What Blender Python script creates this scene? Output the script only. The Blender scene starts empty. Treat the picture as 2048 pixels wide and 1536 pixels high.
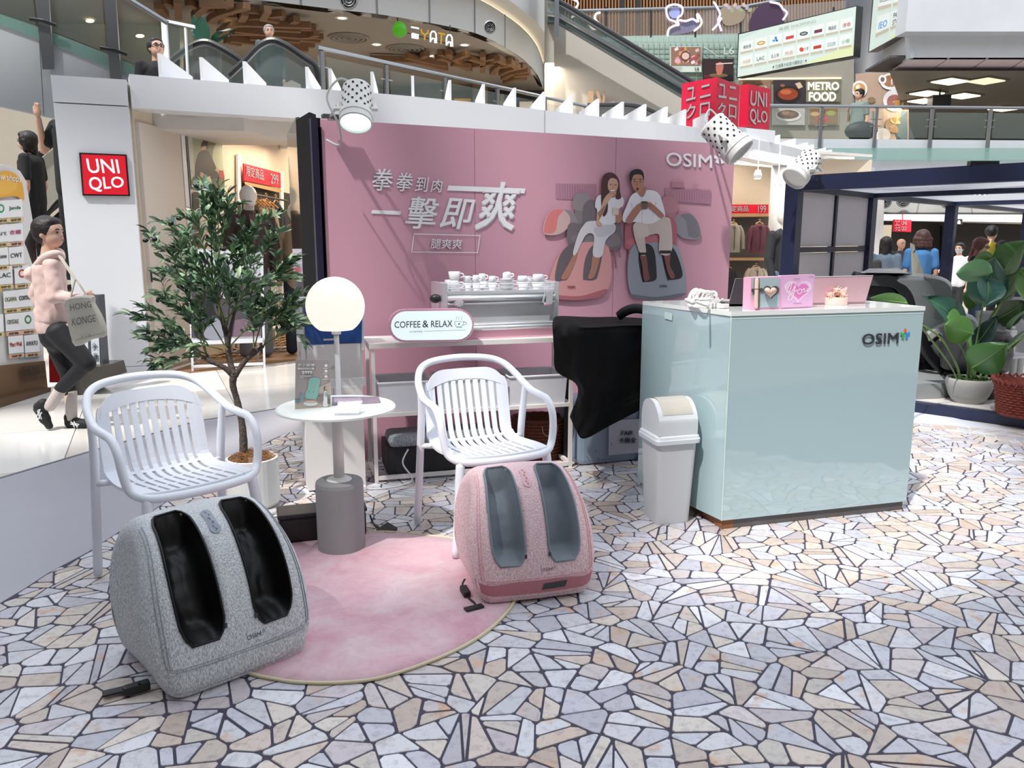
import bpy, bmesh, math, random
from mathutils import Vector, Matrix, noise
from math import sin, cos, pi, radians
SC = bpy.context.scene
COL = SC.collection
R = random.Random(11)
# ---------------------------------------------------------------- camera, sky, sun, exposure
F = 1586.0; PITCH = radians(10.29); CH = 1.42
cd = bpy.data.cameras.new('camera'); cam = bpy.data.objects.new('camera', cd); COL.objects.link(cam)
cam.location = (0, 0, CH); cam.rotation_euler = (pi/2 - PITCH, 0, 0)
cd.sensor_width = 36; cd.lens = F/2048*36; cd.clip_end = 200; cd.clip_start = .05
SC.camera = cam
w = bpy.data.worlds.new('sky'); SC.world = w; w.use_nodes = True
bg = w.node_tree.nodes['Background']; bg.inputs[0].default_value = (.84, .90, 1, 1); bg.inputs[1].default_value = 1.55
SC.view_settings.view_transform = 'Standard'; SC.view_settings.look = 'None'
SC.view_settings.gamma = 1; SC.view_settings.use_curve_mapping = False
SC.view_settings.exposure = 0.2
SUN_DIR = Vector((.46, .66, -1.2)).normalized()
sl = bpy.data.lights.new('sun', 'SUN'); sl.energy = 4.0; sl.angle = radians(1.6); sl.color = (1, .965, .92)
so = bpy.data.objects.new('sun', sl); COL.objects.link(so)
so.rotation_euler = (-SUN_DIR).to_track_quat('Z', 'Y').to_euler(); so.location = (-8, -12, 20)
def area(name, loc, size, power, color=(1, .86, .68), sy=None, rot=(0, 0, 0)):
    l = bpy.data.lights.new(name, 'AREA'); l.energy = power; l.color = color; l.size = size
    if sy: l.shape = 'RECTANGLE'; l.size_y = sy
    o = bpy.data.objects.new(name, l); COL.objects.link(o); o.location = loc; o.rotation_euler = rot
    return o
def ray(px, py):
    x = (px - 1024)/F; y = -(py - 768)/F
    return Vector((x, cos(PITCH) + y*sin(PITCH), -sin(PITCH) + y*cos(PITCH)))
CAM = Vector((0, 0, CH))
def G(px, py, z=0.):
    r = ray(px, py); return CAM + r*((z - CH)/r.z)
def D(px, py, Y):
    r = ray(px, py); return CAM + r*(Y/r.y)
class Plane:
    def __init__(s, p, u, v=(0, 0, 1)):
        s.p = Vector(p); s.u = Vector(u).normalized(); s.v = Vector(v).normalized()
        s.n = s.u.cross(s.v).normalized()
        if s.n.dot(CAM - s.p) < 0: s.n = -s.n
    def hit(s, px, py, off=0.):
        r = ray(px, py); t = (s.p + s.n*off - CAM).dot(s.n)/r.dot(s.n)
        return CAM + r*t
def YP(Y, ang=0.):      # vertical plane at depth Y
    return Plane((0, Y, 0), (cos(radians(ang)), sin(radians(ang)), 0))
def P2(a, b):           # vertical plane through two points
    a = Vector(a); b = Vector(b); return Plane(a, (b.x-a.x, b.y-a.y, 0))
# ---------------------------------------------------------------- materials
def lin(h):
    h = h.lstrip('#'); o = []
    for i in (0, 2, 4):
        c = int(h[i:i+2], 16)/255; o.append(c/12.92 if c <= .04045 else ((c+.055)/1.055)**2.4)
    return o
_M = {}
def M(hexc, rough=.5, metal=0., var=.05, scale=6., emit=0., bump=0., bscale=40., spec=.5, coat=0., name=None, alpha=None, sub=0.):
    key = (hexc, rough, metal, var, scale, emit, bump, bscale, spec, coat, alpha, sub)
    if key in _M: return _M[key]
    m = bpy.data.materials.new(name or 'surface_' + hexc.strip('#')); m.use_nodes = True
    nt = m.node_tree; b = nt.nodes['Principled BSDF']; L = nt.links.new
    c = lin(hexc)
    b.inputs['Roughness'].default_value = rough; b.inputs['Metallic'].default_value = metal
    b.inputs['Specular IOR Level'].default_value = spec; b.inputs['Coat Weight'].default_value = coat
    cb = [v*.25 for v in c] if emit else c
    b.inputs['Base Color'].default_value = (*cb, 1)
    if emit:
        b.inputs['Emission Color'].default_value = (*c, 1); b.inputs['Emission Strength'].default_value = emit
    if sub:
        b.inputs['Subsurface Weight'].default_value = sub; b.inputs['Subsurface Radius'].default_value = (.02, .01, .006)
    if var:
        tc = nt.nodes.new('ShaderNodeTexCoord'); n = nt.nodes.new('ShaderNodeTexNoise'); n.inputs['Scale'].default_value = scale
        n.inputs['Detail'].default_value = 3
        mx = nt.nodes.new('ShaderNodeMix'); mx.data_type = 'RGBA'
        mx.inputs[6].default_value = (*[v*(1-var) for v in c], 1); mx.inputs[7].default_value = (*[min(1, v*(1+var)) for v in c], 1)
        L(tc.outputs['Object'], n.inputs['Vector']); L(n.outputs[0], mx.inputs[0])
        if not emit: L(mx.outputs[2], b.inputs['Base Color'])
        if emit: L(mx.outputs[2], b.inputs['Emission Color'])
    if bump:
        tc2 = nt.nodes.new('ShaderNodeTexCoord'); n2 = nt.nodes.new('ShaderNodeTexNoise'); n2.inputs['Scale'].default_value = bscale
        bp = nt.nodes.new('ShaderNodeBump'); bp.inputs['Strength'].default_value = bump; bp.inputs['Distance'].default_value = .01
        L(tc2.outputs['Object'], n2.inputs['Vector']); L(n2.outputs[0], bp.inputs['Height']); L(bp.outputs[0], b.inputs['Normal'])
    if alpha is not None: b.inputs['Alpha'].default_value = alpha
    _M[key] = m; return m
def glass(hexc='#cfe0dc', clear=.8, rough=.05, name='glass'):
    key = ('g', hexc, clear, rough)
    if key in _M: return _M[key]
    m = bpy.data.materials.new(name); m.use_nodes = True; nt = m.node_tree; nt.nodes.clear(); L = nt.links.new
    o = nt.nodes.new('ShaderNodeOutputMaterial'); t = nt.nodes.new('ShaderNodeBsdfTransparent'); g = nt.nodes.new('ShaderNodeBsdfGlossy')
    d = nt.nodes.new('ShaderNodeBsdfDiffuse'); c = lin(hexc); lw = nt.nodes.new('ShaderNodeLayerWeight'); lw.inputs[0].default_value = .5; pw = nt.nodes.new('ShaderNodeMath'); pw.operation = 'POWER'; pw.inputs[1].default_value = 4; fr = nt.nodes.new('ShaderNodeMath'); fr.operation = 'MULTIPLY_ADD'; fr.inputs[1].default_value = .5; fr.inputs[2].default_value = .04; L(lw.outputs['Facing'], pw.inputs[0]); L(pw.outputs[0], fr.inputs[0])
    t.inputs[0].default_value = (1, 1, 1, 1)
    d.inputs[0].default_value = (*c, 1); g.inputs['Roughness'].default_value = rough; g.inputs[0].default_value = (.9, .95, .95, 1)
    m1 = nt.nodes.new('ShaderNodeMixShader'); m1.inputs[0].default_value = 1-clear; L(t.outputs[0], m1.inputs[1]); L(d.outputs[0], m1.inputs[2])
    m2 = nt.nodes.new('ShaderNodeMixShader'); L(fr.outputs[0], m2.inputs[0]); L(m1.outputs[0], m2.inputs[1]); L(g.outputs[0], m2.inputs[2])
    L(m2.outputs[0], o.inputs[0]); _M[key] = m; return m
def melange(a, b, scale=260., name='melange_fabric'):
    m = bpy.data.materials.new(name); m.use_nodes = True; nt = m.node_tree; L = nt.links.new; bs = nt.nodes['Principled BSDF']
    bs.inputs['Roughness'].default_value = .9; bs.inputs['Specular IOR Level'].default_value = .15
    tc = nt.nodes.new('ShaderNodeTexCoord'); mp = nt.nodes.new('ShaderNodeMapping'); mp.inputs['Scale'].default_value = (1, 1, .35)
    n = nt.nodes.new('ShaderNodeTexNoise'); n.inputs['Scale'].default_value = scale; n.inputs['Detail'].default_value = 2
    cr = nt.nodes.new('ShaderNodeValToRGB'); cr.color_ramp.elements[0].position = .35; cr.color_ramp.elements[1].position = .62
    cr.color_ramp.elements[0].color = (*lin(a), 1); cr.color_ramp.elements[1].color = (*lin(b), 1)
    bp = nt.nodes.new('ShaderNodeBump'); bp.inputs['Strength'].default_value = .25; bp.inputs['Distance'].default_value = .002
    L(tc.outputs['Object'], mp.inputs[0]); L(mp.outputs[0], n.inputs['Vector']); L(n.outputs[0], cr.inputs[0]); L(cr.outputs[0], bs.inputs['Base Color'])
    L(n.outputs[0], bp.inputs['Height']); L(bp.outputs[0], bs.inputs['Normal']); return m
# ---------------------------------------------------------------- object helpers
_PM = {}
def tagp(o, label=None, cat=None, group=None, kind=None):
    if label: o['label'] = label
    if cat: o['category'] = cat
    if group: o['group'] = group
    if kind: o['kind'] = kind
    return o
def thing(name, label, cat, loc=(0, 0, 0), rz=0., group=None):
    o = bpy.data.objects.new(name, None); COL.objects.link(o); o.location = loc; o.rotation_euler = (0, 0, rz)
    o.empty_display_size = .1
    _PM[o] = Matrix.Translation(loc) @ Matrix.Rotation(rz, 4, 'Z'); return tagp(o, label, cat, group)
def link_mesh(name, me, parent=None, world=True, label=None, kind=None, loc=None):
    o = bpy.data.objects.new(name, me); COL.objects.link(o)
    if loc is not None: o.location = loc
    if parent is not None:
        o.parent = parent
        if world:
            pm = _PM[parent]; o.matrix_parent_inverse = pm.inverted()
            _PM[o] = Matrix.Translation(loc) if loc is not None else Matrix.Identity(4)
        else:
            if parent.type == 'MESH': o.matrix_parent_inverse = Matrix.Translation(-parent.location)
            _PM[o] = Matrix.Identity(4)
    else: _PM[o] = Matrix.Translation(loc) if loc is not None else Matrix.Identity(4)
    if label: o['label'] = label
    if kind: o['kind'] = kind
    return o
def obj(name, bm, mat, parent=None, world=True, smooth=False, label=None, kind=None):
    """links the bmesh as one object with its origin at the bottom centre of its own bounds"""
    if smooth:
        for f in bm.faces: f.smooth = True
    me = bpy.data.meshes.new(name)
    loc = Vector((0, 0, 0))
    if bm.verts:
        xs = [v.co.x for v in bm.verts]; ys = [v.co.y for v in bm.verts]; zs = [v.co.z for v in bm.verts]
        loc = Vector(((min(xs)+max(xs))/2, (min(ys)+max(ys))/2, min(zs)))
        for v in bm.verts: v.co -= loc
    bm.to_mesh(me); bm.free()
    for m in (mat if isinstance(mat, (list, tuple)) else [mat]): me.materials.append(m)
    return link_mesh(name, me, parent, world, label, kind, loc)
def solo(name, bm, mat, label, cat, group=None, smooth=False, kind=None):
    return tagp(obj(name, bm, mat, smooth=smooth), label, cat, group, kind)
def struct(name, bm, mat, label=None, smooth=False):
    return tagp(obj(name, bm, mat, smooth=smooth), label, None, None, 'structure')
def copy_tree(o, parent=None, name=None):
    c = o.copy(); COL.objects.link(c)
    if parent is not None: c.parent = parent
    for ch in list(o.children): copy_tree(ch, c)
    return c
B = bmesh.new
def xf(bm, vs, Mx):
    if Mx is not None:
        for v in vs: v.co = Mx @ v.co
def box(bm, c, s, rot=None, bev=0., mi=0):
    r = bmesh.ops.create_cube(bm, size=1.); vs = r['verts']
    for v in vs: v.co = Vector((v.co.x*s[0], v.co.y*s[1], v.co.z*s[2]))
    fs = {f for v in vs for f in v.link_faces}
    if bev:
        es = list({e for v in vs for e in v.link_edges})
        q = bmesh.ops.bevel(bm, geom=es, offset=bev, segments=2, affect='EDGES', profile=.6)
        vs = list({v for f in q['faces'] for v in f.verts} | {v for v in vs if v.is_valid})
        fs = {f for v in vs for f in v.link_faces}
    for f in fs: f.material_index = mi
    T = Matrix.Translation(c)
    if rot is not None: T = T @ (rot if isinstance(rot, Matrix) else Matrix.Rotation(rot, 4, 'Z'))
    xf(bm, vs, T); return vs
def prism(bm, pts, off, mi=0):
    """polygon pts extruded by vector off"""
    off = Vector(off); a = [bm.verts.new(Vector(p)) for p in pts]; b = [bm.verts.new(Vector(p)+off) for p in pts]
    fs = [bm.faces.new(a), bm.faces.new(b[::-1])]
    n = len(a)
    for i in range(n): fs.append(bm.faces.new((a[i], b[i], b[(i+1) % n], a[(i+1) % n])))
    for f in fs: f.material_index = mi
    return a+b
def poly(bm, pts, mi=0):
    f = bm.faces.new([bm.verts.new(Vector(p)) for p in pts]); f.material_index = mi; return f
def frames(pts, closed=False):
    n = len(pts); T = []
    for i in range(n):
        a = pts[(i-1) % n] if (closed or i > 0) else pts[0]; b = pts[(i+1) % n] if (closed or i < n-1) else pts[-1]
        t = (b-a); T.append(t.normalized() if t.length > 1e-9 else Vector((0, 0, 1)))
    ref = Vector((0, 0, 1)) if abs(T[0].z) < .9 else Vector((1, 0, 0))
    N = [(ref - T[0]*ref.dot(T[0])).normalized()]
    for i in range(1, n):
        v = N[-1] - T[i]*N[-1].dot(T[i])
        N.append(v.normalized() if v.length > 1e-6 else N[-1])
    return T, N
def tube(bm, pts, r, n=8, closed=False, flat=1.):
    pts = [Vector(p) for p in pts]; T, N = frames(pts, closed); rings = []
    for i, p in enumerate(pts):
        rr = r[i] if isinstance(r, (list, tuple)) else r; bn = T[i].cross(N[i])
        rings.append([bm.verts.new(p + N[i]*cos(2*pi*k/n)*rr + bn*sin(2*pi*k/n)*rr*flat) for k in range(n)])
    m = len(rings)
    for i in range(m if closed else m-1):
        a, b = rings[i], rings[(i+1) % m]
        for k in range(n): bm.faces.new((a[k], a[(k+1) % n], b[(k+1) % n], b[k]))
    if not closed:
        bm.faces.new(rings[0][::-1]); bm.faces.new(rings[-1])
def spline(pts, n=6, closed=False):
    pts = [Vector(p) for p in pts]; out = []; m = len(pts)
    for i in range(m if closed else m-1):
        g = (lambda j: pts[j % m]) if closed else (lambda j: pts[max(0, min(m-1, j))])
        p0, p1, p2, p3 = g(i-1), g(i), g(i+1), g(i+2)
        for k in range(n):
            t = k/n
            out.append(.5*((2*p1)+(p2-p0)*t+(2*p0-5*p1+4*p2-p3)*t*t+(3*p1-p0-3*p2+p3)*t**3))
    if not closed: out.append(pts[-1])
    return out
def lathe(bm, prof, n=24, c=(0, 0, 0), Mx=None, cap=True):
    c = Vector(c); rings = []; allv = []
    for r, z in prof:
        if r < 1e-5: rings.append([bm.verts.new((0, 0, z))])
        else: rings.append([bm.verts.new((r*cos(2*pi*k/n), r*sin(2*pi*k/n), z)) for k in range(n)])
        allv += rings[-1]
    for a, b in zip(rings, rings[1:]):
        if len(a) == 1 and len(b) == 1: continue
        for k in range(n):
            if len(a) == 1: bm.faces.new((a[0], b[k], b[(k+1) % n]))
            elif len(b) == 1: bm.faces.new((a[k], b[0], a[(k+1) % n]))
            else: bm.faces.new((a[k], b[k], b[(k+1) % n], a[(k+1) % n]))
    if cap:
        if len(rings[0]) > 1: bm.faces.new(rings[0])
        if len(rings[-1]) > 1: bm.faces.new(rings[-1][::-1])
    T = Matrix.Translation(c)
    if Mx is not None: T = T @ Mx
    xf(bm, allv, T); return allv
def ball(bm, c, r, s=(1, 1, 1), Mx=None, sub=2):
    q = bmesh.ops.create_icosphere(bm, subdivisions=sub, radius=r)['verts']
    for v in q: v.co = Vector((v.co.x*s[0], v.co.y*s[1], v.co.z*s[2]))
    T = Matrix.Translation(c)
    if Mx is not None: T = T @ Mx
    xf(bm, q, T); return q
def caps(bm, a, ra, b, rb, n=14):
    """tapered capsule with round ends"""
    a = Vector(a); b = Vector(b); d = b-a; L = d.length
    if L < 1e-6: ball(bm, a, ra); return
    q = d.to_track_quat('Z', 'Y').to_matrix().to_4x4(); prof = []
    for i in range(5): t = -pi/2 + i*pi/10; prof.append((max(0, ra*cos(t)) if i else 0, ra*sin(t)))
    for i in range(6): t = i*pi/10; prof.append((rb*cos(t) if i < 5 else 0, L+rb*sin(t)))
    lathe(bm, prof, n, a, q, cap=False)
DG = None
def remesh(bm, voxel, smooth=2):
    """union of the closed shells in bm as one continuous skin"""
    me = bpy.data.meshes.new('t'); bm.to_mesh(me); bm.free(); o = bpy.data.objects.new('t', me); COL.objects.link(o)
    md = o.modifiers.new('r', 'REMESH'); md.mode = 'VOXEL'; md.voxel_size = voxel; md.use_smooth_shade = True
    if smooth: s = o.modifiers.new('s', 'SMOOTH'); s.iterations = smooth; s.factor = .5
    dg = bpy.context.evaluated_depsgraph_get(); e = o.evaluated_get(dg); m2 = bpy.data.meshes.new_from_object(e)
    out = bmesh.new(); out.from_mesh(m2); bpy.data.objects.remove(o); bpy.data.meshes.remove(me); bpy.data.meshes.remove(m2)
    return out
def boolean(bm_a, bm_b):
    ms = []
    for b in (bm_a, bm_b):
        me = bpy.data.meshes.new('t'); bmesh.ops.recalc_face_normals(b, faces=b.faces); b.to_mesh(me); b.free()
        o = bpy.data.objects.new('t', me); COL.objects.link(o); ms.append(o)
    md = ms[0].modifiers.new('b', 'BOOLEAN'); md.object = ms[1]; md.operation = 'DIFFERENCE'; md.solver = 'EXACT'
    dg = bpy.context.evaluated_depsgraph_get(); m2 = bpy.data.meshes.new_from_object(ms[0].evaluated_get(dg))
    out = bmesh.new(); out.from_mesh(m2)
    for o in ms: bpy.data.objects.remove(o)
    return out
# ---------------------------------------------------------------- lettering and flat print
_T = {}
def text_geo(s, bold=0., shear=0.):
    k = (s, bold, shear)
    if k not in _T:
        cu = bpy.data.curves.new('t', 'FONT'); cu.body = s; cu.offset = bold; cu.shear = shear; cu.resolution_u = 3
        o = bpy.data.objects.new('t', cu); me = o.to_mesh()
        vs = [tuple(v.co) for v in me.vertices]; fs = [tuple(p.vertices) for p in me.polygons]
        o.to_mesh_clear(); bpy.data.objects.remove(o)
        x0 = min(v[0] for v in vs); x1 = max(v[0] for v in vs); y0 = min(v[1] for v in vs); y1 = max(v[1] for v in vs)
        _T[k] = ([((v[0]-x0)/(x1-x0+1e-9), (v[1]-y0)/(y1-y0+1e-9)) for v in vs], fs)
    return _T[k]
def put_text(bm, s, fn, bold=0., shear=0.):
    if bold > 0:
        n = max(1, max(len(x) for x in s.split('\n'))); e = bold*.55
        for k, (dx, dy) in enumerate(((-1, -1), (1, -1), (-1, 1), (1, 1), (0, 0))):
            n0 = len(bm.verts); _put(bm, s, (lambda u, v: fn((u*(1-2*e/n)+e/n)+dx*e/n, (v*(1-2*e)+e)+dy*e)), shear); bm.verts.ensure_lookup_table()
            for v in bm.verts[n0:]: v.co += (CAM-v.co)*(.00025*k)
    else: _put(bm, s, fn, shear)
def _put(bm, s, fn, shear=0.):
    """fn maps (u,v) in the unit square to a point"""
    vs, fs = text_geo(s, 0., shear); V = [bm.verts.new(fn(u, v)) for u, v in vs]
    for f in fs:
        try: bm.faces.new([V[i] for i in f])
        except ValueError: pass
def quadfn(surf, q, off=.003):
    bl, br, tr, tl = [Vector((a, b)) for a, b in q]
    def fn(u, v):
        p = bl.lerp(br, u).lerp(tl.lerp(tr, u), v); return surf.hit(p.x, p.y, off)
    return fn
def rq(x0, y0, x1, y1): return [(x0, y1), (x1, y1), (x1, y0), (x0, y0)]
def text_px(s, q, surf, mat, parent, off=.003, bold=0., shear=0., name='lettering', label=None):
    bm = B(); put_text(bm, s, quadfn(surf, q, off), bold, shear); return obj(name, bm, mat, parent, label=label)
class Art:
    """flat print: polygons of each colour drawn on one plane, collected into one printed object"""
    def __init__(s, surf, parent, name='printed_picture', off=.002, rough=.5, emit=0.):
        s.surf, s.parent, s.name, s.off, s.mats, s.bm, s.rough, s.emit, s.k = surf, parent, name, off, [], B(), rough, emit, 0
    def mi(s, col):
        m = M(col, rough=s.rough, var=.03, emit=s.emit)
        if m not in s.mats: s.mats.append(m)
        return s.mats.index(m)
    def step(s): s.k += 1; return s.off + s.k*.00025
    def poly(s, pts, col):
        o = s.step(); poly(s.bm, [s.surf.hit(x, y, o) for x, y in pts], s.mi(col)); return s
    def blob(s, pts, col, n=5):
        return s.poly([(p.x, p.y) for p in spline([(x, y, 0) for x, y in pts], n, True)], col)
    def ell(s, cx, cy, rx, ry, col, n=18, rot=0.):
        return s.poly([(cx+rx*cos(2*pi*i/n)*cos(rot)-ry*sin(2*pi*i/n)*sin(rot), cy+rx*cos(2*pi*i/n)*sin(rot)+ry*sin(2*pi*i/n)*cos(rot)) for i in range(n)], col)
    def line(s, pts, wd, col):
        pts = [Vector(p) for p in pts]; o = s.step(); m = s.mi(col)
        for a, b in zip(pts, pts[1:]):
            d = (b-a); 
            if d.length < 1e-6: continue
            d = d.normalized()*wd/2; nn = Vector((-d.y, d.x))
            poly(s.bm, [s.surf.hit(*(q), o) for q in (a+nn-d*.4, b+nn+d*.4, b-nn+d*.4, a-nn-d*.4)], m)
        return s
    def text(s, t, q, col, bold=0., shear=0.):
        bm = s.bm; n0 = len(bm.faces); put_text(bm, t, quadfn(s.surf, q, s.step()), bold, shear); bm.faces.ensure_lookup_table()
        m = s.mi(col)
        for f in bm.faces[n0:]: f.material_index = m
        return s
    def done(s, label=None): return obj(s.name, s.bm, s.mats, s.parent, label=label)
def slab(bm, surf, pts, th, off=0., mi=0):
    """solid panel: outline in photo pixels on a plane, given real thickness away from the viewer"""
    return prism(bm, [surf.hit(x, y, off) for x, y in pts], -surf.n*th, mi)
def skin(b, rows, close=True, caps_=False):
    for a, c in zip(rows, rows[1:]):
        n = len(a)
        for j in range(n if close else n-1): b.faces.new((a[j], a[(j+1) % n], c[(j+1) % n], c[j]))
    if caps_: b.faces.new(rows[0][::-1]); b.faces.new(rows[-1])
def translucent(hexc, k=.5):
    m = bpy.data.materials.new('translucent_sheet'); m.use_nodes = True; nt = m.node_tree; nt.nodes.clear(); L = nt.links.new; c = (*lin(hexc), 1)
    o = nt.nodes.new('ShaderNodeOutputMaterial'); d = nt.nodes.new('ShaderNodeBsdfDiffuse'); t = nt.nodes.new('ShaderNodeBsdfTranslucent'); x = nt.nodes.new('ShaderNodeMixShader'); x.inputs[0].default_value = k
    d.inputs[0].default_value = c; t.inputs[0].default_value = c; L(d.outputs[0], x.inputs[1]); L(t.outputs[0], x.inputs[2]); L(x.outputs[0], o.inputs[0]); return m
WHITE = M('#e8eaee', .45)

# ================================================================ SETTING: floors
def clip(pl, a, n):
    """keep the part of polygon pl (2D) where (p-a).n >= 0"""
    out = []
    for i in range(len(pl)):
        p, q = pl[i], pl[(i+1) % len(pl)]; dp = (p-a).dot(n); dq = (q-a).dot(n)
        if dp >= 0: out.append(p)
        if (dp >= 0) != (dq >= 0): out.append(p + (q-p)*(dp/(dp-dq)))
    return out
def parea(p): return .5*sum(p[i].x*p[(i+1) % len(p)].y - p[(i+1) % len(p)].x*p[i].y for i in range(len(p)))
def inset(pl, d):
    if parea(pl) < 0: pl = pl[::-1]
    out = list(pl)
    for i in range(len(pl)):
        p, q = pl[i], pl[(i+1) % len(pl)]; e = (q-p)
        if e.length < 1e-5: continue
        e = e.normalized(); n = Vector((-e.y, e.x)); out = clip(out, p + n*d, n)
        if len(out) < 3: return []
    return out
V2 = lambda x, y: Vector((x, y))
outline = [V2(*G(x, y)[:2]) for x, y in [(0, 1208), (47, 1180), (97, 1147), (175, 1106), (222, 1075), (400, 962), (540, 882), (572, 867), (612, 862)]]
outline = [V2(-3.1, 1.2)] + outline + [V2(1.9, 6.95), G(1823, 845).xy, V2(6.2, 4.6), V2(6.2, 1.2)]
pm = M('#d8d4cf', .16, var=.05, scale=1.2)
fl_ = struct('floor', (lambda b: (poly(b, [(-30, -16, -.012), (34, -16, -.012), (34, 45, -.012), (-30, 45, -.012)]), b)[1])(B()), M('#8b8782', .5), 'polished pale stone floor of the mall hall')
a24 = radians(24.4); ux = Vector((cos(a24), sin(a24))); uy = Vector((-sin(a24), cos(a24)))
tmats = [M('#dedad4', .14, var=.05, scale=1.5), M('#d3cec6', .16, var=.06, scale=1.7), M('#e6e4e0', .12, var=.04, scale=1.3)]
for i in range(-11, 16):
    for j in range(0, 16):
        c = ux*(i*1.2) + uy*(j*1.2 + 2.6)
        if c.y < 3.2 or c.y > 16 or c.x < -11 or c.x > 11: continue
        b = B(); q = [c + ux*sx*.597 + uy*sy*.597 for sx, sy in ((-1, -1), (1, -1), (1, 1), (-1, 1))]
        prism(b, [(v.x, v.y, -.010) for v in q], (0, 0, .009)); obj('tile', b, R.choice(tmats), fl_)
# grey vinyl strip
gm = thing('grey_floor_mat', 'plain grey vinyl floor mat left of the stone-patterned mat', 'floor mat', G(150, 1000))
b = B(); pts = [G(x, y) for x, y in [(-700, 1160), (0, 956), (187, 901), (394, 842), (600, 810)]] + [Vector((-.9, 7.2, 0))] + [Vector((o.x+.05, o.y, 0)) for o in outline[9:0:-1]] + [Vector((-3.2, 1.2, 0)), Vector((-5.5, 1.2, 0))]
prism(b, pts, (0, 0, .0015)); obj('mat_sheet', b, M('#a3a3ac', .42, var=.05, scale=2), gm)
b = B(); ln = [G(x, y, .002) for x, y in [(-700, 1160), (0, 956), (187, 901), (394, 842), (600, 810)]]
for p, q in zip(ln, ln[1:]):
    d = (q-p).normalized(); n = Vector((-d.y, d.x, 0)); prism(b, [p-n*.012, q-n*.012, q+n*.012, p+n*.012], (0, 0, .002))
obj('edge_strip', b, M('#6b6d70', .4), gm)
# stone mat
sm = thing('stone_mat', 'crazy-paving stone floor mat under the chairs, counter and shelf', 'floor mat', (0, 3, 0))
b = B(); prism(b, [(p.x, p.y, .0005) for p in outline], (0, 0, .003)); obj('joint_bed', b, M('#3a3647', .75, var=.25, scale=60), sm)
def stone_mat():
    m = bpy.data.materials.new('stone_face'); m.use_nodes = True; nt = m.node_tree; L = nt.links.new; bs = nt.nodes['Principled BSDF']
    bs.inputs['Roughness'].default_value = .42; bs.inputs['Specular IOR Level'].default_value = .35
    at = nt.nodes.new('ShaderNodeAttribute'); at.attribute_name = 'tint'; ge = nt.nodes.new('ShaderNodeNewGeometry')
    def noi(s, d=4, ro=.6):
        n = nt.nodes.new('ShaderNodeTexNoise'); n.inputs['Scale'].default_value = s; n.inputs['Detail'].default_value = d; n.inputs['Roughness'].default_value = ro
        L(ge.outputs['Position'], n.inputs['Vector']); return n
    def ramp(src, p0, c0, p1, c1):
        r = nt.nodes.new('ShaderNodeValToRGB'); e = r.color_ramp.elements; e[0].position = p0; e[1].position = p1; e[0].color = c0; e[1].color = c1; L(src, r.inputs[0]); return r
    def mixn(f, a, bb, mode='MIX'):
        x = nt.nodes.new('ShaderNodeMix'); x.data_type = 'RGBA'; x.blend_type = mode
        if isinstance(f, (int, float)): x.inputs[0].default_value = f
        else: L(f, x.inputs[0])
        L(a, x.inputs[6]) if not isinstance(a, tuple) else setattr(x.inputs[6], 'default_value', a)
        L(bb, x.inputs[7]) if not isinstance(bb, tuple) else setattr(x.inputs[7], 'default_value', bb)
        return x.outputs[2]
    K = (0, 0, 0, 1); W = (1, 1, 1, 1)
    st = ramp(noi(11, 3).outputs[0], .54, K, .68, W); mu = nt.nodes.new('ShaderNodeMath'); mu.operation = 'MULTIPLY'; L(st.outputs[0], mu.inputs[0]); L(at.outputs['Alpha'], mu.inputs[1])
    c = mixn(mu.outputs[0], at.outputs['Color'], (*lin('#cba587'), 1))
    c = mixn(ramp(noi(34, 5, .7).outputs[0], .36, W, .50, K).outputs[0], c, mixn(.32, c, (*lin('#6a6570'), 1)))
    c = mixn(ramp(noi(170, 3, .8).outputs[0], .30, W, .42, K).outputs[0], c, mixn(.35, c, (*lin('#4c4853'), 1)))
    L(c, bs.inputs['Base Color'])
    n = noi(120, 4); bp = nt.nodes.new('ShaderNodeBump'); bp.inputs['Strength'].default_value = .12; bp.inputs['Distance'].default_value = .003
    L(n.outputs[0], bp.inputs['Height']); L(bp.outputs[0], bs.inputs['Normal']); return m
STN = stone_mat()
TINTS = ['#d2d3da', '#c9cad3', '#dcdbe0', '#c6c5cf', '#cfc5c4', '#d8cdc3', '#c5bcc0', '#d4ccc4', '#c4c1ca', '#d0c3b8', '#c9b8ac', '#cdbfb6', '#e0e0e5', '#ccc9ce', '#d6d6dc', '#c9c9d1']
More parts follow.
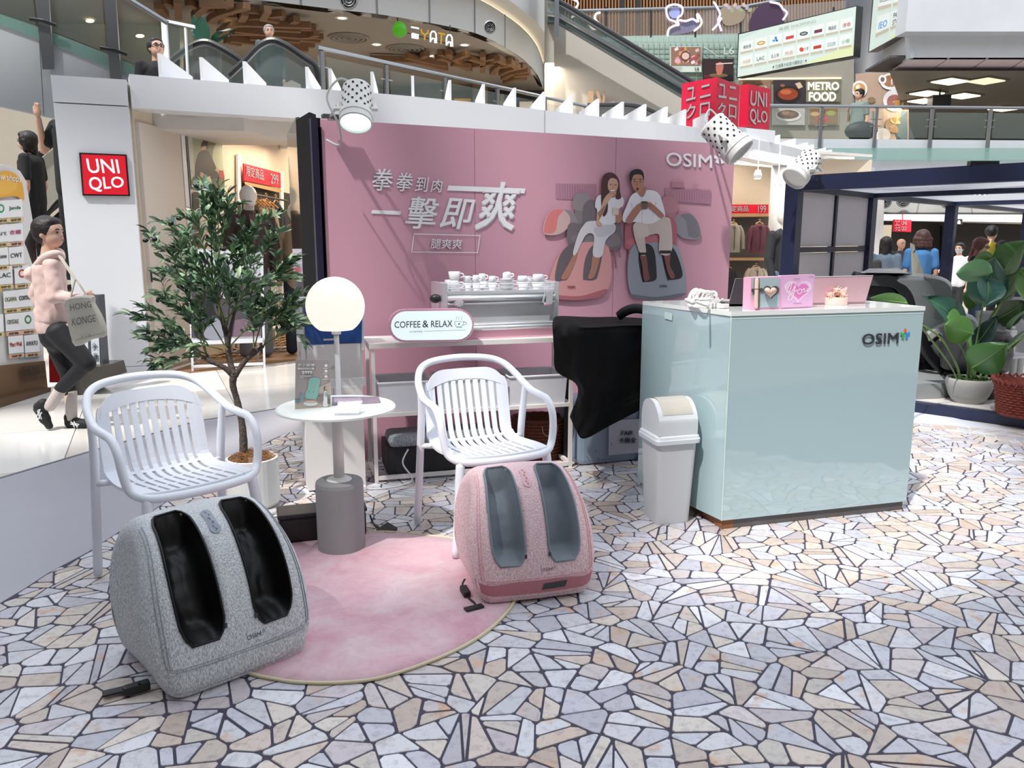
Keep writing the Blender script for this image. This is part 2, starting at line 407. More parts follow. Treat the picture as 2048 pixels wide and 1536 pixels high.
def gen_stones():
    s = .150; cells = {}; x0, x1, y0, y1 = -3.4, 6.4, 1.0, 7.2; nx = int((x1-x0)/s); ny = int((y1-y0)/s)
    for i in range(-2, nx+3):
        for j in range(-2, ny+3): cells[i, j] = V2(x0+(i+R.uniform(-.05, 1.05))*s, y0+(j+R.uniform(-.05, 1.05))*s)
    out = []; oe = []
    ol = outline if parea(outline) > 0 else outline[::-1]
    for i in range(len(ol)):
        p, q = ol[i], ol[(i+1) % len(ol)]; e = (q-p).normalized(); oe.append((p, V2(-e.y, e.x)))
    def pip(p):
        r = False
        for k in range(len(ol)):
            a, d = ol[k], ol[(k+1) % len(ol)]
            if (a.y > p.y) != (d.y > p.y) and p.x < (d.x-a.x)*(p.y-a.y)/(d.y-a.y)+a.x: r = not r
        return r
    def segd(p, a, d):
        e = d-a; t = max(0, min(1, (p-a).dot(e)/e.dot(e))); return (p-(a+e*t)).length
    for i in range(nx+1):
        for j in range(ny+1):
            c = cells[i, j]
            if not pip(c) and min(segd(c, ol[k], ol[(k+1) % len(ol)]) for k in range(len(ol))) > .2: continue
            # outside the view cone: not needed
            if abs(c.x) > c.y*.72+.25 or c.y < 1.55: continue
            pl = [c+V2(-.3, -.3), c+V2(.3, -.3), c+V2(.3, .3), c+V2(-.3, .3)]
            for a in range(-2, 3):
                for d in range(-2, 3):
                    if a or d:
                        o = cells.get((i+a, j+d))
                        if o is None: continue
                        m = (c+o)/2; pl = clip(pl, m, (c-o).normalized())
                        if len(pl) < 3: break
                if len(pl) < 3: break
            if len(pl) < 3: continue
            todo = [pl]; fin = []
            while todo:
                p = todo.pop(); A = abs(parea(p))
                if A > .0125 or (A > .0085 and R.random() < .35):
                    k = R.randrange(len(p)); e = p[(k+1) % len(p)]-p[k]; th = math.atan2(e.y, e.x)+pi/2+R.uniform(-.6, .6)
                    n = V2(-sin(th), cos(th)); cc = sum(p, V2(0, 0))/len(p) + V2(R.uniform(-.015, .015), R.uniform(-.015, .015))
                    for nn in (n, -n):
                        r = clip(p, cc, nn)
                        if len(r) >= 3 and abs(parea(r)) > .0004: todo.append(r)
                else: fin.append(p)
            for p in fin:
                ins = [pip(v) for v in p]
                if not any(ins): continue
                if not all(ins):
                    cc = sum(p, V2(0, 0))/len(p)
                    for k in sorted(range(len(oe)), key=lambda k: segd(cc, ol[k], ol[(k+1) % len(ol)]))[:2]:
                        q, n = oe[k]
                        if segd(cc, ol[k], ol[(k+1) % len(ol)]) < .13 and len(p) >= 3: p = clip(p, q+n*.004, n)
                if len(p) < 3: continue
                p = inset(p, R.choice([.0022, .0028, .0036, .0046]))
                if len(p) < 3 or abs(parea(p)) < .0005: continue
                if parea(p) < 0: p = p[::-1]
                q = []
                for k in range(len(p)):         # knocked-off corners
                    a, m, d = p[k-1], p[k], p[(k+1) % len(p)]; la = (a-m).length; ld = (d-m).length
                    t = min(.012, la*.3, ld*.3)*R.uniform(.3, 1.2)
                    if la < .004: continue
                    q += [m+(a-m).normalized()*t, m+(d-m).normalized()*t] if ld > 1e-4 else [m]
                if len(q) >= 3: out.append(q)
    return out
def stone_into(b, q, h, lay, col):
    c = sum(q, V2(0, 0))/len(q); r0 = [b.verts.new((p.x, p.y, .003)) for p in q]
    r1 = [b.verts.new(((p.x-c.x)*.975+c.x, (p.y-c.y)*.975+c.y, h)) for p in q]; n = len(q)
    fs = [b.faces.new(r1)] + [b.faces.new((r0[k], r0[(k+1) % n], r1[(k+1) % n], r1[k])) for k in range(n)]
    for f in fs:
        for l in f.loops: l[lay] = col
def stone_col():
    c = lin(R.choice(TINTS)); k = R.uniform(.80, 1.03); return (min(1, c[0]*k), min(1, c[1]*k), min(1, c[2]*k), R.choice([0, .1, .2, .4, .9]))
stones = gen_stones()
def seen(c):       # inside the frame and not under the rug or the massagers
    d = c.y*cos(PITCH)+CH*sin(PITCH); u = c.y*sin(PITCH)-CH*cos(PITCH); px = 1024+F*c.x/d; py = 768-F*u/d
    if not (5 < px < 2043 and py < 1530): return False
    if ((c-V2(-.55, 3.05)).length < .72): return False
    return not (200 < px < 620 and 1000 < py < 1390)
cen = sorted(((sum(q, V2(0, 0))/len(q)).length, i) for i, q in enumerate(stones) if seen(sum(q, V2(0, 0))/len(q)))
near = {i for _, i in cen[:300]}
fb = B(); lay = fb.loops.layers.float_color.new('tint')
for i, q in enumerate(stones):
    if i in near:
        b = B(); l2 = b.loops.layers.float_color.new('tint'); stone_into(b, q, .0055+R.uniform(0, .001), l2, stone_col()); obj('stone', b, STN, sm)
    else: stone_into(fb, q, .0055, lay, stone_col())
obj('stone_field', fb, STN, sm, kind='stuff')
print('stones', len(stones))
# white strip at the foot of the navy pavilion
b = B(); prism(b, [G(x, y, 0) for x, y in [(1780, 838), (1823, 848), (1955, 872), (2100, 905), (2300, 935), (2300, 900), (2048, 868), (1823, 818), (1700, 800)]], (0, 0, .005))
solo('white_floor_strip', b, M('#d9dce6', .35), 'white vinyl strip on the floor along the navy pavilion base', 'floor strip')

# ================================================================ SETTING: hall shell
plaster = M('#b9bab8', .8, var=.03, scale=2); grey_w = M('#a6aaae', .7, var=.03)
hb = lambda x0, x1, y0, y1, z0, z1: (lambda b: (box(b, ((x0+x1)/2, (y0+y1)/2, (z0+z1)/2), (x1-x0, y1-y0, z1-z0)), b)[1])(B())
struct('wall_back', hb(-26, 30, -16.4, -16, 0, 17), M('#a9a49c', .8), 'far hall wall behind the viewer')
struct('wall_left', hb(-26.4, -26, -16, 44, 0, 17), M('#a9a49c', .8)); struct('wall_right', hb(30, 30.4, -16, 44, 0, 17), M('#a9a49c', .8))
struct('wall_front', hb(-26, 30, 44, 44.4, 0, 17), M('#8e8a84', .8))
# unseen steel skylight beams and solid roof, laid out to shade chosen floor areas
ZR = 17.0
def shade_roofpt(x, y): t = ZR/(-SUN_DIR.z); return Vector((x, y, 0)) - SUN_DIR*t
def shade_roof_piece(name, quad, th=.5):
    b = B(); prism(b, [shade_roofpt(x, y)+Vector((0, 0, 0)) for x, y in quad], (0, 0, th)); return struct(name, b, M('#9a9ca0', .6))
shade_roof_piece('roof', [(-16, -8), (20, -8), (20, 1.9), (4.0, 2.75), (2.2, 3.1), (.9, 2.6), (-.2, 2.9), (-1.0, 2.85), (-2.6, 4.8), (-16, 8.2)])  # unseen slab, outlined as the wanted floor shade and lifted towards the sun
for k, (x, wd) in enumerate([(-3.1, .55), (-1.95, .5), (-.55, .35), (.55, .6), (3.3, .35), (5.6, .4)]):  # unseen beams added for soft shade bands on floor and backdrop
    shade_roof_piece('trim_1', [(x-1.0, 2.2), (x-1.0+wd, 2.2), (x+2.2+wd, 11), (x+2.2, 11)], .4).name = 'trim_%d' % (k+1)
for k, y in enumerate([6.9, 9.6, 12.5]): shade_roof_piece('t', [(-12, y-2.2), (14, y+4), (14, y+4.35), (-12, y-1.85)], .4).name = 'trim_%d' % (k+10)  # unseen cross beams added for more shade bands
# ================================================================ white shop with curved fascia
RED = M('#cc1030', .35, var=.03); REDL = M('#d81a2e', .35, var=.02, emit=.75); PW = M('#dfe2e6', .42, var=.02, scale=1.5); LETW = M('#f6f6f8', .5, var=0, emit=.15)
d20 = Vector((cos(radians(21)), sin(radians(21)), 0)); n20 = Vector((-sin(radians(21)), cos(radians(21)), 0))
prr = G(301, 750); pl_ = prr - d20*.665
shopb = thing('curved_facade', 'white curved shop fascia with upright fins and corner pillar', 'shop front', (prr.x, prr.y, 0))
def obox(b, o, u, v, lu, lv, z0, z1, mi=0):
    o = Vector(o); pts = [o, o+u*lu, o+u*lu+v*lv, o+v*lv]; return prism(b, [(p.x, p.y, z0) for p in pts], (0, 0, z1-z0), mi)
b = B(); obox(b, pl_, d20, n20, .665, .5, .105, 2.74); obj('pillar_body', b, PW, shopb)
b = B(); obox(b, pl_-n20*.004, d20, n20, .665, .5, 2.75, 3.0); obj('pillar_cap', b, PW, shopb)
b = B(); obox(b, pl_-n20*.006, d20, n20, .67, .5, 0, .1); obj('pillar_plinth', b, PW, shopb)
PP = Plane(prr, d20)
top = [(258, 148), (560, 173), (744, 185.5), (900, 200), (1030, 213.5), (1144, 227), (1246, 238), (1334, 246.6), (1415, 259), (1543, 285.6), (1591, 296), (1639, 310), (1687, 321), (1727, 330), (1750, 336)]
ZT, ZB = 3.066, 2.743
cv = spline([G(x, y, ZT) for x, y in top], 4)
b = B(); nn = []
for i, p in enumerate(cv):
    t = (cv[min(i+1, len(cv)-1)]-cv[max(i-1, 0)]).normalized(); nn.append(Vector((-t.y, t.x, 0)))
rows = [[b.verts.new((p.x, p.y, ZB)), b.verts.new((p.x, p.y, ZT)), b.verts.new((p.x+n.x*.3, p.y+n.y*.3, ZT)), b.verts.new((p.x+n.x*.3, p.y+n.y*.3, ZB))] for p, n in zip(cv, nn)]
for r0, r1 in zip(rows, rows[1:]):
    for k in range(4): b.faces.new((r0[k], r1[k], r1[(k+1) % 4], r0[(k+1) % 4]))
b.faces.new(rows[0]); b.faces.new(rows[-1][::-1]); obj('fascia', b, PW, shopb)
b = B()
for x in (1085, 1416, 1640):       # joints of the fascia panels
    i = min(range(len(cv)), key=lambda i: abs(cv[i].x/cv[i].y - ray(x, 240).x/ray(x, 240).y)); p = cv[i]; n = nn[i]; t = Vector((n.y, -n.x, 0))
    box(b, (p.x-n.x*.002, p.y-n.y*.002, (ZB+ZT)/2), (.008, .006, ZT-ZB), math.atan2(t.y, t.x))
obj('panel_joint', b, M('#9fa5aa', .6), shopb)
fx = [345, 433, 517, 602, 682, 760, 832, 902, 969, 1033, 1092, 1144, 1197, 1245, 1292, 1335, 1375, 1414, 1568, 1590, 1614, 1636, 1656, 1675, 1692, 1707, 1719]
fd = Vector((-.119, 1, 0)).normalized()
def fas_at(x):
    r = ray(x, 230); k = r.x/r.y; i = min(range(len(cv)), key=lambda i: abs(cv[i].x/cv[i].y-k)); return cv[i]
for x in fx:
    p = fas_at(x); hgt = .235 if x < 1500 else .17
    b = B(); box(b, (p.x+fd.x*.62, p.y+fd.y*.62+.02, ZT+hgt/2), (.034, 1.2, hgt), math.atan2(-fd.x, fd.y)); obj('fin', b, PW, shopb)
# grey stub boxes carrying the red cubes
b = B(); c1 = D(1500, 245, 13.6); box(b, (c1.x, c1.y+.5, ZT+.1), (1.1, .5, .2), radians(30)); obj('sign_plinth', b, PW, shopb)
# lit red sign
sg = thing('shop_sign', 'square red lit sign with white letters on white pillar', 'sign', PP.hit(208, 391))
q = [(165, 391), (260, 392), (253, 309), (158, 305)]
b = B(); slab(b, PP, q, .05, .03); obj('sign_case', b, M('#1c1013', .5), sg)
b = B(); slab(b, PP, [(168, 388), (256.5, 389.5), (250, 312), (162.5, 308.5)], .004, .036); obj('sign_face', b, REDL, sg)
LM = M('#fff6f6', .5, var=0, emit=.9)
text_px('UNI', [(177, 346), (240, 347), (235, 319), (172, 317)], PP, LM, sg, .040, .025)
text_px('QLO', [(181, 386), (249, 378), (246, 353), (176, 354)], PP, LM, sg, .040, .025)
# red cube signs above the fascia
def cube_sign(label, a, m, c, ztop, zbot, texts, side_vis):
    a, m, c = Vector(a), Vector(m), Vector(c); d = a+(c-m)
    t = thing('cube_sign', label, 'sign', ((a.x+c.x)/2, (a.y+c.y)/2, zbot), 0, 'red cube signs above the shop')
    b = B(); prism(b, [(p.x, p.y, zbot) for p in (a, m, c, d)], (0, 0, ztop-zbot)); obj('cube_body', b, M('#c4173b', .4, var=.04), t)
    for pl, s, q, bo in texts: text_px(s, q, pl, LETW, t, .012, bo)
    return t
Yc = 12.8; m_ = D(1431, 240, Yc); m_.z = 0
zt_ = D(1431, 154, Yc).z
def atz(px, py, z): p = G(px, py, z); return Vector((p.x, p.y, 0))
a_ = atz(1364, 167, zt_); c_ = atz(1480, 171, zt_)
Pa, Pc = P2(a_, m_), P2(m_, c_)
cube_sign('large red cube sign with four white katakana characters, left of its pair', a_, m_, c_, zt_, ZT+.02, [
    (Pa, 'ユ', [(1372, 203), (1391, 198), (1391, 172), (1373, 176)], .03), (Pa, 'ニ', [(1400, 197), (1421, 192), (1421, 167), (1401, 172)], .03),
    (Pa, 'ク', [(1371, 238), (1391, 236), (1391, 207), (1373, 210)], .03), (Pa, 'ロ', [(1399, 234), (1420, 231), (1420, 203), (1400, 207)], .03),
    (Pc, 'ユ', [(1437, 195), (1453, 197), (1452, 169), (1437, 166)], .03), (Pc, 'ニ', [(1458, 199), (1474, 202), (1473, 174), (1458, 171)], .03),
    (Pc, 'ク', [(1434, 231), (1449, 232), (1452, 207), (1437, 204)], .03), (Pc, 'ロ', [(1457, 235), (1472, 238), (1473, 212), (1458, 208)], .03)], 0)
Yd = 13.9; m2_ = D(1494, 250, Yd); m2_.z = 0; zt2 = D(1494, 168, Yd).z
a2 = atz(1481, 170, zt2); c2 = atz(1542, 178, zt2); Pd = P2(m2_, c2)
cube_sign('red cube sign with white roman capitals, right of the katakana cube', a2, m2_, c2, zt2, D(1494, 253, Yd).z, [
    (Pd, 'UNI', [(1500, 211), (1534, 215), (1534, 186), (1502, 181)], .03), (Pd, 'QLO', [(1500, 249), (1535, 250), (1535, 223), (1500, 216)], .03)], 0)
# ---------------- inside of the shop
WLa, WLb = Vector((-3.90, 8.52, 0)), Vector((-3.29, 14.8, 0)); WL = P2(WLa, WLb); cream = M('#cdc3b8', .7, var=.03, scale=1.5); wall_in = M('#d6c7b2', .75, var=.03)
wu = (WLb-WLa).normalized(); wn = Vector((-wu.y, wu.x, 0))
b = B(); obox(b, WLa, wu, wn, 6.3, .2, 0, 3.0); struct('wall_shop_left', b, wall_in)
b = B(); obox(b, WLa-wn*.045+wu*.02, wu, wn, .84, .05, .04, 2.62); o = tagp(obj('shop_door', b, cream), 'closed cream flush door beside the white corner pillar', 'door')
dh = B(); box(dh, WL.hit(303, 553, .055), (.012, .02, .12)); obj('door_handle', dh, M('#3a3836', .4, .6), o)
b = B(); pc = G(395, 722, 0); 
for x, y in ((9.35, 0),):
    box(b, (WLa.x+wu.x*.93, WLa.y+wu.y*.93, 1.33), (.09, .09, 2.66), math.atan2(wu.y, wu.x))
struct('trim_21', b, PW)
bk0 = WLb.copy(); u24 = Vector((cos(a24), sin(a24), 0))
b = B(); prism(b, [(-3.5, 14.6, 0), (7.2, 16.4, 0), (7.2, 16.6, 0), (-3.5, 14.8, 0)], (0, 0, 3.0)); struct('wall_shop_back', b, wall_in)
b = B(); prism(b, [(-3.9, 8.9, 3.05), (-1.0, 10.1, 3.05), (1.5, 11.9, 3.05), (4.8, 15.2, 3.05), (7.2, 16.4, 3.05), (-3.4, 14.7, 3.05)], (0, 0, .05)); struct('ceiling', b, M('#dedbd6', .8))
b = B(); prism(b, [(-3.86, 8.9, 2.60), (-2.95, 9.1, 2.60), (-2.55, 10.4, 2.60), (-3.7, 10.4, 2.60)], (0, 0, .4)); struct('trim_22', b, M('#d5d0ca', .7))
for k, (x0, y0, x1, y1) in enumerate([(-3.6, 10.9, -.8, 10.6), (-3.5, 12.4, .4, 12.1), (1.5, 13.0, 4.6, 14.9), (3.0, 14.2, 5.6, 16.0), (1.2, 12.4, 3.6, 15.5)]):
    b = B(); d = Vector((x1-x0, y1-y0, 0)); obox(b, (x0, y0, 0), d.normalized(), Vector((-d.y, d.x, 0)).normalized(), d.length, .1, 2.78, 3.04); struct('trim_%d' % (23+k), b, PW)
area('shop_light', (-2.6, 11.2, 2.74), 1.6, 55, (1, .83, .63)); area('shop_light', (4.6, 14.6, 2.9), 1.8, 75, (1, .86, .7)); area('shop_light', (-2.4, 13.4, 2.9), 1.6, 45, (1, .83, .63))
for i, (x, y, Y) in enumerate([(1515, 357, 13.6), (1556, 374, 14.0)]):
    t = thing('track_light', 'small round %s spotlight lamp under the right shop ceiling' % ('bright' if i == 0 else 'dim'), 'lamp', D(x, y, Y))
    c = D(x, y, Y); b = B(); lathe(b, [(.0, 0), (.06, 0), (.07, .05), (.045, .14), (0, .14)], 14, c); obj('lamp_head', b, WHITE, t)
    b = B(); lathe(b, [(0, 0), (.05, .0), (.05, -.008), (0, -.008)], 14, c); obj('lens', b, M('#fff4d8', .3, var=0, emit=4 if i == 0 else 1.2), t)
    b = B(); tube(b, [c+Vector((0, 0, .13)), c+Vector((0, 0, max(.2, 3.05-c.z)))], .01, 6); obj('stem', b, WHITE, t)
# timber floor in the shop entrance
wf = thing('timber_floor', 'warm brown herringbone timber floor inside the left shop entrance', 'floor', (-2.9, 10, 0))
wm = [M(h, .45, var=.12, scale=5) for h in ('#8a6a4b', '#9b7958', '#7b5c40', '#a5835f')]
e0 = G(300, 757); e1 = G(640, 708)
def inwood(c):
    e = (e1-e0).normalized(); n = Vector((-e.y, e.x, 0)); return (c-e0).dot(n) > .02 and (c-WLa).dot(wn) < -.02 and c.y < 12.6 and c.x < -.9
cnt = 0
for i in range(-30, 40):
    for j in range(-40, 40):
        for s_ in (0, 1):
            c = Vector((-2.6, 10, 0)) + Vector((i*.36+j*.09*(1), i*0+j*.09*1.0, 0)) if s_ == 0 else Vector((-2.6+.18+.045, 10+.045, 0)) + Vector((i*.36+j*.09, j*.09, 0))
            if not inwood(c) or cnt >= 290: continue
            b = B(); box(b, (c.x, c.y, .003), (.24, .084, .012), radians(0 if s_ else 90)+radians(20)); obj('plank', b, R.choice(wm), wf); cnt += 1
b = B(); prism(b, [e0+Vector((0, .05, 0)), e1+Vector((.6, .2, 0)), Vector((-.9, 12.8, 0)), Vector((-3.5, 12.8, 0))], (0, 0, .002)); obj('floor_bed', b, M('#7a5a3e', .6, var=.2, scale=9), wf)
# wall banner (photo print of a person in dark jacket, seated outdoors)
bn = thing('wall_banner', 'tall hanging fashion photo banner on left shop wall', 'banner', WL.hit(410, 500))
b = B(); slab(b, WL, [(390, 505), (454, 498), (446, 284), (373, 262)], .01, .05); obj('banner_sheet', b, M('#d9d3c9', .6), bn)
b = B(); tube(b, [WL.hit(367, 255, .06), WL.hit(452, 280, .06)], .018, 8); obj('banner_rail', b, M('#d0cdc8', .4), bn)
A = Art(WL, bn, 'printed_picture', .062)
A.poly([(375, 268), (444, 287), (449, 385), (383, 378)], '#6f7050').blob([(380, 280), (400, 275), (410, 300), (395, 340), (385, 370), (380, 320)], '#9aa083').blob([(430, 290), (443, 292), (446, 340), (432, 350), (425, 320)], '#b8bd98')
A.poly([(383, 346), (449, 350), (449, 385), (384, 378)], '#5d6148').poly([(375, 270), (384, 272), (390, 350), (382, 360)], '#b9b9ae')
A.blob([(402, 290), (409, 280), (416, 286), (414, 300), (406, 303)], '#3a2d28').blob([(403, 295), (412, 293), (411, 304), (405, 306)], '#c29a80')
A.blob([(398, 306), (416, 302), (428, 325), (434, 340), (438, 356), (420, 358), (412, 372), (396, 372), (390, 340)], '#2b2628').blob([(402, 344), (410, 350), (404, 356), (400, 350)], '#c29a80').blob([(430, 340), (436, 336), (437, 344)], '#c29a80').poly([(408, 356), (420, 352), (424, 366), (412, 374)], '#d9c9a8').poly([(438, 340), (447, 342), (449, 358), (438, 356)], '#a03035')
for x0, y0, x1, y1, c in [(386, 384, 399, 420, '#39373b'), (387, 426, 400, 462, '#4a4442'), (389, 466, 403, 496, '#5a3030')]: A.poly(rq(x0, y0, x1, y1), c)
for i in range(7): A.line([(408, 440+i*6), (420, 440.5+i*6)], 1.2, '#9a948c')
A.text('UNI', [(407, 400), (424, 401), (424, 392), (407, 391)], '#55504c', .02); A.done()
# red shelf banner with price
def price_sign(surf, q, txt, price, label, tq, pq, wood):
    t = thing('price_sign', label, 'sign', surf.hit(*q[0]))
    b = B(); slab(b, surf, q, .02, .10); obj('sign_board', b, RED, t)
    text_px(txt, tq, surf, LETW, t, .105, .02); text_px(price, pq, surf, LETW, t, .105, .03)
    return t
price_sign(WL, [(489, 361), (562, 376), (561, 346), (488, 327)], '限定商品', '299', 'red banner with price 299 above left clothes rail', [(493, 352), (528, 361), (527, 340), (493, 331)], [(542, 367), (557, 370), (556, 350), (541, 346)], 0)
b = B(); A = Art(WL, bn := thing('shelf_edge_strip', 'pale wooden shelf board below the 299 banner', 'shelf', WL.hit(525, 370)), 'shelf_board', .09); A.poly([(489, 363), (562, 378), (562, 386), (490, 369)], '#b08a5e'); A.done()
# dark rail recess and hanging clothes on the left
rc = thing('clothes_rail', 'long dark clothes rail recess along the left shop wall', 'clothes rail', WL.hit(530, 560))
b = B(); slab(b, WL, [(487, 560), (600, 560), (600, 392), (486, 366)], .01, .02); obj('recess_back', b, M('#2a2624', .8), rc)
b = B(); slab(b, WL, [(478, 700), (484, 700), (482, 310), (476, 308)], .03, .05); slab(b, WL, [(566, 690), (571, 690), (567, 345), (562, 343)], .03, .05); obj('upright', b, PW, rc)
b = B(); tube(b, [WL.hit(488, 385, .25), WL.hit(575, 402, .25)], .014, 8); obj('rail', b, M('#23211f', .4, .7), rc)
def garment(name, px, py, Y, wpx, hpx, col, label, cat='jacket', group=None, rot=0., front=True):
    """a hanging jacket: body, two sleeves, collar, wooden hanger"""
    o = D(px, py, Y); s = D(px+100, py, Y).x - o.x; s /= 100; w_, h_ = wpx*s, hpx*s
    t = thing(name, label, cat, (o.x, o.y, o.z-h_), radians(rot), group); T = Matrix.Translation((0, 0, h_))
    m = M(col, .85, var=.18, scale=7, bump=.5, bscale=14)
    b = B(); ww = w_*.36
    for z, wx, dy in [(-h_, ww*1.02, .07), (-h_*.5, ww, .08), (-.12*h_, ww*.98, .07), (-.03*h_, ww*.6, .05)]: pass
    pr = [(-h_, ww*1.05, .085), (-h_*.6, ww, .09), (-.25*h_, ww*1.05, .085), (-.10*h_, ww*.85, .06), (-.02*h_, ww*.35, .045)]
    rows = []
    for z, wx, dy in pr: rows.append([b.verts.new((wx*cos(k*pi/8), dy*sin(k*pi/8)*(1+.12*sin(k*3)), z)) for k in range(16)])
    skin(b, rows)
    b.faces.new(rows[0][::-1]); b.faces.new(rows[-1])
    for v in b.verts: v.co.z += h_
    obj('jacket_body', b, m, t, False, True)
    for sx in (-1, 1):
        b = B(); tube(b, spline([(sx*ww*.75, 0, h_*.88), (sx*ww*1.15, -.01, h_*.7), (sx*ww*1.35, -.02, h_*.35), (sx*ww*1.4, -.03, h_*.12)], 3), [ww*.30]*6+[ww*.24]*4, 10); obj('sleeve', b, m, t, False, True)
    b = B(); tube(b, spline([(-ww*.3, .03, h_*.97), (0, .05, h_*1.02), (ww*.3, .03, h_*.97), (ww*.12, -.07, h_*.88), (-.12*ww, -.07, h_*.88)], 3, True), .018, 6, True); obj('collar', b, m, t, False, True)
    b = B(); tube(b, [(-ww*.5, 0, h_*.97), (0, 0, h_*1.04), (ww*.5, 0, h_*.97)], .011, 6); tube(b, spline([(0, 0, h_*1.04), (0, 0, h_*1.08), (.02, 0, h_*1.1), (0, 0, h_*1.125), (-.02, 0, h_*1.1)], 3), .004, 5); obj('hanger', b, M('#b98a55', .5), t, False)
    b = B(); box(b, (0, -.092, h_*.5), (.008, .01, h_*.85)); obj('zip', b, M('#3c3a38', .4), t, False)
    return t
garment('jacket', 533, 402, 11.4, 50, 125, '#8a7a60', 'khaki jacket hanging on left rail behind the mannequin', rot=60)
garment('jacket', 552, 403, 11.8, 40, 110, '#20242f', 'dark navy jacket with white tag on left rail', rot=60)
for k in range(5):
    o = D(505+k*9, 400+k*2, 10.9+k*.12); t = thing('clothes_hanger', 'bare light wooden hanger on the left clothes rail', 'hanger', (o.x, o.y, o.z-.02), radians(70), 'bare hangers on the left rail')
    b = B(); tube(b, [(-.17, 0, -.03), (0, 0, .05), (.17, 0, -.03)], .012, 6); tube(b, [(0, 0, .05), (0, 0, .12)], .004, 5); obj('hanger_body', b, M('#b07c48', .5), t, False)
# ---------------- right part of the shop
BR = Plane((3.5, 15.6, 0), (1, .17, 0))
b = B(); slab(b, BR, [(1440, 640), (1545, 640), (1545, 432), (1440, 430)], .02, .02)
rk = thing('wall_shelving', 'dark shelving recess with timber shelves in right part of shop', 'shelving', BR.hit(1495, 600)); obj('recess_back', b, M('#4b4541', .8), rk)
b = B(); slab(b, BR, [(1440, 434), (1537, 433), (1537, 427), (1440, 427)], .3, .32); obj('shelf_board', b, M('#a9855c', .5, var=.12), rk); b = B(); slab(b, BR, [(1440, 521), (1535, 521), (1535, 516), (1440, 516)], .3, .32); obj('shelf_board', b, M('#a9855c', .5, var=.12), rk)
price_sign(BR, [(1440, 428), (1537, 427), (1537, 409), (1440, 409)], '限定商品', '199', 'red banner with price 199 above right clothes shelves', [(1451, 423.5), (1497, 423), (1497, 411.5), (1451, 411.5)], [(1516, 425), (1532, 425), (1532, 411), (1516, 411)], 0)
garment('jacket', 1467, 446, 14.6, 42, 58, '#8a8172', 'olive grey hooded jacket on upper right shelf rail', rot=5)
garment('jacket', 1519, 446, 14.6, 44, 60, '#5a2f3a', 'burgundy jacket with white tag on upper right shelf rail', rot=5)
garment('jacket', 1457, 535, 14.6, 36, 60, '#18171a', 'black jacket on lower shelf rail beside the pink backdrop', rot=5)
garment('jacket', 1512, 533, 14.6, 44, 50, '#a29483', 'beige quilted jacket on lower right shelf rail', rot=5)
b = B(); p = D(1545, 560, 14.9); lathe(b, [(.13, 0), (.13, 2.74)], 20, (p.x, p.y, 0)); tagp(obj('shop_column', b, M('#c9ccd0', .5), smooth=True), 'round white column in front of right clothes shelves', 'column')
# standing card display
cdp = thing('card_stand', 'narrow white stand with dark photo card beside the round column', 'display stand', D(1552, 560, 12.2)); YB = YP(12.2)
b = B(); slab(b, YB, [(1541, 640), (1558, 640), (1561, 496), (1543, 496)], .03); obj('stand_board', b, M('#d6d4d3', .5), cdp)
Art(YB, cdp, off=.004).poly([(1544.5, 536), (1557, 536), (1559, 498), (1546, 498)], '#2d2429').poly([(1547, 520), (1556, 520), (1555, 505), (1549, 503)], '#6d5560').done()
# white panel wall right of pavilion lattice
b = B(); p = YP(14.2); slab(b, p, [(1722, 640), (1756, 640), (1765, 383), (1726, 378)], .2); slab(b, p, [(1757, 640), (1761, 640), (1769, 388), (1764, 386)], .2, .02); struct('wall_panel_right', b, M('#d9d6d4', .6))
# tall frame sign (A-frame) at the entrance
af = thing('frame_sign', 'white metal standing frame with dark fashion poster behind the olive tree', 'sign stand', G(455, 742)); AP = P2(G(383, 743), G(530, 735))
b = B()
for q in ([(383, 743), (387.5, 743), (380, 500), (374, 500)], [(527, 735), (531, 735), (526, 498), (519, 498)], [(375, 508), (525, 507), (525, 498), (374, 499)], [(378, 690), (530, 685), (530, 676), (378, 681)], [(384, 736), (528, 730), (528, 725), (384, 731)]): slab(b, AP, q, .03)
obj('metal_frame', b, M('#dfe3ea', .4), af)
b = B(); bk = -AP.n*.45
for x, y0, y1 in ((392, 738, 505), (520, 732, 503)): tube(b, [AP.hit(x, y0)+bk*1.0+Vector((0, 0, 0)), AP.hit(x, y1)], .012, 6)
obj('back_leg', b, M('#c9ccd2', .4), af)
b = B(); slab(b, AP, [(382, 681), (522, 676), (520, 507), (380, 508)], .01, -.006); obj('poster_board', b, M('#e2e5ea', .6), af)
A = Art(AP, af, off=.001)
A.poly([(383, 676), (521, 672), (520, 528), (382, 530)], '#4d4a50').poly([(383, 560), (520, 556), (520, 528), (382, 530)], '#c3c6d0').poly([(382, 586), (520, 580), (520, 560), (382, 564)], '#56525a')
for x in range(390, 520, 13): A.line([(x, 531), (x, 558)], 1.6, '#3f3c44')
A.blob([(395, 600), (410, 585), (425, 600), (430, 640), (426, 675), (392, 675), (388, 630)], '#23232c').blob([(412, 640), (440, 640), (446, 675), (410, 675)], '#9498a4').poly([(470, 640), (520, 632), (520, 672), (466, 674)], '#7a6572').ell(455, 588, 13, 10, '#c9cad6').poly([(500, 545), (512, 545), (512, 536), (500, 536)], '#c8203a')
A.text('16h Fall Winter', [(388, 520), (450, 520), (450, 513), (388, 513)], '#2d3036', .01)
for i in range(3): A.line([(388, 523+i*1.8), (470+i*9, 523+i*1.8)], .6, '#7d828a')
A.done()
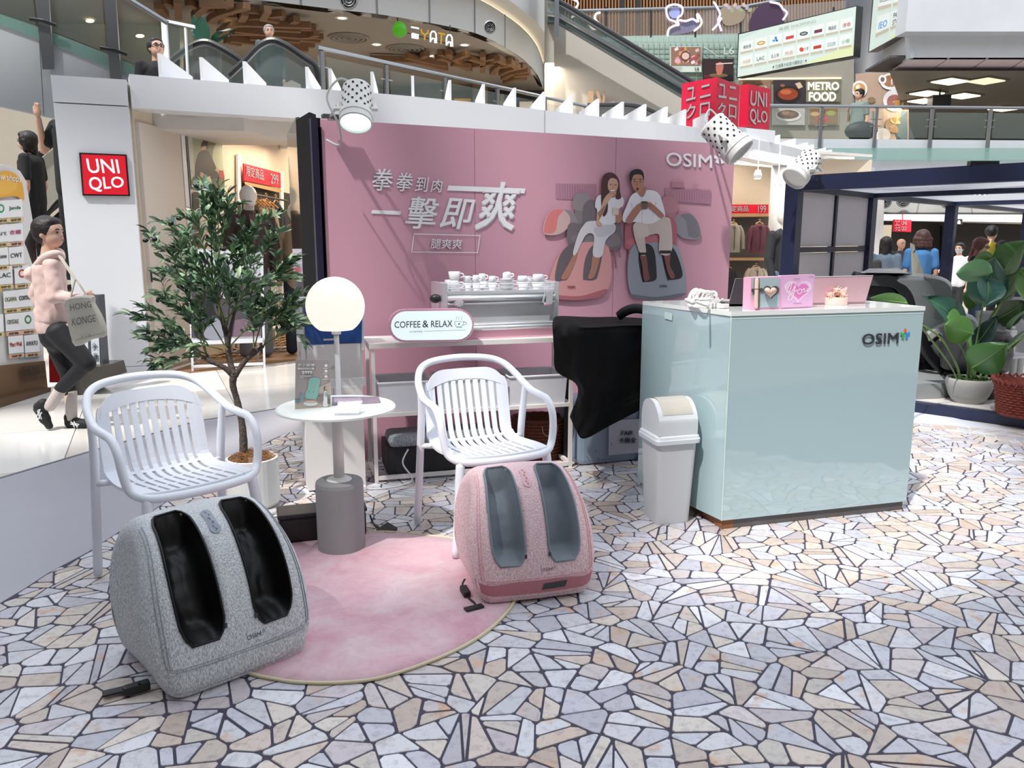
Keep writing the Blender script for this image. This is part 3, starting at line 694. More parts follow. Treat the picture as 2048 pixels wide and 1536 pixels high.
# low white cube stands
for k, (x0, y0, x1, y1, Yk, lab) in enumerate([(466, 704, 540, 665, 9.9, 'wire cube display plinth of white tube, behind the frame sign'), (536, 702, 572, 668, 10.4, 'wire cube display plinth of white tube, right of the frame sign')]):
    t = thing('wire_plinth', lab, 'plinth', G((x0+x1)/2, y0)); c = G((x0+x1)/2, y0); hh = .28; b = B(); wdt = .42 if k == 0 else .3
    P8 = [Vector((c.x+sx*wdt/2, c.y+sy*wdt/2+.1, z)) for z in (.01, hh) for sx, sy in ((-1, -1), (1, -1), (1, 1), (-1, 1))]
    for i in range(4):
        for e in ((i, (i+1) % 4), (4+i, 4+(i+1) % 4), (i, i+4)): tube(b, [P8[e[0]], P8[e[1]]], .011, 5)
    obj('tube_frame', b, M('#d6d6da', .4), t)
    b = B(); box(b, (c.x, c.y+.1, hh+.012), (wdt, wdt, .018)); obj('plinth_top', b, M('#d8d8da', .4), t)
# ================================================================ upper levels
ZL, ZRAIL, ZC = 3.35, 4.43, 6.2
GL = glass('#a9c4bd', .95, .05); GLT = glass('#7fa59c', .5, .08); STEEL = M('#8d9196', .3, .85, var=.05); DK = M('#2b2c2e', .4, .3); WOODB = M('#7c5c42', .6, var=.15, scale=4)
def vpoly(name, pts, Y, th, mat, kind='structure', ang=0., parent=None, off=0.):
    b = B(); slab(b, YP(Y, ang), pts, th, off)
    if parent: return obj(name, b, mat, parent)
    return struct(name, b, mat) if kind == 'structure' else obj(name, b, mat)
# left parapet wall of the escalator with glass balustrade
LP = YP(11.2, 6)
b = B(); slab(b, LP, [(-60, 30), (0, 50), (80, 79), (215, 133), (290, 163), (290, 262), (85, 230), (84.5, 79)][:0] or [(-60, 30), (0, 50), (78, 78), (87, 232), (0, 213), (-60, 200)], .25); struct('wall_upper_left', b, grey_w)
b = B(); slab(b, LP, [(79.5, 79), (215, 133), (300, 167), (300, 275), (88.5, 233)], .25); struct('wall_upper_middle', b, grey_w)
bl = thing('glass_balustrade', 'sloping glass balustrade with flat steel posts above grey parapet, top left', 'balustrade', LP.hit(100, 80))
b = B(); slab(b, LP, [(-60, 30), (0, 50), (80, 79), (215, 133), (330, 178), (330, 155), (215, 108), (80, 55), (0, 28), (-60, 8)], .012, .03); obj('tinted_band', b, GLT, bl)
for q in ([(-60, 8), (0, 28), (72, 52), (60, -40), (-60, -40)], [(94, 58), (212, 104), (200, -40), (80, -40)], [(236, 114), (330, 152), (318, 46), (225, -20)]):
    b = B(); slab(b, LP, q, .012, .03); obj('pane', b, GL, bl)
for q in ([(85, 138), (107, 138), (96, -20), (68, -20)], [(222, 175), (243, 175), (230, -20), (206, -20)]):
    b = B(); slab(b, LP, q, .03, .09); obj('post', b, STEEL, bl)
for x, y in ((87, 42), (228, 100)):
    b = B(); tube(b, [LP.hit(x-27, y-4, .13), LP.hit(x, y, .14), LP.hit(x+26, y+9, .13)], .022, 6); obj('clamp', b, DK, bl)
b = B(); tube(b, [LP.hit(225, -22, .06), LP.hit(335, 46, .06)], .03, 8); obj('handrail', b, STEEL, bl)
# white glazed door frame and second pane right of it
t = thing('glass_screen', 'white framed glass screen beside upper escalator landing', 'glass screen', D(355, 120, 12.5)); p = YP(12.5)
b = B(); slab(b, p, [(323, 42), (388, 56), (388, 50), (323, 37)], .05, .02); slab(b, p, [(330, 215), (344, 215), (332, 42), (322, 42)], .05, .02); slab(b, p, [(376, 215), (379, 215), (371, 55), (368, 55)], .05, .02); obj('white_frame', b, WHITE, t)
b = B(); slab(b, p, [(337, 125), (385, 110), (385, 55), (333, 45)], .012); obj('pane', b, GL, t)
# background walls
vpoly('wall_far_left', [(-80, 240), (360, 240), (360, -60), (-80, -60)], 19, .2, M('#8f8d84', .8, var=.05))
vpoly('wall_market', [(250, 320), (1125, 330), (1125, -60), (250, -60)], 27, .3, M('#3c3431', .8, var=.3, scale=.8))
for x, y, e in [(180, 42, 6), (280, 72, 8), (277, 8, 6)]:
    c = D(x, y, 18.6); b = B(); ball(b, c, .06, (1.6, .5, .6)); t = solo('ceiling_lamp', b, M('#ffe9a8', .4, var=0, emit=e), 'small warm downlight seen through the top left glass, %s' % {180: 'leftmost', 280: 'nearest the man with glasses', 277: 'highest of them'}[x], 'lamp')
# curved fascia + ceiling of the upper shop
fb_ = [(180, -70), (330, -25), (560, 5), (700, 22), (755, 28), (860, 46), (950, 66), (1010, 95), (1050, 122), (1075, 150), (1088, 182)]
fc = spline([G(x, y, ZC) for x, y in fb_], 4)
b = B(); lo = [b.verts.new(p) for p in fc]; hi = [b.verts.new(p+Vector((0, 0, .78))) for p in fc]
lo2 = [b.verts.new(p+Vector((-.1, .3, 0))) for p in fc]; hi2 = [b.verts.new(p+Vector((-.1, .3, .78))) for p in fc]
for i in range(len(fc)-1):
    for A_, C_ in ((lo, hi), (hi, hi2), (lo2, lo), (hi2, lo2)): b.faces.new((A_[i], A_[i+1], C_[i+1], C_[i]))
struct('trim_30', b, M('#c3c4c2', .6, var=.02), 'curved white fascia band above the upper shop')
b = B(); lo = [b.verts.new(p+Vector((.3, -.45, .86))) for p in fc]; hi = [b.verts.new(p+Vector((.3, -.45, 5))) for p in fc]; bk_ = [b.verts.new(p+Vector((-.1, .4, .86))) for p in fc]
for i in range(len(fc)-1): b.faces.new((lo[i], lo[i+1], hi[i+1], hi[i])); b.faces.new((lo[i], lo[i+1], bk_[i+1], bk_[i]))
struct('trim_31', b, M('#c9cac9', .6, var=.02), 'upper curved white fascia band')
b = B(); tube(b, [p+Vector((-.02, .1, .8)) for p in fc], .03, 6); struct('trim_32', b, M('#ffe2b8', .4, var=0, emit=2.0), 'warm cove light strip between the curved bands')
b = B(); poly(b, [p for p in fc] + [Vector((fc[-1].x, 27, ZC)), Vector((-16, 27, ZC)), Vector((-16, fc[0].y, ZC))]); struct('ceiling_upper', b, M('#8f8983', .8, var=.03, scale=.7))
b = B()
for x in (618, 755, 860, 950, 1010):
    i = min(range(len(fc)), key=lambda i: abs(fc[i].x/fc[i].y - ray(x, 40).x/ray(x, 40).y)); p = fc[i]; box(b, (p.x, p.y-.012, p.z+.39), (.03, .03, .78))
struct('trim_33', b, M('#8c8d8c', .6), 'joints of the curved fascia')
def wallvent(label, x, y, Y, r, parent=None):
    c = D(x, y, Y); t = thing('round_vent', label, 'vent', c); Mx = Matrix.Rotation(pi/2, 4, 'X')
    b = B(); lathe(b, [(r*.86, 0), (r, .0), (r, .05), (r*.86, .06), (r*.82, .02)], 24, c, Mx, cap=False); obj('rim', b, M('#8f9190', .4, .4), t)
    b = B(); lathe(b, [(0, .0), (r*.84, .0), (r*.84, .01), (0, .01)], 24, c, Mx); obj('dark_inside', b, M('#1d1f21', .6), t)
    b = B()
    for q in (.62, .36): tube(b, [c+Vector((r*q*cos(k*pi/10), -.03, r*q*sin(k*pi/10))) for k in range(20)], r*.05, 5, True)
    for k in range(4): a = k*pi/2+pi/4; tube(b, [c+Vector((r*.18*cos(a), -.03, r*.18*sin(a))), c+Vector((r*.84*cos(a), -.03, r*.84*sin(a)))], r*.05, 5)
    obj('grille', b, M('#7c7f80', .4, .4), t); return t
wallvent('round dark vent on curved fascia right of the green ball sign', 980, 55, fc[24].y-.35 if False else 19.3, .14)
wallvent('round dark vent at top of curved fascia, cut by photo edge', 698, 0, 17.3, .19)
# downlights and ring diffusers on that ceiling
for k, (x, y) in enumerate([(684, 35), (753, 88), (929, 89), (866, 111), (626, 64), (441, 27), (1031, 138)]):
    c = G(x, y, ZC-.01); t = thing('downlight', ['recessed downlight in upper ceiling above the left balustrade end', 'recessed downlight left of the two ring diffusers on upper ceiling', 'recessed downlight right of the green ball sign', 'recessed downlight just below the ball sign lettering', 'recessed downlight among branch tips on upper ceiling', 'recessed downlight among wooden branches, top left ceiling', 'recessed downlight at right end of the upper ceiling'][k], 'lamp', c)
    b = B(); lathe(b, [(0, -.012), (.10, -.012), (.10, 0), (0, 0)], 16, c); obj('lens', b, M('#fff0d0', .3, var=0, emit=7), t)
    b = B(); lathe(b, [(.10, -.02), (.15, -.012), (.15, .0), (.10, 0)], 16, c, cap=False); obj('ring', b, M('#c4c1bb', .5), t)
for k, (x, y) in enumerate([(697, 76), (811, 98)]):
    c = G(x, y, ZC-.02); t = thing('ring_diffuser', ['large round ceiling air diffuser left above the balustrade', 'large round ceiling air diffuser under the green ball sign'][k], 'vent', c); b = B()
    for r in (.12, .24, .36, .46): tube(b, [c+Vector((r*cos(i*pi/12), r*sin(i*pi/12), 0)) for i in range(24)], .03, 5, True)
    obj('rings', b, M('#8a857e', .6), t)
for x, y, w_ in ((-6, 21, 420), (0, 22, 420), (4, 24, 260)): area('market_light', (x, y, ZC-.3), 2.5, w_, (1, .86, .68))
# wooden branch ceilings
def branches(label, segs, base, ang=0):
    t = thing('branch_ceiling', label, 'ceiling decoration', G(*base, ZC-.3))
    for k, s in enumerate(segs):
        pts = spline([G(x, y, ZC-.14-(k % 3)*.05) for x, y in s], 3) if len(s) > 2 else [G(x, y, ZC-.14-(k % 3)*.05) for x, y in s]
        b = B(); rows = []
        for i, p in enumerate(pts):
            d = (pts[min(i+1, len(pts)-1)]-pts[max(i-1, 0)]).normalized(); n = Vector((-d.y, d.x, 0))*.075
            rows.append([b.verts.new(p+n), b.verts.new(p-n), b.verts.new(p-n+Vector((0, 0, .13))), b.verts.new(p+n+Vector((0, 0, .13)))])
        skin(b, rows, True, True); obj('branch', b, WOODB, t)
    return t
branches('brown timber branches fanning across upper left ceiling', [
    [(328, 8), (353, 16)], [(355, 7), (358, 40)], [(316, 18), (331, 36)], [(376, 11), (402, 23)], [(420, 10), (400, 26), (390, 38)], [(402, 16), (450, 15)], [(402, 26), (434, 24)],
    [(460, 12), (459, 30)], [(495, 18), (440, 34), (420, 48)], [(480, 24), (520, 28)], [(440, 36), (476, 37)], [(536, 25), (524, 42)], [(568, 34), (480, 43), (445, 48)], [(522, 41), (557, 47)],
    [(490, 32), (483, 45)], [(515, 45), (505, 55)], [(594, 44), (570, 57)], [(622, 57), (540, 55), (470, 54), (440, 72)], [(632, 62), (560, 60), (480, 60)], [(602, 65), (540, 62)], [(633, 72), (600, 78), (470, 65)], [(598, 70), (560, 68)],
    [(646, 80), (560, 72), (460, 70)], [(640, 86), (600, 82)], [(628, 96), (540, 84), (460, 76)], [(600, 86), (500, 80)], [(615, 104), (540, 94), (462, 84)], [(480, 92), (450, 86)]], (480, 80))
branches('brown timber branches fanning on ceiling behind the balustrade rail', [
    [(822, 112), (842, 120)], [(854, 112), (840, 120)], [(812, 117), (860, 128), (892, 134)], [(880, 110), (905, 122), (925, 135), (940, 143)], [(896, 109), (920, 130)], [(936, 112), (910, 121)],
    [(868, 120), (925, 127)], [(878, 118), (900, 126)], [(904, 132), (940, 138)], [(950, 130), (925, 138)], [(966, 114), (965, 146)], [(938, 120), (962, 127)], [(992, 118), (966, 124)], [(985, 130), (945, 136)],
    [(994, 122), (1012, 131)], [(1020, 123), (995, 138), (984, 150)], [(1034, 129), (1005, 136)], [(1018, 128), (1036, 140)], [(1050, 136), (1020, 143), (1002, 152)], [(1058, 145), (1025, 150), (1006, 160)], [(1060, 152), (1030, 154)], [(1052, 161), (1030, 160), (1010, 168)], [(892, 142), (830, 126), (740, 122)]], (960, 140))
# hanging sign: green ball and letters
ys = thing('hanging_sign', 'green ball and outlined yellow-white letters hung from upper ceiling', 'sign', D(850, 90, 18.5)); p = YP(18.5)
b = B(); ball(b, p.hit(799, 59), .155, (1, .6, 1.1), sub=3); obj('green_ball', b, M('#5cc81e', .4, var=.02, emit=.35), ys, smooth=True)
b = B(); tube(b, [p.hit(795, 42), p.hit(795, 30)], .012, 6); tube(b, [p.hit(815, 66), p.hit(905, 90)], .01, 6); tube(b, [p.hit(900, 64), p.hit(900, 50)], .01, 6); obj('hanger_bar', b, DK, ys)
cw = M('#e6f2f0', .4, var=0, emit=1.0); cy = M('#e0a41e', .4, var=0, emit=.5)
def neon(parent, pl, lines, mat, r, name='letter', off=.02):
    b = B()
    for ln in lines: tube(b, [pl.hit(x, y, off) for x, y in ln], r, 6)
    return obj(name, b, mat, parent)
neon(ys, p, [[(822, 54), (838, 57)], [(824, 67), (837, 70), (837, 77), (824, 75), (824, 67)], [(830, 68), (830, 76)], [(824, 71), (837, 74)]], cw, .018)
neon(ys, p, [[(842, 58), (844, 66), (850, 70), (856, 66), (856, 60)], [(850, 70), (849, 80)]], cy, .018)
neon(ys, p, [[(861, 84), (861, 68), (864, 63), (869, 63), (872, 68), (873, 86)], [(863, 80), (866, 76), (869, 77), (870, 86)]], cw, .018)
neon(ys, p, [[(876, 66), (890, 69)], [(883, 68), (882, 88)]], cy, .018)
neon(ys, p, [[(893, 91), (893, 76), (896, 70), (901, 70), (904, 75), (905, 93)], [(895, 88), (898, 83), (901, 84), (902, 93)]], cw, .018)
# balustrades of the upper level
def rail(label, a, c, posts, ybot, hz=ZRAIL, panes=True, zb=None):
    A_, C_ = G(*a, hz), G(*c, hz); t = thing('glass_balustrade', label, 'balustrade', (A_.x, A_.y, ZL)); pl = P2(A_, C_); zb = zb or ZL+.1
    b = B(); tube(b, [A_, C_], .035, 8); obj('handrail', b, STEEL, t)
    xs = []
    for x in posts:
        r = ray(x, 200); h = pl.hit(x, 200); xs.append(h)
        b = B(); box(b, (h.x, h.y, (hz-.04+zb-.3)/2), (.07, .05, hz-.04-zb+.3), math.atan2(pl.u.y, pl.u.x)); obj('post', b, STEEL, t)
        b = B()
        for z in (hz-.28, zb+.25): tube(b, [(h.x-pl.u.x*.13, h.y-pl.u.y*.13, z), (h.x+pl.u.x*.13, h.y+pl.u.y*.13, z)], .012, 5)
        obj('clamp', b, STEEL, t)
    xs = [A_]+xs+[C_]
    for p0, p1 in zip(xs, xs[1:]):
        if (p1-p0).length < .5: continue
        b = B(); d = pl.u*.08; prism(b, [(p0.x+d.x, p0.y+d.y, zb), (p1.x-d.x, p1.y-d.y, zb), (p1.x-d.x, p1.y-d.y, hz-.12), (p0.x+d.x, p0.y+d.y, hz-.12)], pl.n*.012); obj('pane', b, GL, t)
    return t, pl
rail('glass balustrade with steel rail above the shop fascia, centre', (635, 95), (1178, 214), [647, 774, 890, 995, 1090, 1171], 250)
rb, rpl = rail('glass balustrade with steel rail on upper right level', (1535, 211), (2150, 217), [1645, 1755, 1867, 1984], 330, zb=3.75)
b = B(); h0, h1 = rpl.hit(1200, 290), rpl.hit(2150, 290); prism(b, [(h0.x, h0.y+.1, 2.6), (h1.x, h1.y+.1, 2.6), (h1.x, h1.y+.1, 3.72), (h0.x, h0.y+.1, 3.72)], (0, .3, 0)); struct('wall_slab_right', b, M('#c6ccd2', .5, var=.03))
b = B(); slab(b, rpl, [(1400, 320), (2150, 322), (2150, 296), (1400, 296)], .02, .05); obj('tinted_band', b, GLT, rb)
b = B(); poly(b, [(-12, 12.2, ZL-.05), (3, 19.2, ZL-.05), (20, 19.5, ZL-.05), (20, 36, ZL-.05), (-16, 36, ZL-.05), (-16, 12.2, ZL-.05)]); struct('floor_upper', b, M('#77726c', .5))
# escalator hoods with black handrails (upper left)
def esc(label, arc, Y, fill):
    t = thing('escalator', label, 'escalator', D(arc[1][0], 150, Y)); p = YP(Y)
    s = [(q.x, q.y) for q in spline([(x, y, 0) for x, y in arc], 5)]
    b = B(); tube(b, [p.hit(x, y, .06) for x, y in s], .045, 8); obj('handrail', b, M('#17181a', .35), t)
    b = B(); tube(b, [p.hit(x, y+6, .05) for x, y in s], .028, 6); obj('rail_guide', b, STEEL, t)
    b = B(); prism(b, [p.hit(x, y+8) for x, y in s] + [p.hit(*q) for q in fill], (0, .012, 0)); obj('pane', b, glass('#5f6a6b', .6, .08), t); return t
esc('escalator hood with black handrail, left of its pair beside man in black', [(334, 128), (352, 112), (385, 90), (412, 83), (440, 94), (470, 112), (488, 126)], 12.9, [(488, 225), (338, 225)])
esc('escalator hood with black handrail, taller one in front of grey-haired man', [(458, 150), (490, 120), (520, 90), (545, 80), (572, 90), (605, 112), (628, 128), (635, 145), (636, 172)], 12.6, [(640, 225), (462, 225)])
bm_ = thing('planter_palm', 'broad-leaved dark green plant behind the upper escalator hood', 'plant', D(415, 90, 14))
for k, (pts, wd) in enumerate([([(412, 90), (406, 70), (400, 50), (402, 32)], .13), ([(418, 88), (405, 72), (392, 62), (380, 58)], .08), ([(420, 88), (440, 62), (462, 60)], .09), ([(424, 90), (440, 76), (466, 63)], .12), ([(405, 90), (396, 74), (385, 66)], .07), ([(398, 88), (390, 50), (386, 30)], .05)]):
    s = spline([D(x, y, 14+k*.05) for x, y in pts], 5); b = B(); n = len(s)
    L_ = [b.verts.new(q + Vector((wd*sin(pi*min(1, (i+.3)/(n))), .02, wd*.3*sin(pi*i/n)))) for i, q in enumerate(s)]; R_ = [b.verts.new(q - Vector((wd*sin(pi*min(1, (i+.3)/n)), .0, wd*.3*sin(pi*i/n)))) for i, q in enumerate(s)]
    for i in range(n-1): b.faces.new((L_[i], L_[i+1], R_[i+1], R_[i]))
    obj('leaf', b, M('#1d4a38', .4, var=.15), bm_)
b = B(); q = D(410, 92, 14.05); lathe(b, [(0, ZL), (.2, ZL), (.26, q.z), (.24, q.z), (0, q.z-.05)], 20, (q.x, q.y, 0)); obj('pot', b, M('#5d5852', .6), bm_)
# goods seen dimly behind the glass
rr = random.Random(5); wp = YP(26.6)
for k, (x, y, w_, h_, c) in enumerate([(470, 150, 40, 40, '#6a3f33'), (505, 138, 25, 60, '#5a4238'), (925, 210, 34, 26, '#d7a921'), (1000, 205, 16, 34, '#6e6a66'), (855, 175, 60, 50, '#4f5963'), (720, 190, 80, 50, '#2b2a2b'), (560, 160, 60, 60, '#474b4c'), (800, 210, 40, 30, '#8f2f2a'), (960, 175, 30, 50, '#7d6a50'), (1052, 215, 26, 24, '#b9b6ae')]):
    b = B(); slab(b, wp, rq(x-w_/2, y-h_/2, x+w_/2, 318), .5, .6+.02*k)
    t = thing('market_display', ['reddish brown', 'brown', 'yellow', 'grey', 'slate', 'black', 'dark grey', 'dark red', 'tan', 'off-white'][k] + ' goods display dim behind the upper glass balustrade', 'display', wp.hit(x, y+h_/2)); obj('display_block', b, M(c, .7, var=.3, scale=3), t)
A = Art(wp, t, 'printed_picture', 1.0); A.poly([(938, 222), (955, 175), (962, 176), (966, 222), (958, 222), (956, 205), (948, 222)], '#2c6270').done()
t = thing('round_sign', 'large grey round-topped sign board with letter shapes behind escalator', 'sign', D(585, 160, 13.6)); b = B(); slab(b, YP(13.6), [(560, 225), (605, 225), (600, 168), (583, 160), (566, 168)], .06); obj('board', b, M('#b9b2a8', .6), t)
# ---------------- centre: column edge, beige wall, diagonal escalator
struct('wall_centre', (lambda b: (slab(b, YP(22), [(1100, 300), (1460, 300), (1460, 205), (1365, 175), (1112, 22), (1100, -40)], .3), b)[1])(B()), M('#aaa69f', .8, var=.02))
struct('wall_centre_edge', (lambda b: (slab(b, YP(21.5), [(1090, 300), (1108, 300), (1108, -40), (1090, -40)], .3), b)[1])(B()), M('#a19d92', .8))
b = B(); slab(b, YP(21), [(1109, 72), (1118, 72), (1118, -40), (1109, -40)], .1); struct('trim_34', b, STEEL)
ep = YP(21.3); es = thing('diagonal_escalator', 'long diagonal escalator with glass side descending behind the red cube signs', 'escalator', ep.hit(1365, 190))
top_ = [(1095, -5), (1118, 4), (1140, 16), (1390, 168)]
b = B(); tube(b, [ep.hit(x, y, .15) for x, y in top_], .07, 8); obj('handrail', b, M('#1b1c1e', .35), es)
b = B(); tube(b, [ep.hit(x, y+6, .15) for x, y in top_], .05, 6); obj('rail_guide', b, STEEL, es)
b = B(); slab(b, ep, [(1095, 30), (1118, 30), (1380, 188), (1390, 170), (1140, 22), (1118, 8), (1095, 2)], .02, .08); obj('pane', b, glass('#7fa59d', .55, .08), es)
b = B(); tube(b, [ep.hit(x, y, .16) for x, y in [(1095, 28), (1118, 31), (1375, 178)]], .05, 6); obj('skirt_rail', b, STEEL, es)
b = B(); slab(b, ep, [(1095, 44), (1118, 44), (1370, 194), (1376, 182), (1120, 32), (1095, 30)], .3, .02); obj('side_panel', b, M('#57686a', .3, .4, var=.2, scale=2), es)
# lower curved escalator cap and brown letters on wall
t = thing('lower_escalator', 'escalator end with curved black handrail above the fascia fins, centre', 'escalator', D(1240, 230, 16)); p = YP(16)
b = B(); tube(b, [p.hit(q.x, q.y) for q in spline([(1175, 210, 0), (1240, 209, 0), (1275, 212, 0), (1305, 222, 0), (1345, 245, 0)], 5)], .04, 8); obj('handrail', b, M('#1b1c1e', .35), t)
b = B(); slab(b, p, [(1190, 250), (1345, 250), (1300, 226), (1270, 218), (1190, 217)], .04, -.05); obj('side_panel', b, M('#8f9290', .4, .3, var=.3, scale=5), t)
b = B(); tube(b, [p.hit(q.x, q.y, .02) for q in spline([(1190, 216, 0), (1240, 215, 0), (1272, 218, 0), (1300, 228, 0), (1330, 245, 0)], 5)], .02, 6); obj('rail_guide', b, STEEL, t)
p = YP(21.9); t = thing('wall_letters', 'beige raised letter shapes on plain wall left of the escalator', 'lettering', p.hit(1200, 210)); A_ = B()
for q in ([(1176, 208), (1187, 208), (1187, 182), (1176, 182)], [(1192, 182), (1197, 182), (1203, 200), (1201, 208), (1197, 206)], [(1207, 182), (1211, 182), (1209, 206), (1202, 208), (1205, 200)], [(1214, 206), (1228, 202), (1230, 205), (1216, 209)]): slab(A_, p, q, .05, .06)
obj('letter', A_, M('#a88b6e', .6), t)
# white kiosk panes left
# ---------------- green tiled wall with food posters, glass rail and slatted timber
struct('wall_green', (lambda b: (slab(b, YP(26.5), [(1150, 300), (1760, 300), (1760, 60), (1150, 74)], .3), b)[1])(B()), M('#9fb3aa', .5, var=.04))
gw = YP(26.4); t = thing('tile_cladding', 'grey-green wall cladding grid with L6 marking', 'wall cladding', gw.hit(1300, 240)); b = B()
for x in range(1195, 1480, 11): slab(b, gw, [(x, 240), (x+.8, 240), (x+.8, 74), (x, 74)], .02, .01)
for y in range(84, 170, 10): slab(b, gw, [(1195, y+.7), (1478, y+.7), (1478, y), (1195, y)], .02, .012)
obj('cladding_joint', b, M('#8ca39b', .5), t, kind='stuff')
text_px('L6', [(1448, 109), (1468, 108), (1468, 94), (1448, 94)], gw, M('#c8d6d0', .5), t, .04, .02)
b = B(); slab(b, gw, [(1407, 94), (1437, 113), (1468, 113), (1468, 112), (1437, 112), (1408, 93)], .01, .03); obj('arrow_line', b, M('#c8d6d0', .5), t)
def poster(label, pl, q, base, draw=None, th=.05, off=.08, emit=0., frame=None):
    t = thing('food_poster' if 'food' in label or 'dish' in label else 'poster', label, 'poster', pl.hit(*q[0])); b = B(); slab(b, pl, q, th, off); obj('poster_board', b, M(frame or base, .5, var=.05), t)
    A = Art(pl, t, off=off+.01, emit=emit)
    if draw: draw(A)
    A.done(); return t
def d1(A):
    A.poly(rq(1342, 94, 1402, 131), '#8a6a5a'); r = random.Random(3)
    for i in range(24): x = r.uniform(1345, 1396); y = r.uniform(97, 126); A.poly([(x, y), (x+7, y-4), (x+9, y+2), (x+2, y+5)], r.choice(['#c9a04a', '#d6b0b4', '#a34a55', '#e6d6cf', '#7a4a3a', '#c48a9a']))
    A.ell(1371, 112, 10, 10, '#5b4238').ell(1371, 112, 7.5, 7, '#d9b5ae').ell(1355, 122, 6, 5, '#d6a5b0').text('L6', [(1390, 140), (1398, 140), (1398, 134), (1390, 134)], '#22302e', .03)
    for i in range(3): A.line([(1345, 134+i*2.4), (1364, 134+i*2.4)], .8, '#7f8a86')
poster('food poster of pink plates and bowls on green wall', gw, rq(1340, 93, 1403, 144), '#c3d0ca', d1)
def d2(A):
    A.poly(rq(1407, 119, 1466, 160), '#2a1518').ell(1436, 152, 26, 6, '#16100f').ell(1436, 151, 20, 4, '#7a5f3a').blob([(1432, 130), (1440, 124), (1447, 130), (1443, 148), (1434, 148)], '#b06a5c').line([(1432, 128), (1465, 126)], 2, '#d9c9c0').poly(rq(1407, 150, 1420, 158), '#6d1f28')
poster('dark food poster with chopsticks lifting meat', gw, rq(1406, 118, 1467, 162), '#1f1012', d2)
# timber slats
ts = thing('slatted_wall', 'vertical brown timber slats at top of photo behind glass rail', 'wall cladding', D(1400, 60, 28)); p = YP(28)
b = B(); slab(b, p, [(1100, 75), (1780, 75), (1780, -60), (1100, -60)], .1, -.1); obj('backing', b, M('#4f3420', .8), ts)
b = B(); x = 1110
while x < 1775: slab(b, p, [(x, 72), (x+3, 72), (x+3, -50), (x, -50)], .06, .04); x += 6.3
obj('slat_field', b, M('#90653f', .6, var=.12), ts, kind='stuff')
b = B()
for x in (1240, 1272): slab(b, p, [(x, 70), (x+9, 70), (x+9, -50), (x, -50)], .02, .08)
obj('door_gap', b, M('#1f1c1a', .5), ts)
Zr2 = D(1300, 18, 25.3).z; t = thing('glass_balustrade', 'glass balustrade with cat-shaped neon outlines at top of photo', 'balustrade', D(1300, 72, 25.3)); gp = YP(25.3)
b = B(); tube(b, [gp.hit(*q) for q in [(1150, 22), (1487, 14), (1600, -8)]], .05, 8); obj('handrail', b, STEEL, t)
for x in (1212, 1302, 1391, 1482, 1560, 1668):
    b = B(); slab(b, gp, [(x-1.5, 74), (x+1.5, 74), (x+1.5, 14), (x-1.5, 14)], .06, .02); obj('post', b, DK, t)
b = B(); slab(b, gp, [(1150, 74), (1700, 66), (1700, 0), (1487, 16), (1150, 25)], .012); obj('pane', b, glass('#8a8078', .7, .06), t)
nv = M('#d9c6f2', .4, var=0, emit=1.6); nw = M('#f6e3dc', .4, var=0, emit=1.5); npk = M('#f4b9a4', .4, var=0, emit=1.6)
sp = lambda pts: [(q.x, q.y) for q in spline([(a, c, 0) for a, c in pts], 5)]
neon(t, gp, [sp([(1333, 26), (1334, 14), (1349, 9), (1364, 14), (1364, 28), (1355, 37), (1358, 50)]), sp([(1333, 26), (1338, 38), (1350, 43), (1358, 50)]), sp([(1358, 40), (1372, 42), (1385, 38), (1395, 44)])], nv, .03, 'neon_outline', .1)
neon(t, gp, [sp([(1397, 44), (1394, 30), (1396, 28)]), sp([(1396, 28), (1403, 42), (1400, 52), (1388, 62)]), sp([(1335, 72), (1338, 58), (1350, 51), (1358, 50)])], nw, .03, 'neon_outline', .1)
neon(t, gp, [sp([(1101, 5), (1130, -4), (1150, 0), (1156, 8), (1150, 18)]), sp([(1198, 47), (1190, 38), (1192, 28), (1201, 25)]), sp([(1143, 35), (1150, 31), (1158, 33)]), sp([(1178, 48), (1186, 58), (1196, 56)])], nw, .03, 'neon_outline', .1)
neon(t, gp, [sp([(1427, 3), (1434, 14), (1440, 28), (1436, 40), (1443, 36), (1434, 50), (1425, 60)]), sp([(1436, 42), (1443, 62)]), sp([(1540, 4), (1558, 8), (1566, 18), (1574, 26), (1566, 40)])], nv, .03, 'neon_outline', .1)
A = Art(gp, t, 'printed_picture', .05); A.blob([(1338, 24), (1350, 14), (1360, 22), (1356, 34), (1344, 36)], '#8f99c8').blob([(1500, 60), (1510, 20), (1540, 5), (1560, 14), (1568, 40), (1550, 62)], '#3d2440').blob([(1440, 20), (1470, 10), (1490, 25), (1480, 45), (1450, 50)], '#8c7f6a').blob([(1372, 44), (1386, 40), (1396, 46), (1388, 62), (1340, 70), (1345, 55)], '#6f6c84')
for k in range(9): A.ell(1452+k*6, 10+5*(k % 3), 5, 3.5, ['#b9a79a', '#a49ab4', '#8e9a76'][k % 3], rot=k*.7)
A.done()
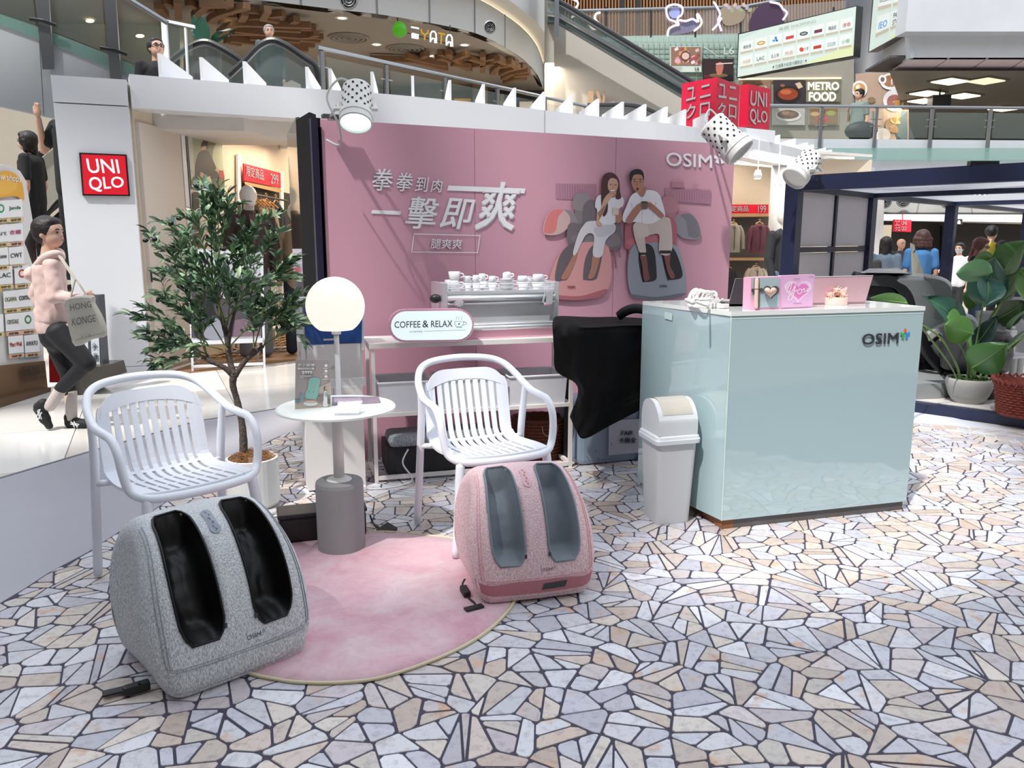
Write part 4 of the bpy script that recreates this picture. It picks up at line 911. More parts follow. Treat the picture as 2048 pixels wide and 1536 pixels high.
# ---------------- screens
def screen(label, q, Yl, Yr, rows, cols, x_off=0, foot=None, seedn=2, cells=None):
    m = Vector(((q[0][0]+q[3][0])/2, (q[0][1]+q[3][1])/2)); n = Vector(((q[1][0]+q[2][0])/2, (q[1][1]+q[2][1])/2)); pl = P2(D(m.x, m.y, Yl), D(n.x, n.y, Yr))
    t = thing('led_screen', label, 'screen', pl.hit(*q[0])); b = B(); slab(b, pl, [(q[0][0]-2, q[0][1]+2), (q[1][0]+2, q[1][1]+2), (q[2][0]+2, q[2][1]-2), (q[3][0]-2, q[3][1]-2)], .25, -.01); obj('case', b, M('#26282a', .4), t)
    E_ = .62; b = B(); slab(b, pl, q, .01, .01); obj('display_panel', b, M('#dcebe2', .4, var=.05, scale=1, emit=E_), t)
    A = Art(pl, t, 'screen_image', .02, emit=E_)
    bl_, br_, tr_, tl_ = [Vector(v) for v in q]; f = lambda u, v: tuple(bl_.lerp(br_, u).lerp(tl_.lerp(tr_, u), v))
    qd = lambda u0, v0, u1, v1: [f(u0, v0), f(u1, v0), f(u1, v1), f(u0, v1)]
    A.poly([f(.55, 0), f(1, 0), f(1, .25)], '#e3ecb8').poly([f(0, .9), f(.2, 1), f(0, 1)], '#cfe3dd')
    return t, pl, A, f, qd
t, pl, A, f, qd = screen('wide lit mall screen of shop logo cards above the red cube signs', [(1475, 154), (1706, 111), (1712, 13), (1478, 69)], 24.2, 21.0, 2, 8)
cols_ = ['#b48a2a', '#2a7fd0', '#c93a3a', '#3d3f42', '#5a2a48', '#8a2f3a', '#d27a3a', '#56a04a']
for r_ in range(2):
    for c_ in range(8):
        u0 = .02+c_*.122; v0 = .53-r_*.34; A.poly(qd(u0, v0, u0+.105, v0+.27), '#eef5f2').poly(qd(u0-.002, v0, u0+.107, v0+.045), '#c9bfa8')
        k = r_*8+c_; cc = ['#555a5c', '#c79a2a', '#3a86d8', '#d04545', '#2f3a38', '#7a3048', '#3b3f55', '#c26a55', '#d9b98a', '#3d7f7a', '#6d7377', '#d9a98a', '#d8552a', '#c43a2a', '#6d7f86', '#7fae70'][k]
        if k == 9: A.text('LAC', qd(u0+.02, v0+.1, u0+.085, v0+.18), '#3d6f6a', .02)
        elif k in (1, 4): A.ell(*f(u0+.052, v0+.15), 8.5, 4, cc, rot=-.2).ell(*f(u0+.052, v0+.15), 6, 2, '#e8dfc0' if k == 1 else '#9fb0aa', rot=-.2)
        elif k == 12: A.ell(*f(u0+.04, v0+.15), 4.5, 4.5, cc).text('大會', qd(u0+.06, v0+.11, u0+.1, v0+.19), '#4a4a4a')
        elif k == 2: A.ell(*f(u0+.055, v0+.19), 2.5, 3.2, cc).ell(*f(u0+.04, v0+.14), 3, 2.4, '#4ea3e0').ell(*f(u0+.065, v0+.13), 2.4, 2.4, '#2a5fb0')
        elif k in (3, 5, 13): A.poly(qd(u0+.02, v0+.10, u0+.088, v0+.17), cc)
        else: A.text(['禪安茶', '', '', '', '', '', '韓品紅', '湊香', '木田家', '', '主上海', '肉品', '', '', '口口文', '小樹'][k], qd(u0+.02, v0+.10, u0+.088, v0+.18), cc, .01)
A.text('美饌 SHOPPING', qd(.34, .86, .66, .94), '#9aa6a2').text('✦ 行通萬卡信用卡購物日 ! ✦', qd(.3, .04, .6, .12), '#46504e', .01); A.done()
t, pl, A, f, qd = screen('lit mall screen cut by top edge, fixed under the white canopy', [(1738, 103), (1808, 64), (1824, -60), (1752, -60)], 22.5, 19.4, 2, 2)
for r_, c_ in ((0, 0), (0, 1), (1, 0), (1, 1)):
    u0 = .16+c_*.42; v0 = .14+r_*.34; A.poly(qd(u0, v0, u0+.36, v0+.27), '#eef5f2').poly(qd(u0-.01, v0-.0, u0+.37, v0+.05), '#c9bfa8')
A.text('IEO', qd(.22, .23, .46, .32), '#3f94d8', .02).text('PAPER\nSTONE', qd(.62, .2, .9, .38), '#2d3032', .02).text('laCucine', qd(.18, .58, .5, .66), '#55595a'); A.done()
# ---------------- white canopy top right
b = B(); slab(b, YP(19), [(1811, 63), (2200, 63), (2200, -60), (1822, -60)], .5); struct('trim_40', b, M('#bfc3c8', .5, var=.16, scale=.9), 'white stone canopy edge, top right')  # colour noise stands for marbling and for painted-in shadow stripes
b = B(); slab(b, YP(19.4), [(1820, 115), (2200, 115), (2200, 63), (1818, 63)], .2); slab(b, P2(D(1770, 120, 22), D(1820, 90, 19.4)), [(1768, 143), (1820, 115), (1818, 62), (1766, 100)], .1); struct('trim_41', b, M('#c9ccd0', .6), 'grey underside band of the canopy')
zs = D(1900, 115, 19.4).z; b = B()
for x0, x1 in ((1823, 1898), (1901, 1975), (1978, 2052), (2055, 2150)):
    sk = -38; prism(b, [G(x0, 115.5, zs), G(x1, 115.5, zs), G(x1+sk, 141, zs), G(x0+sk, 141, zs)], (0, 0, .03))
struct('ceiling_soffit', b, M('#dccbd1', .6))
b = B(); prism(b, [G(1780, 115, zs+.05), G(2300, 115, zs+.05), G(2300, 144, zs+.05), G(1730, 144, zs+.05)], (0, 0, .05)); struct('ceiling_soffit_joint', b, M('#55504f', .7))
b = B(); poly(b, [G(1778, 141.5, zs-.1), G(2300, 141.5, zs-.1), Vector((30, 42, zs-.1)), Vector((21, 42, zs-.1))]); struct('ceiling_right', b, M('#77746d', .5, var=.04, scale=.5))
struct('wall_far_right', (lambda b: (slab(b, YP(34), [(1700, 340), (2250, 340), (2250, 130), (1700, 130)], .3), b)[1])(B()), M('#46474a', .6, var=.2, scale=.5))
for k, (x, y) in enumerate([(1900, 163), (1972, 162), (1854, 187), (1926, 192), (1848, 202), (2007, 218)]):
    c = G(x, y, zs-.13); t = thing('ceiling_panel_light', 'rectangular warm ceiling light, ' + ['top one above the vent line', 'dim top right one', 'middle left one', 'middle right one', 'low left one beside speaker box', 'lowest one seen through rail'][k], 'lamp', c)
    b = B(); box(b, c, (.75, .55, .04), .5); obj('lens', b, M('#ffe9bd', .4, var=0, emit=3.0 if k != 1 else 1.1), t)
    b = B(); box(b, c+Vector((0, 0, .02)), (.9, .7, .03), .5); obj('housing', b, M('#5d5a55', .6), t)
for x, y in ((12, 24), (15, 27)): area('level_light', (x, y, zs-.3), 2, 70, (1, .88, .7))
b = B(); c = G(1878, 203, zs-.4); box(b, c, (.5, .3, .3)); box(b, c+Vector((0, 0, .25)), (.04, .04, .3)); t = solo('speaker_box', b, M('#1b1c1f', .4), 'black box with white icon hanging from upper right ceiling', 'speaker')
# column with food photographs
cc = D(1764, 200, 24.5); b = B(); lathe(b, [(.92, -1), (.92, 9)], 40, (cc.x, cc.y+.9, 0)); t0 = struct('column', b, M('#3f4145', .5), 'dark round column, upper right', smooth=True)
class Cyl:
    n = Vector((0, -1, 0))
    def __init__(s, c, r): s.c, s.r = c, r
    def hit(s, px, py, off=0.):
        r = ray(px, py); o = CAM - Vector(s.c); rad = s.r+off; A_ = r.x**2+r.y**2; B_ = 2*(o.x*r.x+o.y*r.y); C_ = o.x**2+o.y**2-rad**2
        D_ = max(B_*B_-4*A_*C_, 0); t = (-B_-math.sqrt(D_))/(2*A_); return CAM + r*t
CY = Cyl((cc.x, cc.y+.9, 0), .92)
t = thing('column_poster', 'food photographs wrapped around dark column on upper right level', 'poster', CY.hit(1764, 290)); b = B()
for i in range(14):
    x0 = 1711+i*7.6; x1 = x0+7.6; poly(b, [CY.hit(x0, 290, .03), CY.hit(x1, 290, .03), CY.hit(x1, 148-3*sin(pi*(x1-1707)/111), .03), CY.hit(x0, 148-3*sin(pi*(x0-1707)/111), .03)])
obj('poster_sheet', b, M('#a88f7c', .5, var=.1), t)
class FanArt(Art):
    def poly(s, pts, col):
        o = s.step()+.02; cx = sum(p[0] for p in pts)/len(pts); cy_ = sum(p[1] for p in pts)/len(pts); m = s.mi(col); c = s.surf.hit(cx, cy_, o); P_ = [s.surf.hit(x, y, o) for x, y in pts]
        for i in range(len(P_)): poly(s.bm, [c, P_[i], P_[(i+1) % len(P_)]], m)
        return s
A = FanArt(CY, t, off=.035)
A.ell(1719, 178, 16, 17, '#d9d3d0').ell(1719, 178, 12, 12, '#b98a52').ell(1716, 174, 5, 5, '#e8d9b0').ell(1783, 163, 23, 17, '#dedcdc').ell(1781, 162, 14, 12, '#9a6a44').ell(1765, 159, 8, 9, '#e4e3e6').ell(1765, 159, 4, 5, '#6b5a52').ell(1789, 201, 23, 22, '#e0dfe0').ell(1789, 203, 15, 14, '#a5685f').ell(1794, 206, 6, 6, '#cf9a45').ell(1743, 200, 8, 6, '#7b6a4a').poly(rq(1745, 222, 1815, 290), '#4e5f66').ell(1790, 250, 20, 16, '#8b6a3c').ell(1795, 240, 14, 8, '#caa05a').ell(1765, 270, 16, 14, '#c9c3c4').poly(rq(1807, 168, 1814, 180), '#7e9a3c')
A.done()
# metro food sign wall
mw = YP(24.8); b = B(); slab(b, mw, [(1475, 300), (1708, 300), (1708, 118), (1475, 160)], .2); struct('wall_food', b, M('#8f8b80', .45, var=.05))
t = thing('food_hall_sign', 'lit white two-line sign on dark square above right balustrade', 'sign', mw.hit(1640, 204)); b = B(); slab(b, mw, rq(1612, 160, 1682, 204), .05, .06); obj('sign_board', b, M('#6a6a5a', .5), t)
lm = M('#fffbe2', .4, var=0, emit=2.2); text_px('METRO', [(1616, 180), (1678, 180), (1678, 164), (1616, 164)], mw, lm, t, .09, .045); text_px('FOOD', [(1618, 202), (1672, 202), (1672, 184), (1618, 184)], mw, lm, t, .09, .045)
b = B(); slab(b, mw, [(1478, 159), (1683, 157), (1683, 154.5), (1478, 156)], .05, .07); solo('light_strip', b, M('#ffd9a0', .4, var=0, emit=2.2), 'warm glowing strip under the wide screen', 'lamp')
def d3(A): A.ell(1576, 189, 26, 17, '#23180f').ell(1576, 188, 20, 12, '#8c3a1e').ell(1572, 184, 11, 5, '#b5623a').poly([(1590, 167), (1600, 164), (1606, 174), (1597, 178)], '#c9b393').ell(1565, 171, 5, 3, '#8f5a3a')
def d4(A): A.ell(1577, 231, 26, 12, '#c9c6c4').ell(1576, 229, 22, 9, '#5d4336').ell(1572, 226, 9, 4, '#8e6a54').ell(1584, 228, 7, 4, '#7a5444')
def d5(A): A.poly(rq(1619, 217, 1676, 248), '#7c6548').ell(1645, 238, 14, 8, '#a5473a').ell(1630, 228, 9, 4, '#bf9a66').ell(1662, 226, 9, 5, '#8f9a4a').line([(1650, 220), (1640, 245)], 1.6, '#3a4a30')
def d6(A): A.ell(1504, 172, 22, 9, '#7c5a40').ell(1525, 175, 9, 5, '#c8b9a5')
poster('food poster of glazed meat on black plate', mw, rq(1548, 160, 1610, 208), '#332a33', d3)
poster('food poster of beef slices on white plate behind rail', mw, rq(1545, 216, 1610, 250), '#a9a8a5', d4)
poster('food poster of mixed dishes behind rail, right of beef poster', mw, rq(1617, 214, 1678, 250), '#8f8a7a', d5)
poster('partly hidden food poster above the roman-letter cube', mw, rq(1480, 160, 1541, 200), '#8a6f5a', d6)
# far ground floor to the right, seen through the pavilion
p = YP(19.0)
b = B(); slab(b, p, [(1700, 438), (2200, 452), (2200, 360), (1700, 360)], .3); struct('wall_vent_band', b, M('#b5b5b1', .6, var=.02))
b = B()
for x0, x1 in ((1830, 1842), (1947, 1938)): slab(b, p, [(x0, 440), (x0+1, 440), (x1+1, 385), (x1, 385)], .02, .02)
struct('trim_42', b, M('#97978f', .6))
wallvent('round dark vent seen between navy posts', 1806, 401, 18.8, .16); wallvent('round vent half hidden at left of the open bay', 1769, 404, 18.8, .15)
wallvent('round vent under navy beam near the second bay', 1893, 405, 18.8, .14)
b = B(); slab(b, p, [(1760, 441), (2200, 446), (2200, 430), (1760, 428)], .3, .2); struct('trim_43', b, M('#dde0e4', .5))
b = B(); slab(b, YP(21), [(1700, 640), (2300, 640), (2300, 435), (1700, 435)], .3); struct('wall_dark_shops', b, M('#3a3533', .6, var=.35, scale=.6))
b = B(); z_ = 2.05; poly(b, [(7.5, 18.9, z_), (20, 18.9, z_), (20, 21, z_), (7.5, 21, z_)]); struct('ceiling_arcade', b, M('#8a8378', .7))
area('arcade_light', (12, 18.0, 2.0), 1.5, 60, (1, .9, .75)); area('arcade_light', (9.6, 17.5, 2.0), 1.5, 40, (1, .9, .75))
p = YP(18.0); t = thing('hanging_sign', 'small red hanging sign with white characters seen between navy posts', 'sign', p.hit(1805, 465)); b = B(); slab(b, p, [(1788, 463), (1822, 464), (1823, 440), (1789, 439)], .08); slab(b, p, rq(1805, 425, 1806, 440), .02); obj('sign_board', b, RED, t)
for s, q in (('ユニ', rq(1790, 442, 1800, 451)), ('クロ', rq(1790, 453, 1800, 462)), ('UNI', rq(1803, 442, 1813, 450)), ('QLO', rq(1803, 453, 1813, 462))): text_px(s, q, p, LETW, t, .01, .02)
p = YP(18.5); t = thing('exit_sign_box', 'small dark box sign with two white house icons', 'sign', p.hit(1911, 447)); b = B(); slab(b, p, rq(1898, 438, 1925, 449), .1); slab(b, p, rq(1911, 425, 1912, 438), .02); obj('sign_board', b, M('#2a2c2e', .5), t)
A = Art(p, t, off=.01)
for x in (1903, 1918): A.poly([(x-3, 448), (x+3, 448), (x+3, 443), (x, 440), (x-3, 443)], '#d9dad6')
A.done()
b = B(); slab(b, YP(17), [(1758, 505), (1780, 505), (1784, 450), (1762, 450)], .1); solo('beige_panel', b, M('#b9ac95', .6), 'beige standing panel behind the long-haired visitors', 'panel')
b = B(); slab(b, YP(20.6), [(1884, 600), (1910, 600), (1912, 452), (1884, 452)], .1); solo('dark_doorway', b, M('#161314', .7), 'dark shop doorway with faint red frame beside navy post', 'doorway')
p = YP(20.3); t = thing('wall_ornament', 'thin dim red frame in the dark doorway', 'frame', p.hit(1895, 530)); neon(t, p, [[(1890, 470), (1896, 466), (1898, 478), (1892, 490), (1887, 490)], [(1889, 535), (1889, 500), (1896, 500), (1896, 535)]], M('#7a3a2c', .6), .02, 'tube')
# ================================================================ BOOTH
PINKP = M('#c997a8', .45, var=.03, scale=1.2, name='pink_print')
PA = Vector((-1.1424, 4.95, 0)); PB = Vector((1.6899, 6.2368, 0)); BP = P2(PA, PB); ZP = 2.132; pu = BP.u; pn = BP.n
bd = thing('backdrop', 'large pink printed backdrop wall with two seated people and slogan', 'backdrop', (.27, 5.6, 0))
def bquad(b, u0, u1, z0, z1, th, off=0.):
    p = PA + pu*u0 + pn*off; q = PA + pu*u1 + pn*off; return prism(b, [(p.x, p.y, z0), (q.x, q.y, z0), (q.x, q.y, z1), (p.x, p.y, z1)], -pn*th)
WP = (PB-PA).length
for u0, u1 in ((0, .985), (.988, 2.06), (2.063, WP)):
    b = B(); bquad(b, u0, u1, 0, ZP, .06); obj('panel', b, PINKP, bd)
A = Art(BP, bd, 'printed_slogan', .003, rough=.5); W_ = '#e9e9ee'
sh = .12
for s, q, bo in [('拳', [(743, 381), (784, 383), (787, 338), (746, 336)], .02), ('拳', [(791, 382), (824, 384), (827, 346), (794, 344)], .02), ('到', [(829, 383), (857, 384), (858, 354), (832, 353)], .012), ('肉', [(861, 384), (884, 385), (886, 359), (864, 358)], .012),
                 ('擊', [(808, 457), (873, 460), (879, 396), (817, 392)], .025), ('即', [(877, 457), (944, 460), (951, 399), (891, 395)], .03), ('爽', [(948, 461), (1034, 463), (1042, 366), (960, 361)], .035)]: A.text(s, q, W_, bo, .12)
A.poly([(742, 427), (801, 430), (802, 422), (744, 420)], W_).poly([(894, 381), (1005, 385), (1049, 387), (1051, 377), (1000, 375), (897, 371)], W_)
for a, c in (((823, 504), (828, 468)), ((828, 468), (960, 471)), ((960, 471), (955, 505)), ((955, 505), (823, 504))): A.line([a, c], 1.6, W_)
A.text('腿爽爽', [(861, 497), (923, 498), (925, 478), (863, 477)], W_, .008)
A.done()
def logo(A, q, col, star, bold=.04):
    bl_, br_, tr_, tl_ = [Vector(v) for v in q]; f = lambda u, v: tuple(bl_.lerp(br_, u).lerp(tl_.lerp(tr_, u), v))
    A.text('OSIM', [f(0, 0), f(.77, 0), f(.77, 1), f(0, 1)], col, bold)
    g = lambda u, v: f(.80+u*.2, .35+v*.8)
    A.ell(*g(.5, 1.0), abs(f(1, 0)[0]-f(0, 0)[0])*.026, abs(tl_.y-bl_.y)*.2, star[0])
    A.poly([g(0, .85), g(.45, .62), g(.42, .0), g(.12, .15), g(.22, .45), g(0, .5)], star[1]).poly([g(1, .85), g(.55, .62), g(.58, .0), g(.88, .15), g(.78, .45), g(1, .5)], star[2])
A = Art(BP, bd, 'printed_logo', .003); logo(A, [(1332, 332), (1452, 338), (1452, 312), (1332, 304)], '#eceaf0', ['#eceaf0']*3); A.done()
# the printed picture of the two seated people
A = Art(BP, bd, 'printed_scene', .002)
A.poly([(1112, 398), (1193, 402), (1193, 368), (1112, 367)], '#b18296')
for x in range(1115, 1193, 5): A.line([(x, 369), (x, 398)], .7, '#a5788c')
A.poly([(1330, 402), (1421, 408), (1423, 381), (1330, 376)], '#b18296')
for x in range(1334, 1421, 5): A.line([(x, 378), (x, 404)], .7, '#a5788c')
A.poly(rq(1343, 363, 1368, 375), '#b57e90').line([(1343, 362), (1368, 363)], 1, '#c89aaa').ell(1393, 371, 5, 3, '#b98a9b')
def chair2(x, y, s, c, c2, mir=1):
    g = lambda pts: [(x+mir*a*s, y+d*s) for a, d in pts]
    A.blob(g([(-2, 0), (14, -4), (34, -2), (40, 20), (38, 38), (28, 42), (2, 40)]), c2).blob(g([(-34, 16), (-12, 14), (-2, 24), (2, 44), (-24, 46), (-34, 40)]), c).blob(g([(-2, -18), (22, -22), (28, -8), (22, 14), (-6, 10)]), c)
chair2(1152, 408, .95, '#8d8488', '#7e767b'); chair2(1350, 412, .9, '#b3808e', '#a87583', -1)
def side_mass(x, y, c1, c2, mir=1):
    g = lambda pts: [(x+mir*a, y+d) for a, d in pts]
    A.blob(g([(-26, 30), (-24, 2), (-8, -18), (14, -16), (26, -2), (22, 18), (2, 32)]), c2).blob(g([(-25, 28), (-22, 2), (-8, -17), (12, -16), (2, -2), (-4, 26)]), c1)
side_mass(1114, 437, '#d27a78', '#c9a9a8'); side_mass(1374, 446, '#77747d', '#8b8994', -1)
# woman's armchair and the man's armchair
A.blob([(1168, 410), (1188, 400), (1196, 430), (1234, 440), (1243, 460), (1240, 500), (1200, 495), (1140, 490), (1135, 455), (1145, 445), (1165, 446)], '#6f676d').blob([(1145, 482), (1150, 470), (1190, 462), (1232, 468), (1238, 490), (1190, 496)], '#7d747b')
A.line([(1228, 498), (1232, 536)], 3, '#8c5a66').line([(1238, 495), (1240, 515)], 2, '#7a4f5a')
A.blob([(1251, 450), (1262, 440), (1330, 432), (1352, 445), (1353, 480), (1346, 505), (1300, 500), (1254, 498), (1250, 480)], '#a9636e').blob([(1262, 478), (1320, 470), (1338, 482), (1336, 492), (1262, 490)], '#bb6f79').line([(1259, 498), (1255, 536)], 3, '#a0606c')
# printed massagers
def mass(pts, c, cdk, wells, wc, logoq, band):
    A.blob(pts, c)
    A.blob(band, cdk)
    for w_ in wells: A.blob([(a, d) for a, d in w_], wc)
    A.text('OSIM', logoq, cdk, .01)
mass([(1100, 575), (1104, 540), (1125, 500), (1150, 487), (1190, 484), (1215, 492), (1222, 520), (1222, 560), (1205, 592), (1160, 598), (1118, 596)], '#cf9696', '#a8646c',
     [[(1110, 560), (1118, 515), (1135, 492), (1152, 488), (1148, 520), (1135, 556), (1128, 560)], [(1166, 555), (1170, 520), (1182, 494), (1198, 490), (1204, 510), (1196, 550), (1188, 560), (1170, 560)]], '#635b62', [(1135, 575), (1150, 575), (1150, 571), (1135, 571)], [(1108, 590), (1160, 592), (1212, 578), (1205, 592), (1160, 600), (1115, 598)])
mass([(1257, 570), (1256, 525), (1264, 495), (1285, 486), (1345, 488), (1362, 510), (1371, 560), (1366, 590), (1315, 599), (1270, 594)], '#9299a5', '#6c707b',
     [[(1284, 560), (1277, 520), (1280, 496), (1294, 487), (1308, 500), (1313, 540), (1311, 560), (1290, 564)], [(1334, 558), (1325, 520), (1322, 494), (1338, 490), (1352, 505), (1364, 540), (1362, 556), (1340, 560)]], '#24242b', [(1320, 574), (1334, 574), (1334, 570), (1320, 570)], [(1262, 588), (1310, 594), (1368, 586), (1360, 594), (1315, 600), (1270, 596)])
# woman
SK = '#c79b88'; SKD = '#a87866'
for w in ([(1150, 505), (1154, 512), (1136, 555), (1122, 556), (1136, 530)], [(1186, 510), (1200, 512), (1192, 545), (1186, 556), (1176, 556), (1182, 535)]): A.blob(w, SKD)
A.blob([(1166, 452), (1180, 442), (1225, 446), (1230, 462), (1212, 480), (1204, 512), (1186, 510), (1188, 472), (1172, 470), (1152, 508), (1146, 505), (1156, 470)], '#cfcdd2').blob([(1190, 455), (1226, 450), (1228, 462), (1206, 474), (1192, 470)], '#bcbac2')
A.blob([(1196, 392), (1222, 388), (1246, 396), (1246, 412), (1238, 418), (1230, 446), (1196, 446), (1194, 420), (1190, 412)], '#d9d7de')
A.blob([(1204, 358), (1214, 346), (1228, 347), (1238, 360), (1240, 382), (1242, 396), (1232, 398), (1228, 384), (1214, 390), (1216, 410), (1214, 426), (1206, 432), (1202, 400)], '#4a2a2a')
A.blob([(1217, 362), (1224, 356), (1234, 360), (1236, 372), (1230, 386), (1222, 386), (1216, 376)], SK).blob([(1222, 384), (1232, 384), (1230, 394), (1222, 394)], SKD)
A.line([(1219, 369), (1223, 369)], 1.2, '#3a2420').line([(1229, 369.5), (1233, 370)], 1.2, '#3a2420').line([(1226, 370), (1226, 376)], .8, SKD).poly([(1221, 379), (1230, 379), (1228, 384), (1223, 384)], '#f0e6e4').line([(1220, 379), (1230, 379)], .8, '#9a3f42')
A.blob([(1194, 426), (1202, 434), (1218, 400), (1232, 386), (1228, 382), (1218, 386), (1206, 402), (1196, 444)], SK).blob([(1195, 440), (1204, 448), (1200, 452), (1193, 448)], SK).line([(1222, 384), (1232, 383)], 1.2, SKD).line([(1220, 388), (1231, 387)], 1.2, SKD)
A.blob([(1236, 420), (1243, 426), (1244, 440), (1234, 446), (1232, 434)], SKD).poly([(1225, 415), (1238, 417), (1237, 430), (1226, 429)], '#cfc0b4')
# man
for w in ([(1280, 510), (1292, 510), (1296, 540), (1299, 558), (1288, 560), (1284, 530)], [(1328, 506), (1340, 506), (1340, 530), (1350, 552), (1342, 557), (1334, 540)]): A.blob(w, '#7d4b48')
A.blob([(1268, 448), (1290, 436), (1330, 434), (1342, 446), (1343, 505), (1319, 506), (1318, 470), (1300, 470), (1290, 474), (1292, 508), (1281, 508), (1268, 470)], '#c9bab6').blob([(1268, 448), (1292, 446), (1298, 470), (1286, 474), (1275, 474)], '#d3c4bf').poly([(1319, 501), (1343, 501), (1343, 507), (1319, 507)], '#24242b').poly([(1280, 505), (1293, 505), (1293, 510), (1281, 510)], '#24242b')
A.blob([(1262, 392), (1274, 384), (1300, 380), (1316, 386), (1324, 402), (1330, 432), (1318, 440), (1300, 448), (1272, 444), (1248, 444), (1246, 430), (1254, 410)], '#e4e2ea').line([(1284, 398), (1284, 446)], 1, '#bdbac6').poly([(1274, 384), (1284, 396), (1292, 384), (1284, 388)], '#c9c6d2').line([(1262, 405), (1268, 430)], 1.2, '#c0bccb').line([(1312, 405), (1306, 432)], 1.2, '#c0bccb')
A.blob([(1276, 376), (1292, 374), (1290, 388), (1284, 394), (1277, 388)], SKD)
A.blob([(1263, 356), (1268, 348), (1284, 347), (1288, 360), (1286, 374), (1279, 386), (1270, 382), (1264, 370)], '#b5836f').blob([(1259, 360), (1260, 345), (1272, 338), (1284, 341), (1288, 352), (1287, 362), (1283, 350), (1268, 350), (1263, 362)], '#1d1a1d')
A.line([(1266, 359), (1272, 358)], 1.3, '#2a1c18').line([(1278, 358), (1284, 359)], 1.3, '#2a1c18').ell(1269, 363, 1.8, 1.1, '#33241f').ell(1281, 363, 1.8, 1.1, '#33241f').line([(1275, 362), (1274.5, 371)], 1, '#8e5f50').ell(1275, 378, 2.4, 3, '#5d2b2a')
A.blob([(1252, 440), (1262, 446), (1282, 420), (1288, 412), (1284, 406), (1272, 412)], '#a87564').blob([(1322, 436), (1328, 430), (1310, 412), (1298, 404), (1296, 414), (1308, 424)], '#a87564').poly([(1282, 404), (1296, 404), (1295, 418), (1284, 419)], '#6f5a50').ell(1289, 404.5, 7, 2, '#4a3a34').line([(1280, 412), (1286, 414)], 1.2, '#8a5a4c').line([(1297, 410), (1303, 413)], 1.2, '#8a5a4c')
A.done()
# black screens standing edge-on left of the backdrop
t = thing('black_display', 'tall glossy black display panel edge-on, left of pink backdrop', 'display', G(598, 900)); e = D(610, 540, 4.95)
a = D(578, 360, 6.2); c = D(597, 360, 5.35); d = D(610, 360, 5.0)
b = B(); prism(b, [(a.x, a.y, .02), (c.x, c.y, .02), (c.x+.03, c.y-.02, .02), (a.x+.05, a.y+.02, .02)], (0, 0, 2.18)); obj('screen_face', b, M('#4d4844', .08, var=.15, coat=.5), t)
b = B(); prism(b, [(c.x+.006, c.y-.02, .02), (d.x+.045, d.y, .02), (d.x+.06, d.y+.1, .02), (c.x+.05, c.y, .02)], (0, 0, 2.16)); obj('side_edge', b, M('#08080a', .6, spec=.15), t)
t = thing('black_side_panel', 'deep glossy black side wall joined to the left edge of pink backdrop', 'panel', (PA.x-.1, PA.y+.2, 0))
a = D(613, 400, 5.75); b = B(); prism(b, [(a.x, a.y, .01), (PA.x-.04, PA.y+.0, .01), (PA.x-.01, PA.y+.03, .01), (a.x+.1, a.y+.05, .01)], (0, 0, ZP)); obj('side_face', b, M('#08080b', .12, var=.1, spec=.3), t)
b = B(); q = PA-pu*.045; box(b, (q.x, q.y, ZP/2), (.04, .05, ZP), a24); obj('edge_profile', b, M('#1a1530', .4), t)
# ---------------- perforated spotlights
def spot(label, c, aim, size, lit, cable, br, emitc='#d8fff6'):
    c = Vector(c); aim = Vector(aim).normalized(); t = thing('spotlight', label, 'spotlight', c, 0, 'perforated white spotlights on the booths'); Q = aim.to_track_quat('Z', 'Y').to_matrix().to_4x4()
    r = size*.5; L_ = size*1.42
    b = B(); n = 36; zs = [-L_*.5, -L_*.48, L_*.22]; lathe(b, [(0, zs[0]-.004), (r*.9, zs[0]-.004), (r*.98, zs[1]), (r*.98, L_*.24)], n, c, Q, cap=False); obj('housing', b, M('#e6e6e4', .45), t, smooth=False)
    b = B()
    for j in range(6):
        z = -L_*.40 + j*L_*.112
        for k in range(11):
            a = (k+.5*(j % 2))*2*pi/11; p = Vector((cos(a)*r*.985, sin(a)*r*.985, z)); w = Vector((-sin(a), cos(a), 0)); h = Vector((0, 0, 1)); o = Vector((cos(a), sin(a), 0))*.002
            poly(b, [Q @ (p+o+(w*cos(m*pi/5)+h*sin(m*pi/5))*r*.085)+c for m in range(10)])
    obj('perforation', b, M('#141414', .9, var=0), t, kind='stuff')
    b = B(); lathe(b, [(r*.98, L_*.20), (r*1.10, L_*.22), (r*1.13, L_*.34), (r*1.08, L_*.36), (r*1.10, L_*.50), (r*1.02, L_*.52), (r*.98, L_*.47), (r*.98, L_*.2)], n, c, Q, cap=False); obj('front_ring', b, M('#dcdcda', .4), t, smooth=False)
    b = B(); lathe(b, [(0, L_*.46), (r*.99, L_*.46), (r*.99, L_*.44), (0, L_*.44)], n, c, Q); obj('lens', b, M(emitc, .2, var=0, emit=2.2) if lit else M('#c9ccca', .2, .2, var=.05), t)
    b = B(); s = Q @ Vector((1, 0, 0)); s = s.normalized()
    if abs(s.z) > .8: s = Q @ Vector((0, 1, 0))
    bk = Vector(br)
    tube(b, [c+s*r*1.2+aim*L_*.1, c+s*r*1.22-aim*L_*.05, bk+s*r*.5, bk-s*r*.5, c-s*r*1.22-aim*L_*.05, c-s*r*1.2+aim*L_*.1], .008, 6, flat=1.6)
    for sg in (-1, 1): tube(b, [c+s*sg*r*.95+aim*L_*.1, c+s*sg*r*1.45+aim*L_*.1], .012, 8)
    obj('bracket', b, M('#d5d5d3', .4), t)
    b = B(); tube(b, spline(cable, 6), .006, 6); obj('cable', b, M('#b9bab8', .5), t)
    return t
